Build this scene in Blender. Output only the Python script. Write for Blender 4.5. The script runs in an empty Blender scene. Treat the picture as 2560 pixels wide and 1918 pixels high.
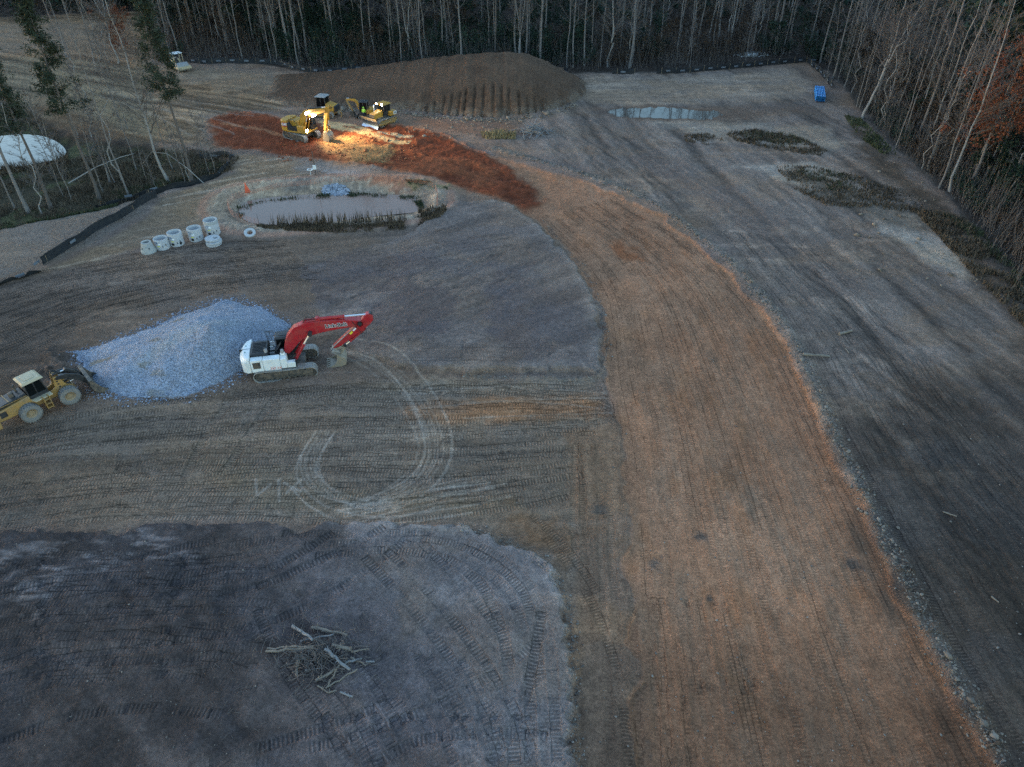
import bpy, bmesh, math, random
import numpy as np
from mathutils import Matrix, Vector

R = math.radians
random.seed(7)
SC = bpy.context.scene
COL = SC.collection

# ------------------------------------------------------------------ camera
CAM_H, PITCH, FPX = 34.0, R(37.8), 1774.0
SN, CS = math.sin(PITCH), math.cos(PITCH)
cam_data = bpy.data.cameras.new('camera')
cam_data.sensor_width = 36.0
cam_data.lens = FPX / 2560 * 36
cam_data.clip_start, cam_data.clip_end = 0.5, 4000
cam = bpy.data.objects.new('camera', cam_data)
cam.location = (0, 0, CAM_H)
cam.rotation_euler = (math.pi / 2 - PITCH, 0, 0)
COL.objects.link(cam)
SC.camera = cam

# ------------------------------------------------------------------ sky, dusk light, exposure
SUN_EL, SUN_AZ = R(4.0), R(-70)
world = bpy.data.worlds.new('World')
SC.world = world
world.use_nodes = True
wn = world.node_tree.nodes
wl = world.node_tree.links
bg = wn['Background']
sky = wn.new('ShaderNodeTexSky')
sky.sky_type = 'NISHITA'
sky.sun_disc = False
sky.sun_elevation = SUN_EL
sky.sun_rotation = SUN_AZ
sky.air_density, sky.dust_density, sky.ozone_density = 1.0, 0.4, 2.0
wl.new(sky.outputs[0], bg.inputs[0])
bg.inputs[1].default_value = 0.15
sun_d = bpy.data.lights.new('sun', 'SUN')
sun_d.energy = 0.02
sun_d.angle = R(40)
sun_d.color = (1.0, 0.86, 0.74)
sun = bpy.data.objects.new('sun', sun_d)
sun.rotation_euler = (R(90) - R(24), 0, math.pi - SUN_AZ)
COL.objects.link(sun)
vs = SC.view_settings
vs.view_transform, vs.look, vs.gamma, vs.exposure = 'Standard', 'None', 1.0, 2.92
vs.use_curve_mapping = False
try:
    SC.cycles.use_denoising = False
    SC.cycles.denoiser = 'OPENIMAGEDENOISE'
    SC.cycles.denoising_input_passes = 'RGB_ALBEDO_NORMAL'
    SC.cycles.max_bounces = 6
    SC.cycles.transparent_max_bounces = 12
    SC.cycles.sample_clamp_indirect = 0.15
except Exception:
    pass

# ------------------------------------------------------------------ survey: ground points measured off the photograph
K = 2560 / 2212.0


def P(u, v, z=0.0):
    """Point of the plane at height z that photograph pixel (u, v) (2560 wide) looks at."""
    x, y = (u - 1280) / FPX, (959 - v) / FPX
    t = (CAM_H - z) / (SN - y * CS)
    return (x * t, (CS + y * SN) * t)


def D(pts, z=0.0):
    return [P(a * K, b * K, z) for a, b in pts]


# ------------------------------------------------------------------ noise and mesh helpers
_rng = np.random.default_rng(11)
_TAB = _rng.random(65536).astype(np.float32)


def vnoise(x, y, seed=0):
    xi, yi = np.floor(x), np.floor(y)
    fx, fy = (x - xi).astype(np.float32), (y - yi).astype(np.float32)
    xi, yi = xi.astype(np.int64), yi.astype(np.int64)
    fx = fx * fx * (3 - 2 * fx)
    fy = fy * fy * (3 - 2 * fy)

    def h(a, b):
        n = (a * 374761393 + b * 668265263 + seed * 974634777) & 0x7FFFFFFF
        n = ((n ^ (n >> 13)) * 1274126177) & 0x7FFFFFFF
        return _TAB[(n ^ (n >> 16)) & 65535]
    return (h(xi, yi) * (1 - fx) + h(xi + 1, yi) * fx) * (1 - fy) + (h(xi, yi + 1) * (1 - fx) + h(xi + 1, yi + 1) * fx) * fy


def fbm(x, y, seed=0, octv=4):
    s, a, t = 0.0, 1.0, 0.0
    for k in range(octv):
        s = s + a * vnoise(x, y, seed + k * 17)
        t += a
        a *= 0.55
        x, y = x * 2.03 + 7.1, y * 2.03 + 3.3
    return s / t


def sstep(a, b, x):
    t = np.clip((x - a) / (b - a), 0, 1)
    return t * t * (3 - 2 * t)


class MB:
    """Collects shapes of one mesh."""

    def __init__(self):
        self.v, self.f = [], []

    def add(self, vs_, fs_):
        o = len(self.v)
        self.v += [tuple(p) for p in vs_]
        self.f += [tuple(i + o for i in f) for f in fs_]
        return self

    def bx(self, x0, x1, y0, y1, z0, z1):
        return self.add([(x0, y0, z0), (x1, y0, z0), (x1, y1, z0), (x0, y1, z0), (x0, y0, z1), (x1, y0, z1), (x1, y1, z1), (x0, y1, z1)],
                        [(3, 2, 1, 0), (4, 5, 6, 7), (0, 1, 5, 4), (1, 2, 6, 5), (2, 3, 7, 6), (3, 0, 4, 7)])

    def prism(self, pts, y0, y1):
        n = len(pts)
        a = [(p[0], y0, p[1]) for p in pts] + [(p[0], y1, p[1]) for p in pts]
        return self.add(a, [tuple(range(n))[::-1], tuple(range(n, 2 * n))] + [(i, (i + 1) % n, n + (i + 1) % n, n + i) for i in range(n)])

    def slab(self, pts, z0, z1, top=None):
        n = len(pts)
        top = top or pts
        a = [(p[0], p[1], z0) for p in pts] + [(p[0], p[1], z1) for p in top]
        return self.add(a, [tuple(range(n))[::-1], tuple(range(n, 2 * n))] + [(i, (i + 1) % n, n + (i + 1) % n, n + i) for i in range(n)])

    def tube(self, path, r, n=8, cap=True):
        path = [Vector(p) for p in path]
        rs = r if isinstance(r, (list, tuple)) else [r] * len(path)
        vv, ff = [], []
        ref = Vector((0.31, 0.83, 0.47)).normalized()
        for i, p in enumerate(path):
            d = (path[min(i + 1, len(path) - 1)] - path[max(i - 1, 0)])
            if d.length < 1e-9:
                d = Vector((0, 0, 1))
            d.normalize()
            a = d.cross(ref)
            if a.length < 1e-3:
                a = d.cross(Vector((1, 0, 0)))
            a.normalize()
            b = d.cross(a)
            for k in range(n):
                t = 2 * math.pi * k / n
                vv.append(p + (a * math.cos(t) + b * math.sin(t)) * rs[i])
        for i in range(len(path) - 1):
            for k in range(n):
                ff.append((i * n + k, i * n + (k + 1) % n, (i + 1) * n + (k + 1) % n, (i + 1) * n + k))
        if cap:
            ff.append(tuple(range(n))[::-1])
            ff.append(tuple((len(path) - 1) * n + k for k in range(n)))
        return self.add(vv, ff)

    def cyl(self, p0, p1, r, n=16):
        return self.tube([p0, p1], r, n)

    def lathe(self, prof, n=24, c=(0, 0, 0), axis='z'):
        vv, ff = [], []
        for r_, h in prof:
            for k in range(n):
                t = 2 * math.pi * k / n
                a, b = r_ * math.cos(t), r_ * math.sin(t)
                vv.append((c[0] + a, c[1] + b, c[2] + h) if axis == 'z' else (c[0] + a, c[1] + h, c[2] + b))
        for i in range(len(prof) - 1):
            for k in range(n):
                q = (i * n + k, i * n + (k + 1) % n, (i + 1) * n + (k + 1) % n, (i + 1) * n + k)
                ff.append(q if axis == 'z' else q[::-1])
        return self.add(vv, ff)

    def xf(self, m):
        self.v = [tuple(m @ Vector(p)) for p in self.v]
        return self


def obj(name, mb, mat, parent=None, bevel=0.0, ang=35, label=None):
    me = bpy.data.meshes.new(name)
    me.from_pydata(mb.v, [], mb.f)
    me.validate()
    return _finish(name, me, mat, parent, bevel, ang, label)


def _finish(name, me, mat, parent=None, bevel=0.0, ang=35, label=None, smooth=True):
    if smooth:
        me.polygons.foreach_set('use_smooth', [True] * len(me.polygons))
        me.set_sharp_from_angle(angle=R(ang))
    for m in (mat if isinstance(mat, (list, tuple)) else [mat]):
        me.materials.append(m)
    me.update()
    o = bpy.data.objects.new(name, me)
    COL.objects.link(o)
    if parent is not None:
        o.parent = parent
    if bevel:
        b = o.modifiers.new('bevel', 'BEVEL')
        b.width, b.segments, b.limit_method, b.angle_limit = bevel, 1, 'ANGLE', R(40)
    if label:
        o['label'] = label
    return o


def obj_np(name, v, f, mat, parent=None, smooth=False, attrs=None, ang=None):
    """One mesh out of arrays: v (n,3), f (m,3) or (m,4)."""
    me = bpy.data.meshes.new(name)
    v = np.asarray(v, np.float32)
    f = np.asarray(f, np.int32)
    k = f.shape[1]
    me.vertices.add(len(v))
    me.vertices.foreach_set('co', v.ravel())
    me.loops.add(f.size)
    me.loops.foreach_set('vertex_index', f.ravel())
    me.polygons.add(len(f))
    me.polygons.foreach_set('loop_start', np.arange(0, f.size, k, dtype=np.int32))
    if smooth:
        me.polygons.foreach_set('use_smooth', np.ones(len(f), bool))
    for an, (ty, arr) in (attrs or {}).items():
        a = me.attributes.new(an, ty, 'POINT')
        a.data.foreach_set({'FLOAT': 'value', 'FLOAT_VECTOR': 'vector', 'FLOAT_COLOR': 'color'}[ty], np.asarray(arr, np.float32).ravel())
    me.update(calc_edges=True)
    me.validate()
    for m in (mat if isinstance(mat, (list, tuple)) else [mat]):
        me.materials.append(m)
    o = bpy.data.objects.new(name, me)
    COL.objects.link(o)
    if parent is not None:
        o.parent = parent
    return o


def tag(o, label=None, cat=None, group=None, kind=None):
    if label:
        o['label'] = label
    if cat:
        o['category'] = cat
    if group:
        o['group'] = group
    if kind:
        o['kind'] = kind
    return o


def thing(name, label, cat, loc=(0, 0, 0), rz=0.0, group=None):
    o = bpy.data.objects.new(name, None)
    o.empty_display_size = 0.3
    COL.objects.link(o)
    o.location = loc
    o.rotation_euler = (0, 0, rz)
    return tag(o, label, cat, group)


def dup(root, loc, rz, label=None, group=None, scale=None):
    r = root.copy()
    COL.objects.link(r)
    r.location = loc
    r.rotation_euler = (0, 0, rz)
    if scale:
        r.scale = (scale, scale, scale)
    if label:
        r['label'] = label
    if group:
        r['group'] = group
    for ch in list(root.children):
        c = ch.copy()
        COL.objects.link(c)
        c.parent = r
        for g in list(ch.children):
            d = g.copy()
            COL.objects.link(d)
            d.parent = c
    return r


# ------------------------------------------------------------------ materials
def nodes_of(m):
    m.use_nodes = True
    return m.node_tree.nodes, m.node_tree.links, m.node_tree.nodes['Principled BSDF']


def mat(name, col, rough=0.7, metal=0.0, var=0.25, vs_=3.0, bump=0.0, bs=20.0, dirt=None, damt=0.5, dscale=1.5, spec=0.4):
    """A surface with its own uneven tone, an optional film of dust in patches and a little relief."""
    m = bpy.data.materials.new(name)
    n, l, b = nodes_of(m)
    tc = n.new('ShaderNodeTexCoord')
    no = n.new('ShaderNodeTexNoise')
    no.inputs['Scale'].default_value = vs_
    no.inputs['Detail'].default_value = 6
    l.new(tc.outputs['Object'], no.inputs['Vector'])
    mx = n.new('ShaderNodeMix')
    mx.data_type = 'RGBA'
    mx.inputs['A'].default_value = (*[c * (1 - var) for c in col], 1)
    mx.inputs['B'].default_value = (*[min(1, c * (1 + var)) for c in col], 1)
    l.new(no.outputs[0], mx.inputs['Factor'])
    out = mx.outputs['Result']
    if dirt:
        n2 = n.new('ShaderNodeTexNoise')
        n2.inputs['Scale'].default_value = dscale
        n2.inputs['Detail'].default_value = 8
        n2.inputs['Roughness'].default_value = 0.65
        l.new(tc.outputs['Object'], n2.inputs['Vector'])
        rp = n.new('ShaderNodeMapRange')
        rp.inputs[1].default_value, rp.inputs[2].default_value = 0.42, 0.68
        rp.inputs[3].default_value, rp.inputs[4].default_value = 0.0, damt
        l.new(n2.outputs[0], rp.inputs[0])
        m2 = n.new('ShaderNodeMix')
        m2.data_type = 'RGBA'
        l.new(rp.outputs[0], m2.inputs['Factor'])
        l.new(out, m2.inputs['A'])
        m2.inputs['B'].default_value = (*dirt, 1)
        out = m2.outputs['Result']
    l.new(out, b.inputs['Base Color'])
    b.inputs['Roughness'].default_value = rough
    b.inputs['Metallic'].default_value = metal
    b.inputs['Specular IOR Level'].default_value = spec
    if bump:
        n3 = n.new('ShaderNodeTexNoise')
        n3.inputs['Scale'].default_value = bs
        n3.inputs['Detail'].default_value = 6
        l.new(tc.outputs['Object'], n3.inputs['Vector'])
        bp = n.new('ShaderNodeBump')
        bp.inputs['Distance'].default_value = bump
        l.new(n3.outputs[0], bp.inputs['Height'])
        l.new(bp.outputs[0], b.inputs['Normal'])
    return m


def glass(name, tint=(0.2, 0.26, 0.25), clear=0.55):
    m = bpy.data.materials.new(name)
    n, l, b = nodes_of(m)
    b.inputs['Base Color'].default_value = (0.01, 0.013, 0.014, 1)
    b.inputs['Roughness'].default_value = 0.08
    tr = n.new('ShaderNodeBsdfTransparent')
    tr.inputs[0].default_value = (*tint, 1)
    mx = n.new('ShaderNodeMixShader')
    fr = n.new('ShaderNodeFresnel')
    fr.inputs[0].default_value = 1.5
    mp = n.new('ShaderNodeMapRange')
    mp.inputs[1].default_value, mp.inputs[2].default_value = 0.0, 0.6
    mp.inputs[3].default_value, mp.inputs[4].default_value = 1 - clear, 1.0
    l.new(fr.outputs[0], mp.inputs[0])
    l.new(mp.outputs[0], mx.inputs[0])
    l.new(tr.outputs[0], mx.inputs[1])
    l.new(b.outputs[0], mx.inputs[2])
    l.new(mx.outputs[0], n['Material Output'].inputs[0])
    return m


def glow(name, col, st):
    m = bpy.data.materials.new(name)
    n, l, b = nodes_of(m)
    b.inputs['Base Color'].default_value = (*col, 1)
    b.inputs['Emission Color'].default_value = (*col, 1)
    b.inputs['Emission Strength'].default_value = st
    try:
        m.cycles.emission_sampling = 'FRONT_BACK'
    except Exception:
        pass
    return m


def leafy(name, c0, c1, rough=0.75, sc=0.6):
    """Foliage: tone changes from clump to clump and from leaf to leaf."""
    m = bpy.data.materials.new(name)
    n, l, b = nodes_of(m)
    ge = n.new('ShaderNodeNewGeometry')
    no = n.new('ShaderNodeTexNoise')
    no.inputs['Scale'].default_value = sc
    no.inputs['Detail'].default_value = 4
    l.new(ge.outputs['Position'], no.inputs['Vector'])
    ad = n.new('ShaderNodeMath')
    ad.operation = 'MULTIPLY_ADD'
    l.new(ge.outputs['Random Per Island'], ad.inputs[0])
    ad.inputs[1].default_value = 0.45
    l.new(no.outputs[0], ad.inputs[2])
    mp = n.new('ShaderNodeMapRange')
    mp.inputs[1].default_value, mp.inputs[2].default_value = 0.4, 1.0
    l.new(ad.outputs[0], mp.inputs[0])
    mx = n.new('ShaderNodeMix')
    mx.data_type = 'RGBA'
    mx.inputs['A'].default_value = (*c0, 1)
    mx.inputs['B'].default_value = (*c1, 1)
    l.new(mp.outputs[0], mx.inputs['Factor'])
    l.new(mx.outputs['Result'], b.inputs['Base Color'])
    b.inputs['Roughness'].default_value = rough
    b.inputs['Specular IOR Level'].default_value = 0.2
    return m


DUST = (0.24, 0.18, 0.13)
M = {
    'red': mat('red_paint', (0.36, 0.012, 0.02), 0.42, var=0.12, dirt=(0.28, 0.12, 0.09), damt=0.35, dscale=2.0),
    'white': mat('white_paint', (0.74, 0.74, 0.72), 0.4, var=0.06, dirt=(0.45, 0.40, 0.34), damt=0.35, dscale=1.6),
    'yellow': mat('yellow_paint', (0.5, 0.25, 0.028), 0.45, var=0.12, dirt=(0.25, 0.15, 0.07), damt=0.6, dscale=1.6),
    'ochre': mat('worn_yellow_paint', (0.34, 0.19, 0.055), 0.55, var=0.15, dirt=DUST, damt=0.6),
    'cream': mat('faded_cream_paint', (0.46, 0.37, 0.24), 0.6, var=0.1, dirt=DUST, damt=0.3),
    'black': mat('black_paint', (0.022, 0.023, 0.026), 0.45, var=0.3, dirt=(0.1, 0.085, 0.07), damt=0.35),
    'iron': mat('worn_dark_iron', (0.075, 0.068, 0.062), 0.6, metal=0.3, var=0.35, dirt=DUST, damt=0.75, dscale=3.0, bump=0.01),
    'shoe': mat('dusty_track_shoe', (0.34, 0.31, 0.28), 0.5, metal=0.1, var=0.35, vs_=6, dirt=DUST, damt=0.8, dscale=2.5),
    'steel': mat('muddy_bucket_steel', (0.27, 0.22, 0.165), 0.55, metal=0.2, var=0.3, dirt=(0.3, 0.24, 0.17), damt=0.7, dscale=1.2),
    'polish': mat('polished_blade_steel', (0.2, 0.27, 0.37), 0.3, metal=0.9, var=0.12, dirt=(0.2, 0.13, 0.09), damt=0.25, dscale=1.2),
    'chrome': mat('chrome_rod', (0.85, 0.86, 0.88), 0.18, metal=0.6, var=0.04),
    'rubber': mat('black_rubber', (0.02, 0.02, 0.021), 0.7, var=0.3),
    'tyre': mat('dusty_tyre', (0.17, 0.155, 0.14), 0.85, var=0.3, vs_=5, dirt=(0.26, 0.23, 0.2), damt=0.7, dscale=4),
    'rim': mat('dirty_wheel_rim', (0.3, 0.21, 0.12), 0.6, var=0.25, dirt=DUST, damt=0.6, dscale=3),
    'deck': mat('worn_grey_deck', (0.3, 0.29, 0.28), 0.6, var=0.3, dirt=(0.12, 0.1, 0.09), damt=0.5, dscale=4),
    'glass': glass('cab_glass'),
    'conc': mat('precast_concrete', (0.43, 0.42, 0.42), 0.85, var=0.12, vs_=2, bump=0.008, dirt=(0.4, 0.37, 0.33), damt=0.4),
    'conc_dark': mat('damp_concrete', (0.36, 0.35, 0.33), 0.85, var=0.2, bump=0.01),
    'fabric': mat('silt_fence_fabric', (0.016, 0.017, 0.02), 0.8, var=0.4, bump=0.02, bs=3, dirt=(0.07, 0.06, 0.05), damt=0.3),
    'print': mat('faded_print', (0.14, 0.15, 0.17), 0.8, var=0.5, vs_=12),
    'stake': mat('wood_stake', (0.3, 0.22, 0.14), 0.8),
    'bark': mat('grey_bark', (0.17, 0.15, 0.138), 0.9, var=0.5, vs_=1.2, bump=0.02, bs=8),
    'bark_pale': mat('pale_bark', (0.27, 0.245, 0.225), 0.9, var=0.5, vs_=0.9, bump=0.02, bs=6),
    'bark_pine': mat('pine_bark', (0.11, 0.09, 0.078), 0.95, var=0.4, vs_=1.5, bump=0.03, bs=6),
    'twig': mat('grey_twig', (0.12, 0.1, 0.09), 0.9, var=0.3),
    'log': mat('weathered_log', (0.2, 0.16, 0.125), 0.85, var=0.4, vs_=4, bump=0.015, bs=14),
    'log_grey': mat('bare_grey_log', (0.2, 0.19, 0.185), 0.8, var=0.35, vs_=5, bump=0.01, bs=14),
    'pipe': mat('blue_plastic_pipe', (0.012, 0.2, 0.5), 0.35, var=0.1),
    'pipe_end': mat('dark_pipe_bore', (0.01, 0.03, 0.09), 0.6),
    'hivis': mat('lime_safety_cloth', (0.5, 0.85, 0.08), 0.7, var=0.08),
    'orange': mat('orange_plastic', (0.75, 0.12, 0.05), 0.55, var=0.2),
    'skin': mat('skin', (0.42, 0.25, 0.17), 0.55, var=0.06),
    'navy': mat('navy_work_trousers', (0.03, 0.035, 0.06), 0.8),
    'lamp': glow('lit_work_lamp', (1.0, 0.93, 0.78), 25),
    'lettering_black': mat('black_lettering', (0.015, 0.015, 0.018), 0.5),
    'lettering_white': mat('white_lettering', (0.8, 0.8, 0.8), 0.5, var=0.05),
    'lettering_red': mat('red_lettering', (0.55, 0.09, 0.07), 0.5, var=0.1),
    'sticker': mat('yellow_sticker', (0.75, 0.62, 0.05), 0.5, var=0.08),
    'blue_ink': mat('blue_paint_mark', (0.03, 0.09, 0.2), 0.8, var=0.4, vs_=8),
    'yellow_ink': mat('yellow_paint_mark', (0.62, 0.6, 0.12), 0.8, var=0.25, vs_=8),
    'paper': mat('white_tag', (0.78, 0.79, 0.8), 0.6, var=0.05),
    'green': leafy('pine_needles', (0.018, 0.025, 0.015), (0.04, 0.05, 0.028)),
    'holly': leafy('dark_evergreen_leaves', (0.007, 0.015, 0.01), (0.024, 0.042, 0.025), sc=0.25),
    'deadleaf': leafy('dead_brown_leaves', (0.025, 0.016, 0.011), (0.07, 0.045, 0.028), sc=0.3),
    'autumn': leafy('orange_autumn_leaves', (0.12, 0.03, 0.017), (0.2, 0.07, 0.03), sc=0.5),
    'weed': leafy('dry_weeds', (0.05, 0.036, 0.024), (0.14, 0.1, 0.065), sc=0.8),
    'grass': leafy('dull_green_grass', (0.03, 0.038, 0.018), (0.08, 0.085, 0.04), sc=0.8),
}


def add_text(txt, size, m, parent, mtx, bold=0.0, name='lettering', depth=0.004, shear=0.0, sx=1.0):
    cu = bpy.data.curves.new(name, 'FONT')
    cu.body, cu.size, cu.align_x, cu.align_y = txt, size, 'CENTER', 'CENTER'
    cu.offset, cu.extrude, cu.shear = bold, depth, shear
    cu.resolution_u = 3
    tmp = bpy.data.objects.new(name, cu)
    COL.objects.link(tmp)
    bpy.context.view_layer.update()
    me = bpy.data.meshes.new_from_object(tmp.evaluated_get(bpy.context.evaluated_depsgraph_get()))
    bpy.data.objects.remove(tmp)
    me.transform(mtx @ Matrix.Diagonal((sx, 1, 1, 1)))
    me.name = name
    me.materials.clear()
    me.materials.append(m)
    o = bpy.data.objects.new(name, me)
    COL.objects.link(o)
    o.parent = parent
    return o


def side_mtx(x, y, z, roll=0.0, face=-1):
    """Lettering plane on a machine's right side (face=-1, read from -y) or left side (+1), rolled in the x-z plane."""
    if face < 0:
        rot = Matrix.Rotation(-roll, 4, 'Y') @ Matrix.Rotation(math.pi / 2, 4, 'X')
    else:
        rot = Matrix.Rotation(-roll, 4, 'Y') @ Matrix.Rotation(math.pi, 4, 'Z') @ Matrix.Rotation(math.pi / 2, 4, 'X')
    return Matrix.Translation((x, y, z)) @ rot


# ------------------------------------------------------------------ the ground: one height field, finer near the camera
def v_to_y(v):
    y = (959 - v) / FPX
    return CAM_H * (CS + y * SN) / (SN - y * CS)


Yr = np.concatenate([np.linspace(-18, v_to_y(2040) - .3, 24), [v_to_y(v) for v in np.linspace(2040, -40, 1000)], np.geomspace(v_to_y(-40) + 3, 1900, 40)])
HWr = (Yr * CS + CAM_H * SN) * 1280 / FPX
Sc = np.concatenate([np.linspace(-3.6, -1.14, 26), np.linspace(-1.1, 1.1, 1240), np.linspace(1.14, 3.6, 26)])
Y = np.repeat(Yr[:, None], len(Sc), 1)
X = HWr[:, None] * Sc[None, :]
NJ, NI = X.shape
Z = np.zeros_like(X)
w1, w2 = fbm(X / 2.2, Y / 2.2, 3, 3) - .5, fbm(X / 2.2, Y / 2.2, 57, 3) - .5
XW, YW = X + 1.5 * w1, Y + 1.5 * w2
nA = fbm(X / 9, Y / 9, 101, 5)
nB = fbm(X / 2.6, Y / 2.6, 151, 4)
nC = fbm(X / 0.7, Y / 0.7, 171, 3)
C = np.zeros((NJ, NI, 3), np.float32)
ROCK = np.zeros_like(X, np.float32)
TRP = np.zeros_like(X, np.float32)
TRS = np.zeros_like(X, np.float32)
TRN = np.zeros_like(X, np.float32)
KIND = np.zeros((NJ, NI), np.int8)

c3 = lambda *a: np.array(a, np.float32)
TAN, GREY, BROWN, PALE, DARK = c3(.2, .135, .092), c3(.175, .13, .105), c3(.17, .1, .06), c3(.36, .29, .22), c3(.085, .064, .052)
CLAY, REDC, SLATE, ORANGE = c3(.345, .168, .095), c3(.172, .043, .0165), c3(.105, .086, .084), c3(.36, .15, .06)


def slc(x0, x1, y0, y1):
    j0, j1 = np.searchsorted(Yr, [y0, y1])
    j0, j1 = max(j0 - 1, 0), min(j1 + 1, NJ)
    hw = HWr[j0:j1]
    cand = np.concatenate([x0 / hw, x1 / hw])
    i0, i1 = np.searchsorted(Sc, [cand.min(), cand.max()])
    return slice(j0, j1), slice(max(i0 - 1, 0), min(i1 + 1, NI))


def sdf(poly, pad=3.0, warp=True):
    """Signed distance (positive inside) to a closed outline, on the part of the grid round it."""
    p = np.array(poly)
    s = slc(p[:, 0].min() - pad, p[:, 0].max() + pad, p[:, 1].min() - pad, p[:, 1].max() + pad)
    x, y = (XW[s], YW[s]) if warp else (X[s], Y[s])
    d2 = np.full(x.shape, 1e9)
    ins = np.zeros(x.shape, bool)
    for k in range(len(p)):
        (ax, ay), (bx_, by_) = p[k], p[(k + 1) % len(p)]
        ex, ey = bx_ - ax, by_ - ay
        t = np.clip(((x - ax) * ex + (y - ay) * ey) / (ex * ex + ey * ey + 1e-9), 0, 1)
        d2 = np.minimum(d2, (x - ax - t * ex) ** 2 + (y - ay - t * ey) ** 2)
        if ay != by_:
            ins ^= ((ay > y) != (by_ > y)) & (x < (bx_ - ax) * (y - ay) / (by_ - ay) + ax)
    d = np.sqrt(d2)
    return s, np.where(ins, d, -d)


def smooth_path(pts, step=1.2):
    p = np.array(pts, float)
    if len(p) > 2:
        q = np.vstack([2 * p[0] - p[1], p, 2 * p[-1] - p[-2]])
        out = []
        for k in range(1, len(q) - 2):
            n = max(2, int(np.hypot(*(q[k + 1] - q[k])) / step))
            for t in np.linspace(0, 1, n, endpoint=False):
                out.append(.5 * ((2 * q[k]) + (-q[k - 1] + q[k + 1]) * t + (2 * q[k - 1] - 5 * q[k] + 4 * q[k + 1] - q[k + 2]) * t * t + (-q[k - 1] + 3 * q[k] - 3 * q[k + 1] + q[k + 2]) * t ** 3))
        out.append(p[-1])
        return np.array(out)
    n = max(2, int(np.hypot(*(p[1] - p[0])) / (step * 2)))
    return np.array([p[0] + (p[1] - p[0]) * t for t in np.linspace(0, 1, n + 1)])


def stroke(pts, width, fn):
    """fn(slice, mask, along, across) for every piece of a path's footprint."""
    p = smooth_path(pts)
    s0 = 0.0
    h = width / 2
    for k in range(len(p) - 1):
        a, b = p[k], p[k + 1]
        e = b - a
        L = float(np.hypot(*e))
        if L < 1e-6:
            continue
        e = e / L
        s = slc(min(a[0], b[0]) - h, max(a[0], b[0]) + h, min(a[1], b[1]) - h, max(a[1], b[1]) + h)
        dx, dy = X[s] - a[0], Y[s] - a[1]
        al, ac = dx * e[0] + dy * e[1], dx * -e[1] + dy * e[0]
        m = (al >= -.03) & (al <= L + .03) & (np.abs(ac) <= h)
        if m.any():
            fn(s, m, al + s0, ac)
        s0 += L
    return s0


def paint(s, a, col):
    C[s] += (np.asarray(col, np.float32) - C[s]) * np.clip(a, 0, 1)[..., None].astype(np.float32)


def streaks(ang, la, lw, seed):
    """Long thin drag marks along a direction."""
    ca, sa = math.cos(ang), math.sin(ang)
    u, w = X * ca + Y * sa, -X * sa + Y * ca
    return fbm(u / la + w1, w / lw + w2 * .8, seed, 4)


# --- bare soil everywhere
f1 = sstep(.3, .7, nA)[..., None]
C[:] = TAN * (1 - f1) + GREY * f1
C *= (.72 + .56 * nB)[..., None]
Z += (nA - .5) * .35 + (nB - .5) * .16 + (nC - .5) * .05
full = (slice(0, NJ), slice(0, NI))

# forest floor beyond the clearing: leaf litter
FLOOR = c3(.05, .033, .024)
clearing = D([(-900, 2300), (-900, 560), (-60, 498), (150, 470), (345, 420), (330, 150), (150, 128), (-60, 120), (-60, 40), (150, 30), (300, 22), (330, 60), (345, 132), (560, 136), (690, 157), (800, 160), (1000, 163), (1220, 158), (1400, 157), (1560, 147), (1735, 128), (1800, 160), (1850, 215), (1880, 262), (1960, 340), (2060, 430), (2140, 540), (2212, 660), (2500, 1100), (3200, 2300)])
s, d = sdf(clearing, 900)
litter = np.zeros_like(X)
litter[s] = sstep(1.2, -1.5, d)
paint(full, litter, FLOOR * 1.0)
C *= (1 + litter * (nB - .5) * 1.0)[..., None]
Z -= litter * .25

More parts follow.
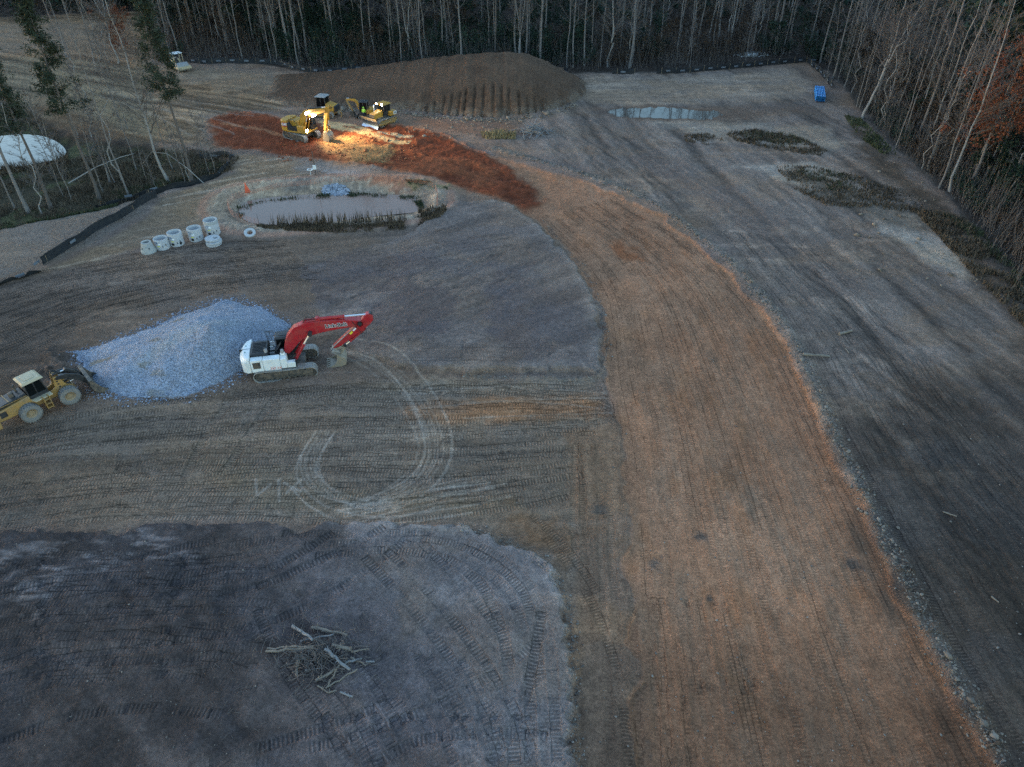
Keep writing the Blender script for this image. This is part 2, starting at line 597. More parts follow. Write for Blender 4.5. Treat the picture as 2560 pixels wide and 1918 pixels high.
# right-hand ground: grey, dragged along the haul road
right = D([(1230, 160), (1740, 140), (1850, 240), (2000, 360), (2250, 700), (2900, 2000), (2200, 1700), (1960, 1300), (1790, 900), (1700, 700), (1500, 490), (1250, 370), (1060, 310), (1150, 240)])
s, d = sdf(right, 6)
mR = sstep(-1, 3, d)
st = streaks(R(98), 26, 1.3, 211)[s]
st2 = streaks(R(112), 14, .5, 223)[s]
paint(s, mR, c3(.16, .125, .1))
C[s] *= (1 + mR * (np.clip((st - .5) * 1.6, -.4, .4) + (st2 - .5) * .7))[..., None]
Z[s] += mR * ((st - .5) * .16 + (st2 - .5) * .08)
for blob, col, a in [([(1560, 360), (1640, 350), (1760, 350), (1830, 385), (1920, 430), (2010, 480), (2080, 545), (2130, 600), (2080, 610), (2000, 560), (1900, 500), (1850, 450), (1740, 420), (1640, 372)], PALE * c3(1.0, 1.05, 1.1), .8),
                     ([(1240, 170), (1500, 165), (1720, 150), (1760, 190), (1720, 215), (1500, 225), (1330, 230), (1250, 215)], c3(.27, .205, .15), .7),
                     ([(1390, 260), (1480, 258), (1640, 262), (1780, 275), (1850, 320), (1760, 340), (1600, 300), (1480, 285)], c3(.27, .22, .17), .8),
                     ([(1480, 270), (1560, 262), (1600, 290), (1520, 305)], c3(.3, .25, .2), .5),
                     ([(1290, 235), (1400, 226), (1540, 230), (1700, 225), (1780, 235), (1700, 250), (1570, 262), (1400, 262), (1310, 252)], c3(.14, .1, .075), .8),
                     ([(1700, 370), (1800, 380), (1900, 420), (2000, 470), (2060, 520), (1950, 500), (1850, 465), (1760, 430)], c3(.11, .085, .06), .75),
                     ([(1900, 860), (2020, 930), (2212, 1080), (2212, 1200), (2080, 1060), (1960, 960)], c3(.1, .085, .075), .6),
                     ([(1990, 1010), (2100, 1110), (2212, 1190), (2212, 1230), (2090, 1140)], c3(.08, .068, .06), .6),
                     ([(1320, 330), (1480, 340), (1700, 460), (1900, 640), (1800, 640), (1560, 470)], c3(.14, .105, .085), .5)]:
    s, d = sdf(D(blob), 4)
    paint(s, sstep(-.8, 1.6, d + (nB[s] - .5) * 3.5) * a * (.55 + .9 * nC[s]), col)

# upper-left slope and field beyond the wetland
s, d = sdf(D([(-80, 40), (150, 30), (300, 22), (340, 70), (330, 140), (480, 150), (700, 180), (600, 240), (450, 250), (440, 300), (480, 318), (300, 305), (120, 270), (-80, 180)]), 6)
st = streaks(R(-24), 22, 1.0, 233)[s]
paint(s, sstep(-1, 2, d), c3(.185, .125, .075))
C[s] *= (1 + sstep(-1, 2, d) * (np.clip((st - .5) * 2.6, -.5, .75)))[..., None]
Z[s] += sstep(-1, 2, d) * (st - .5) * .35
for blob, col, a in [([(-60, 60), (120, 42), (260, 60), (300, 100), (120, 120), (-60, 110)], c3(.21, .155, .105), .7),
                     ([(60, 200), (140, 230), (260, 270), (330, 300), (200, 300), (90, 260)], c3(.15, .075, .035), .8),
                     ([(60, 110), (150, 150), (300, 240), (420, 290), (300, 285), (140, 215)], c3(.24, .16, .085), .6),
                     ([(300, 140), (520, 142), (690, 165), (700, 190), (560, 200), (400, 180)], c3(.22, .165, .115), .7)]:
    s, d = sdf(D(blob), 4)
    paint(s, sstep(-2, 3, d + (nB[s] - .5) * 5) * a, col)

# wetland strip with standing trees, and the dark verge round it
s, d = sdf(D([(-300, 230), (60, 240), (120, 285), (240, 305), (420, 325), (480, 336), (497, 350), (495, 368), (440, 392), (330, 416), (240, 440), (120, 468), (0, 490), (-300, 560)]), 4)
w = sstep(-.6, 1.2, d)
paint(s, w, c3(.045, .036, .02))
g = sstep(.5, .62, nB[s]) * w
paint(s, g * .6, c3(.075, .08, .03))
Z[s] -= w * .5
WET = (s, w)
# grey gravelly lane beside the wetland
s, d = sdf(D([(-60, 500), (120, 470), (240, 443), (345, 418), (300, 470), (200, 530), (95, 575), (0, 606), (-80, 640)]), 3)
paint(s, sstep(-.4, .6, d), c3(.185, .145, .115))
ROCK[s] = np.maximum(ROCK[s], sstep(-.2, .8, d) * .8)
# straw-coloured strip between the fence and the manhole sections
s, d = sdf(D([(500, 330), (640, 340), (700, 390), (560, 400), (500, 440), (470, 500), (300, 540), (150, 585), (0, 640), (0, 612), (95, 580), (200, 535), (300, 475), (345, 422), (440, 398), (495, 375)]), 3)
w = sstep(-.3, 1, d)
st = streaks(R(28), 9, .7, 257)[s]
paint(s, w * .9, c3(.2, .145, .095))
paint(s, w * sstep(.55, .75, st), c3(.33, .26, .19))
C[s] *= (1 + w * (nC[s] - .5) * .5)[..., None]

# mid-left band of track-rolled soil
s, d = sdf(D([(-300, 700), (0, 600), (200, 560), (470, 510), (900, 480), (1000, 420), (1150, 490), (1250, 590), (1300, 720), (1290, 815), (900, 815), (760, 800), (500, 820), (200, 880), (-300, 980)]), 3)
w = sstep(-.6, 2, d)
st = streaks(R(12), 14, .9, 263)[s]
paint(s, w, c3(.15, .112, .086))
C[s] *= (1 + w * ((st - .5) * .8 + (nA[s] - .5) * .6))[..., None]
# the smooth grey pad inside the road's curve
pad1 = D([(640, 580), (900, 500), (980, 440), (1080, 436), (1150, 480), (1205, 530), (1255, 590), (1285, 650), (1300, 720), (1303, 770), (1285, 808), (1100, 806), (900, 800), (780, 770), (700, 690)])
s, d = sdf(pad1, 3)
dj = d + (nC[s] - .5) * .7
w = sstep(-.12, .35, dj)
paint(s, w * .9, c3(.158, .126, .108))
east = sstep(-16, -7, X[s])
paint(s, sstep(1.6, .3, d) * w * .5 * east, c3(.26, .215, .18))
st = streaks(R(35), 9, .8, 269)[s]
C[s] *= (1 + w * ((st - .5) * .9 + (nB[s] - .5) * .5))[..., None]
paint(s, w * sstep(.42, .6, fbm(X[s] / 4, Y[s] / 4, 277, 4)) * sstep(22, 8, np.hypot(X[s] + 9, Y[s] - 52)) * .7, SLATE)
Z[s] += w * .5 * east * sstep(-14, -10, X[s])
# lower band, tan, with clay dragged in
s, d = sdf(D([(-400, 960), (200, 880), (500, 835), (800, 815), (1290, 815), (1310, 850), (1345, 1000), (1355, 1200), (1240, 1250), (1200, 1240), (1060, 1155), (860, 1135), (560, 1135), (-400, 1160)]), 4)
w = sstep(-.6, 1.2, d)
st = streaks(R(3), 12, .6, 281)[s]
paint(s, w, c3(.185, .14, .104))
C[s] *= (1 + w * ((st - .5) * .9 + (nA[s] - .5) * .5))[..., None]
Z[s] += w * (st - .5) * .1
for blob, col, a in [([(860, 870), (1000, 862), (1200, 850), (1320, 850), (1320, 905), (1150, 905), (1000, 915), (880, 905)], c3(.27, .135, .066), .85),
                     ([(800, 820), (1000, 812), (1280, 818), (1300, 838), (1000, 845), (820, 850)], c3(.24, .19, .14), .6),
                     ([(430, 1000), (600, 1000), (800, 1060), (1100, 1080), (1200, 1100), (1000, 1130), (700, 1125), (480, 1080)], c3(.21, .155, .1), .6),
                     ([(1110, 1090), (1200, 1110), (1240, 1180), (1215, 1260), (1170, 1190), (1080, 1140)], c3(.2, .11, .055), .7)]:
    s, d = sdf(D(blob), 3)
    paint(s, sstep(-.6, 1.2, d + (st[0, 0] * 0 + nC[s] - .5) * 1.6) * a * (.5 + .8 * nB[s]), col)

# dark blue-grey pad in the lower left
pad2 = D([(-700, 1200), (0, 1152), (300, 1140), (560, 1138), (700, 1134), (860, 1138), (980, 1143), (1060, 1162), (1130, 1192), (1180, 1232), (1215, 1292), (1228, 1360), (1232, 1500), (1236, 1657), (1240, 2500), (-1500, 2500)])
s, d = sdf(pad2, 3)
dj = d + (nC[s] - .5) * .9 + (nB[s] - .5) * .9
w = sstep(-.15, .4, dj)
paint(s, w, c3(.105, .09, .088))
C[s] *= (1 - w * .42 * sstep(-6, -14, X[s] + 3 * nB[s]))[..., None]  # darker to the left: darker soil plus some lens vignette painted in
st = streaks(R(-38), 8, .7, 293)[s]
bl = fbm(X[s] / 1.6, Y[s] / 1.6, 307, 5)
C[s] *= (1 + w * ((st - .5) * .8 + (bl - .5) * .9))[..., None]
# lighter toward the road's edge and in patches at the upper left
ed = sstep(6, 1.0, d) * w * sstep(-14, -4, X[s])
paint(s, ed * .75, c3(.2, .17, .155))
paint(s, sstep(.9, .25, d) * w * .5 * sstep(-14, -6, X[s]) * (nC[s] + .3), c3(.3, .26, .23))
s2, d2 = sdf(D([(0, 1180), (150, 1160), (320, 1140), (420, 1150), (430, 1215), (330, 1230), (200, 1260), (100, 1330), (20, 1360)]), 2)
paint(s2, sstep(-.5, 1.2, d2 + (nC[s2] - .5) * 3) * sstep(.42, .78, fbm(X[s2] / 1.3, Y[s2] / .35, 311, 5)) * .85, c3(.23, .2, .19))
s2, d2 = sdf(D([(700, 1240), (900, 1200), (1060, 1240), (1150, 1330), (1180, 1500), (1120, 1640), (980, 1600), (850, 1450)]), 2)
paint(s2, sstep(-.5, 2.5, d2) * .7 * (.5 + nA[s2]), c3(.17, .148, .138))
Z[s] += w * .45 + w * (bl - .5) * .14

# the strip of mixed soil on the road's left
s, d = sdf(D([(1225, 940), (1240, 1250), (1232, 1400), (1236, 1657), (1236, 2300), (1440, 2300), (1385, 1657), (1365, 1300), (1350, 1000), (1330, 900)]), 3)
w = sstep(-.4, .5, d)
paint(s, w * .75, c3(.2, .125, .078))
C[s] *= (1 + w * (streaks(R(88), 5, .4, 317)[s] - .5) * .8)[..., None]

# haul road: packed clay, cut a little lower than the ground beside it
ROAD_L = D([(1400, 2300), (1368, 1657), (1358, 1300), (1350, 1100), (1345, 1000), (1330, 900), (1308, 820), (1306, 760), (1302, 700), (1286, 640), (1256, 580), (1206, 520), (1150, 470), (1080, 432), (1000, 407), (930, 386), (850, 366), (760, 352), (640, 342), (600, 330), (540, 322), (470, 318)])
ROAD_R = D([(445, 262), (500, 240), (580, 250), (640, 262), (700, 272), (860, 270), (960, 290), (1040, 330), (1140, 356), (1230, 382), (1320, 412), (1420, 462), (1500, 522), (1580, 592), (1650, 672), (1700, 742), (1750, 852), (1790, 952), (1830, 1032), (1880, 1142), (1930, 1242), (1990, 1372), (2050, 1482), (2110, 1590), (2150, 1657), (2420, 2300)])
road = ROAD_L + ROAD_R
s, d = sdf(road, 3)
rm = sstep(-.15, .35, d)
ROADD = np.full(X.shape, -9.0, np.float32)
ROADD[s] = d
paint(s, rm, CLAY)
far = sstep(44, 30, Y[s])
C[s] *= (1 + rm * ((nA[s] - .5) * .5 + (nB[s] - .5) * .4))[..., None]
mott = fbm(X[s] / 1.1, Y[s] / 2.6, 331, 5)
paint(s, rm * sstep(.5, .8, mott) * .45, c3(.2, .11, .066))
paint(s, rm * sstep(.5, .85, fbm(X[s] / 1.1, Y[s] / 3.2, 337, 5)) * far * .5, c3(.23, .15, .1))
paint(s, rm * sstep(.58, .75, fbm(X[s] / 1.2, Y[s] / 3, 341, 5)) * .28, c3(.34, .135, .055))
Z[s] -= rm * (.22 + .0) - rm * (mott - .5) * .1
# orange shoulder on the far edge, wheel-dark line on the near edge
rr = np.array(ROAD_R)
def shoulder(s, m, al, ac):
    q = m & (ROADD[s] > -.1)
    paint(s, q * sstep(.95, .2, np.abs(ac)) * (-.12 + .55 * nB[s]) * sstep(96, 70, Y[s]) * sstep(36, 48, Y[s]), ORANGE)
stroke([tuple(p) for p in rr[6:-1]], 2.0, shoulder)
# fresh dark red fill at the far end of the road
fresh = D([(445, 262), (500, 240), (580, 250), (640, 262), (700, 272), (860, 270), (960, 290), (1040, 330), (1090, 352), (1130, 385), (1165, 405), (1172, 435), (1140, 458), (1085, 435), (1000, 407), (930, 386), (850, 366), (760, 352), (640, 342), (600, 330), (540, 322), (470, 318)])
s, d = sdf(fresh, 3)
fr = sstep(-.7, 1.0, d + (nC[s] - .5) * 1.2)
paint(s, fr, REDC)
C[s] *= (1 + fr * ((nB[s] - .5) * .9 + (nC[s] - .5) * .5))[..., None]
Z[s] += fr * (.28 + (nB[s] - .5) * .4 + (nC[s] - .5) * .25)
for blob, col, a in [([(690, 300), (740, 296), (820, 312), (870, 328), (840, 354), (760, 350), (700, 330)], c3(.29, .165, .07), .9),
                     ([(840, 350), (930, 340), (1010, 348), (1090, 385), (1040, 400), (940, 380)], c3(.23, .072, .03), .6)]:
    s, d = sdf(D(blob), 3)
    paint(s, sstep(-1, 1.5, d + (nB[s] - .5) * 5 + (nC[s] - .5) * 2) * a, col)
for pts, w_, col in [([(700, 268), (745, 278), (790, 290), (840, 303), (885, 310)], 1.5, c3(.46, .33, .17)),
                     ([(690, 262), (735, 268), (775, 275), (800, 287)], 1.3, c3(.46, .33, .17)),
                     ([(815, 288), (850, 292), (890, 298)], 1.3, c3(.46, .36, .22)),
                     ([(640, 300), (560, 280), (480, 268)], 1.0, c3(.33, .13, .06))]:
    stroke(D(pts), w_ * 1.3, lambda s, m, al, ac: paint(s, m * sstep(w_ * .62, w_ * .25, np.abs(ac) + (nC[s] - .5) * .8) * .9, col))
s, d = sdf(D([(1310, 515), (1350, 515), (1390, 545), (1400, 565), (1350, 560), (1325, 540)]), 3)
paint(s, sstep(-.6, 1.2, d + (nC[s] - .5) * 2) * .7, c3(.27, .085, .03))
for cx, cy, r_ in [(1510, 1155, .55), (1835, 1215, .6), (1855, 1230, .5), (1420, 1215, .5), (1300, 1100, .5), (1400, 1600, .4), (1790, 1400, .3), (1530, 1290, .25)]:
    x0, y0 = P(cx * K, cy * K)
    s = slc(x0 - 2, x0 + 2, y0 - 2, y0 + 2)
    paint(s, sstep(r_ * 1.3, r_ * .3, np.hypot(X[s] - x0, Y[s] - y0) + (nC[s] - .5) * 1.2) * .75, c3(.085, .075, .066))

# berm of loose stones along the road's right edge
BERM = [p for p in D([(1060, 318), (1150, 345), (1240, 372), (1330, 402), (1430, 450), (1512, 512), (1592, 582), (1662, 662), (1714, 735), (1766, 850), (1806, 950), (1846, 1030), (1896, 1140), (1948, 1240), (2008, 1370), (2070, 1480), (2130, 1590), (2172, 1657), (2330, 2000)])]
def berm(s, m, al, ac):
    w = sstep(.95, .1, np.abs(ac) + (nB[s] - .5) * .9) * m
    Z[s] += w * (.16 + .3 * (nC[s] - .4))
    paint(s, w * .7, c3(.22, .175, .14))
    ROCK[s] = np.maximum(ROCK[s], w)
stroke(BERM, 2.2, berm)
for edge in ([(1172, 470), (1216, 525), (1264, 585), (1292, 640), (1307, 700), (1310, 765), (1296, 808), (1270, 818), (1200, 818), (1000, 813)],
             [(980, 1141), (1060, 1160), (1130, 1190), (1182, 1230), (1220, 1290), (1234, 1360), (1237, 1500), (1240, 1700)]):
    def edgefn(s, m, al, ac):
        w = sstep(.5, .1, np.abs(ac) + (nC[s] - .5) * .5) * m
        Z[s] += w * (nC[s] - .35) * .4
        ROCK[s] = np.maximum(ROCK[s], w * .9)
    stroke(D(edge), 1.2, edgefn)

# puddle hollow, settling pond basin, wetland pond basin
PUDDLE = D([(1312, 240), (1345, 236), (1400, 234), (1450, 234), (1500, 237), (1545, 242), (1562, 248), (1545, 256), (1490, 257), (1430, 254), (1380, 254), (1335, 248)], -.05)
s, d = sdf(PUDDLE, 5)
Z[s] = Z[s] * (1 - sstep(-4, -.5, d)) + sstep(-4, -.5, d) * -.0 - sstep(-.9, 1.1, d + (nC[s] - .5) * 1.6 + (nB[s] - .5) * 1.6) * .22
paint(s, sstep(-1.4, -.1, d) * .8, c3(.11, .08, .06))
POND_Z = -.5
POND = D([(526, 456), (528, 444), (545, 436), (580, 430), (640, 425), (740, 421), (850, 423), (885, 427), (896, 436), (896, 450), (885, 458), (820, 464), (700, 476), (600, 483), (560, 480), (538, 472)], POND_Z)
s, d = sdf(POND, 9, False)
bank = sstep(-3.2, 0, d)
Z[s] = Z[s] * (1 - sstep(-6, -3, d)) + sstep(-6.5, -3.4, d) * .35
Z[s] -= bank * .95 + sstep(0, 2, d) * .5
str_ = fbm(X[s] / .5, Y[s] / 1.8, 401, 4)
ring = sstep(-5.5, -3.8, d) * (1 - sstep(.2, .6, d))
paint(s, ring * .9, c3(.31, .245, .18))
paint(s, ring * sstep(.5, .7, str_), c3(.42, .34, .25))
paint(s, ring * sstep(.52, .68, nB[s]) * .7, c3(.14, .12, .1))
paint(s, sstep(-5.2, -4.5, d) * sstep(-3.4, -4.2, d) * .55, c3(.33, .17, .115))
paint(s, sstep(-.7, 0, d), c3(.1, .07, .045))
Z[s] += ring * (str_ - .5) * .25
for blob, col, a in [([(780, 385), (840, 378), (900, 392), (930, 400), (880, 408), (800, 402)], c3(.3, .13, .075), .8),
                     ([(880, 392), (960, 400), (960, 412), (900, 405)], c3(.17, .19, .09), .6),
                     ([(620, 345), (700, 350), (820, 368), (860, 385), (760, 380), (640, 365)], c3(.2, .17, .145), .8),
                     ([(690, 365), (780, 372), (780, 384), (700, 380)], c3(.34, .3, .27), .6)]:
    s, d = sdf(D(blob), 4)
    paint(s, sstep(-.8, 1, d + (nC[s] - .5) * 3) * a, col)
WETPOND_Z = -1.0
WETPOND = D([(-120, 305), (0, 297), (40, 294), (75, 296), (100, 304), (120, 316), (131, 329), (122, 340), (90, 347), (40, 356), (0, 362), (-120, 380)], WETPOND_Z)
s, d = sdf(WETPOND, 8)
Z[s] -= sstep(-4, .5, d) * .9 + sstep(0, 2, d) * .5
paint(s, sstep(-1.5, 0, d), c3(.05, .042, .03))

# ---- tread marks: every machine pass is a lane with its own phase
_tr = random.Random(5)


def lane(pts, width=.5, strength=1.0, pitch=.19, dark=.05, rut=.02, jit=.1):
    ph0 = _tr.random() * 50
    dark = min(dark, .07)
    tone = 1 - dark + _tr.random() * dark * 2.2

    def fn(s, m, al, ac):
        e = sstep(width / 2, width / 2 - .09, np.abs(ac)) * m
        br = sstep(.3, .55, fbm(X[s] / 1.7 + ph0, Y[s] / 1.7, 433, 3))
        q = e * br * strength
        k = q > TRS[s] * .55
        TRP[s] = np.where(k, (al + ph0) * (2 * math.pi / pitch), TRP[s])
        TRS[s] = np.where(k, q, TRS[s] * (1 - .5 * e))
        C[s] *= (1 + e * br * (tone - 1))[..., None].astype(np.float32)
        Z[s] -= e * rut * (.5 + br * .5)
    stroke(pts, width, fn)


def lanes(A, B, n, width=.5, strength=1.0, pitch=.19, lo=0.0, hi=1.0, wob=.25, rut=.025, dark=.12):
    a, b = smooth_path(D(A), 3), smooth_path(D(B), 3)
    m = 9
    ra = np.array([a[int(round(t))] for t in np.linspace(0, len(a) - 1, m)])
    rb = np.array([b[int(round(t))] for t in np.linspace(0, len(b) - 1, m)])
    for k in range(n):
        q = (k + .5) / n + (_tr.random() - .5) * .5 / n
        p = ra + (rb - ra) * q
        p = p + np.array([[(_tr.random() - .5) * wob, (_tr.random() - .5) * wob] for _ in range(m)])
        i0 = _tr.randint(0, 3) if _tr.random() < .5 else 0
        i1 = m - (_tr.randint(0, 3) if _tr.random() < .5 else 0)
        lane([tuple(x) for x in p[i0:i1]], width * (.85 + .3 * _tr.random()), strength * (.6 + .4 * _tr.random()), pitch, dark, rut)


lanes([(-120, 640), (0, 605), (200, 565), (450, 525), (600, 520)], [(-200, 860), (0, 790), (200, 700), (420, 645), (700, 610)], 34, .55, 1.0, .215, wob=.5)
lanes([(560, 540), (700, 545), (950, 520), (1100, 500)], [(640, 640), (760, 650), (980, 640), (1200, 600)], 12, .5, .45, .2)
lanes([(760, 640), (860, 600), (960, 550)], [(800, 790), (1050, 690), (1200, 560)], 12, .5, .35, .2)
lanes([(780, 735), (1000, 745), (1290, 740)], [(800, 800), (1000, 800), (1285, 800)], 6, .5, .5, .2)
lanes([(-150, 960), (200, 885), (500, 850), (800, 822), (1310, 830)], [(-150, 1165), (300, 1130), (700, 1128), (1000, 1115), (1235, 1075)], 44, .55, 1.0, .215, wob=.7)
lanes([(1225, 960), (1222, 1150), (1240, 1300), (1246, 1657)], [(1335, 960), (1345, 1200), (1360, 1657)], 4, .5, .8, .19)
lane(D([(1180, 1160), (1250, 1250), (1300, 1350), (1340, 1480), (1360, 1657)]), .55, .9)
lane(D([(1150, 1110), (1230, 1190), (1290, 1280)]), .55, .9)
for a in range(7):
    lane(D([(1080 + a * 12, 830 + a * 14), (1200 + a * 6, 850 + a * 10), (1290, 850 + a * 8), (1330, 880 + a * 6)]), .5, .7)
# dark pad
lanes([(600, 1152), (860, 1154), (1000, 1168), (1090, 1205), (1165, 1280), (1200, 1400), (1215, 1657)], [(700, 1215), (850, 1205), (960, 1228), (1040, 1290), (1085, 1400), (1100, 1657)], 4, .6, 1.0, .19, rut=.04)
for p in ([(240, 1322), (400, 1318), (560, 1280), (680, 1228), (770, 1185), (830, 1150)], [(270, 1400), (440, 1390), (600, 1350), (740, 1280), (830, 1215), (890, 1165)],
          [(250, 1262), (420, 1272), (560, 1250), (640, 1215), (720, 1160)], [(0, 1480), (200, 1440), (420, 1440), (600, 1400)], [(840, 1200), (930, 1290), (1020, 1400), (1100, 1520), (1160, 1657)],
          [(790, 1215), (870, 1300), (960, 1410), (1040, 1530), (1080, 1657)], [(900, 1170), (1000, 1270), (1080, 1370)], [(560, 1657), (760, 1600), (950, 1530), (1120, 1430), (1190, 1360)],
          [(460, 1657), (700, 1580), (860, 1520)], [(1060, 1657), (1120, 1560), (1150, 1450), (1170, 1330)], [(820, 1657), (900, 1610), (1080, 1590), (1180, 1600)],
          [(0, 1290), (120, 1265), (260, 1230), (420, 1190), (560, 1165)], [(0, 1620), (160, 1560), (340, 1540), (520, 1560)], [(560, 1330), (600, 1420), (660, 1520), (760, 1640)]):
    lane(D(p), .6, 1.0, .21, rut=.04)
lanes([(-150, 1230), (100, 1210), (400, 1200), (600, 1180)], [(-150, 1600), (100, 1500), (350, 1480), (560, 1500)], 26, .55, .8, .2, wob=.8)
lanes([(600, 1420), (700, 1560), (760, 1680)], [(1100, 1440), (1160, 1560), (1180, 1680)], 14, .55, .7, .2)
# haul road: rows of cleat marks that follow the curve
lanes([(1376, 1700), (1362, 1300), (1352, 1050), (1318, 830), (1310, 700), (1262, 575), (1160, 468)], [(2168, 1700), (1985, 1365), (1824, 1030), (1745, 850), (1645, 675), (1500, 528), (1330, 425)], 34, .42, .7, .2, rut=.018, wob=.12, dark=.16)
lanes([(1372, 1700), (1358, 1300)], [(1700, 1700), (1590, 1300)], 14, .4, .5, .22, rut=.02)
lanes([(1080, 425), (980, 395), (860, 360)], [(1260, 400), (1100, 355), (980, 310)], 10, .5, .4, .24)
# right-hand ground
lanes([(1540, 500), (1690, 690), (1790, 900), (1850, 1030), (1960, 1260), (2100, 1530), (2180, 1680)], [(1760, 520), (1960, 720), (2120, 920), (2260, 1080), (2420, 1260), (2600, 1480), (2700, 1680)], 26, .52, .5, .2)
lane(D([(1735, 775), (1770, 850), (1800, 905)]), .6, .9, .19)
lane(D([(1815, 920), (1880, 1040), (1950, 1180), (2040, 1350), (2130, 1500), (2212, 1620)]), .6, .95, .19)
lane(D([(1790, 920), (1840, 1010), (1900, 1120), (1980, 1290), (2060, 1420)]), .5, .7, .19)
lanes([(1250, 175), (1480, 165), (1700, 150)], [(1250, 220), (1480, 222), (1720, 205)], 8, .55, .4, .24)
# crawler path of the red and white machine
lane(D([(520, 838), (470, 900), (430, 965), (400, 1030)]), .7, 1.0, .21, rut=.05, dark=.2)
lane(D([(600, 850), (560, 905), (520, 965), (490, 1010)]), .7, 1.0, .21, rut=.05, dark=.2)

# pale rubber-tyre tracks: loops, crossing strokes, and the V I X shaped scuffs
def tyre(pts, w_=.42, a=.5, pair=0.0):
    w_, a = w_ * .62, a * .72
    p = np.array(D(pts))
    for off in ((0,) if not pair else (-pair / 2, pair / 2)):
        q = smooth_path(p, 1.5)
        if off:
            t = np.gradient(q, axis=0)
            t /= np.maximum(np.hypot(t[:, 0], t[:, 1]), 1e-6)[:, None]
            q = q + np.c_[-t[:, 1], t[:, 0]] * off

        def fn(s, m, al, ac):
            e = sstep(w_ / 2, w_ * .15, np.abs(ac)) * m * (.35 + .9 * fbm(X[s] / .9, Y[s] / .9, 461, 3))
            paint(s, e * a, c3(.36, .3, .24))
            TRS[s] *= 1 - .6 * e.astype(np.float32)
        stroke([tuple(x) for x in q[::2]], w_, fn)


tyre([(742, 742), (820, 762), (880, 812), (925, 880), (948, 950), (935, 1010), (890, 1055), (830, 1085), (770, 1105)], .45, .75, 1.9)
tyre([(745, 770), (800, 800), (845, 850), (880, 900), (905, 960), (880, 1020), (800, 1075)], .4, .4)
tyre([(700, 935), (668, 985), (662, 1025), (690, 1060), (740, 1085), (810, 1100), (870, 1098)], .45, .7, 1.3)
tyre([(630, 1055), (660, 1085), (700, 1110), (760, 1130), (850, 1132), (940, 1120), (1020, 1105)], .4, .85)
tyre([(750, 1100), (830, 1078), (900, 1062), (980, 1050), (1060, 1040)], .45, .85)
tyre([(820, 1112), (920, 1090), (1010, 1075), (1100, 1055)], .45, .7, 1.2)
tyre([(760, 1135), (870, 1115), (960, 1090)], .35, .6)
for q in ([(552, 1035), (556, 1072)], [(556, 1072), (585, 1045)], [(602, 1035), (603, 1085)], [(612, 1042), (650, 1062)], [(650, 1036), (618, 1066)]):
    tyre(q, .5, .8)
for q in range(6):
    o_ = _tr.uniform(-34, 26)
    tyre([(742 + o_, 752), (830 + o_, 790), (892 + o_, 850), (930 + o_, 920), (938 + o_, 985), (905 + o_, 1040), (840 + o_, 1080 + o_ * .5), (745 + o_, 1105 + o_ * .4)], .34, _tr.uniform(.3, .6))
    tyre([(705 + o_, 930), (672 + o_, 985), (676 + o_, 1030), (712 + o_, 1068), (770 + o_, 1092 + o_ * .4), (860, 1098 + o_ * .4)], .34, _tr.uniform(.3, .6))
    tyre([(740, 1110 + o_), (850, 1088 + o_), (960, 1064 + o_), (1060 + o_, 1045 + o_)], .34, _tr.uniform(.3, .7))
tyre([(880, 868), (1000, 855), (1150, 852), (1310, 866)], .4, .5, 1.8)
tyre([(1000, 885), (1150, 880), (1320, 876)], .4, .5, 1.8)
tyre([(620, 800), (760, 790), (830, 800), (880, 830)], .4, .35, 1.6)
for p in ([(560, 220), (660, 240), (740, 262)], [(300, 200), (420, 225), (560, 250)], [(330, 240), (450, 262), (520, 285)], [(200, 190), (330, 235), (430, 290)]):
    tyre(p, .9, .5, 2.2)

# ---- gravel heap and spoil mound rise out of the same field
GRAVEL = D([(165, 762), (185, 795), (215, 848), (250, 858), (330, 861), (400, 852), (470, 835), (500, 818), (530, 800), (570, 790), (608, 745), (626, 706), (596, 690), (560, 662), (520, 652), (470, 651), (430, 664), (390, 678), (340, 700), (290, 718), (235, 742), (190, 757)])
s, d = sdf(GRAVEL, 2)
gx, gy = P(452 * K, 700 * K, 3.4)
shp = np.maximum(d, 0)
lump = fbm(X[s] / 2.2, Y[s] / 2.2, 503, 4)
tt = shp / (shp + np.hypot(X[s] - gx, Y[s] - gy) + .25)
zz = 3.9 * tt ** 1.12 * (.93 + .14 * lump) + sstep(0, .5, shp) * (lump - .45) * .3
GM = d > .02
Z[s] = np.where(GM, np.maximum(Z[s], 0) * .2 + zz + .03, Z[s])
C[s] = np.where(GM[..., None], c3(.262, .288, .35) * (.72 + .36 * fbm(np.arctan2(Y[s] - gy, X[s] - gx) * 7, np.hypot(X[s] - gx, Y[s] - gy) / 5, 515, 4) + .2 * lump)[..., None], C[s])
paint(s, GM * sstep(.66, .74, fbm(X[s] / 1.6, Y[s] / .8, 509, 3)) * sstep(-24, -30, X[s]) * .8, c3(.2, .16, .11))
rid = sstep(1.3, .1, np.abs((X[s] + 27.2) * .55 - (Y[s] - 46.5) * .83)) * sstep(-31, -28, X[s]) * sstep(-21, -24, X[s])
paint(s, GM * rid * .4, c3(.33, .33, .31))
KIND[s] = np.where(GM, 3, KIND[s])
TRS[s] = np.where(GM, TRS[s] * .0, TRS[s])
s, d = sdf(D([(120, 740), (170, 750), (180, 800), (150, 830), (90, 820), (80, 770)]), 3)
Z[s] += sstep(-.5, 2, d + (nC[s] - .5) * 2) * (.3 + .5 * (nC[s] - .4))

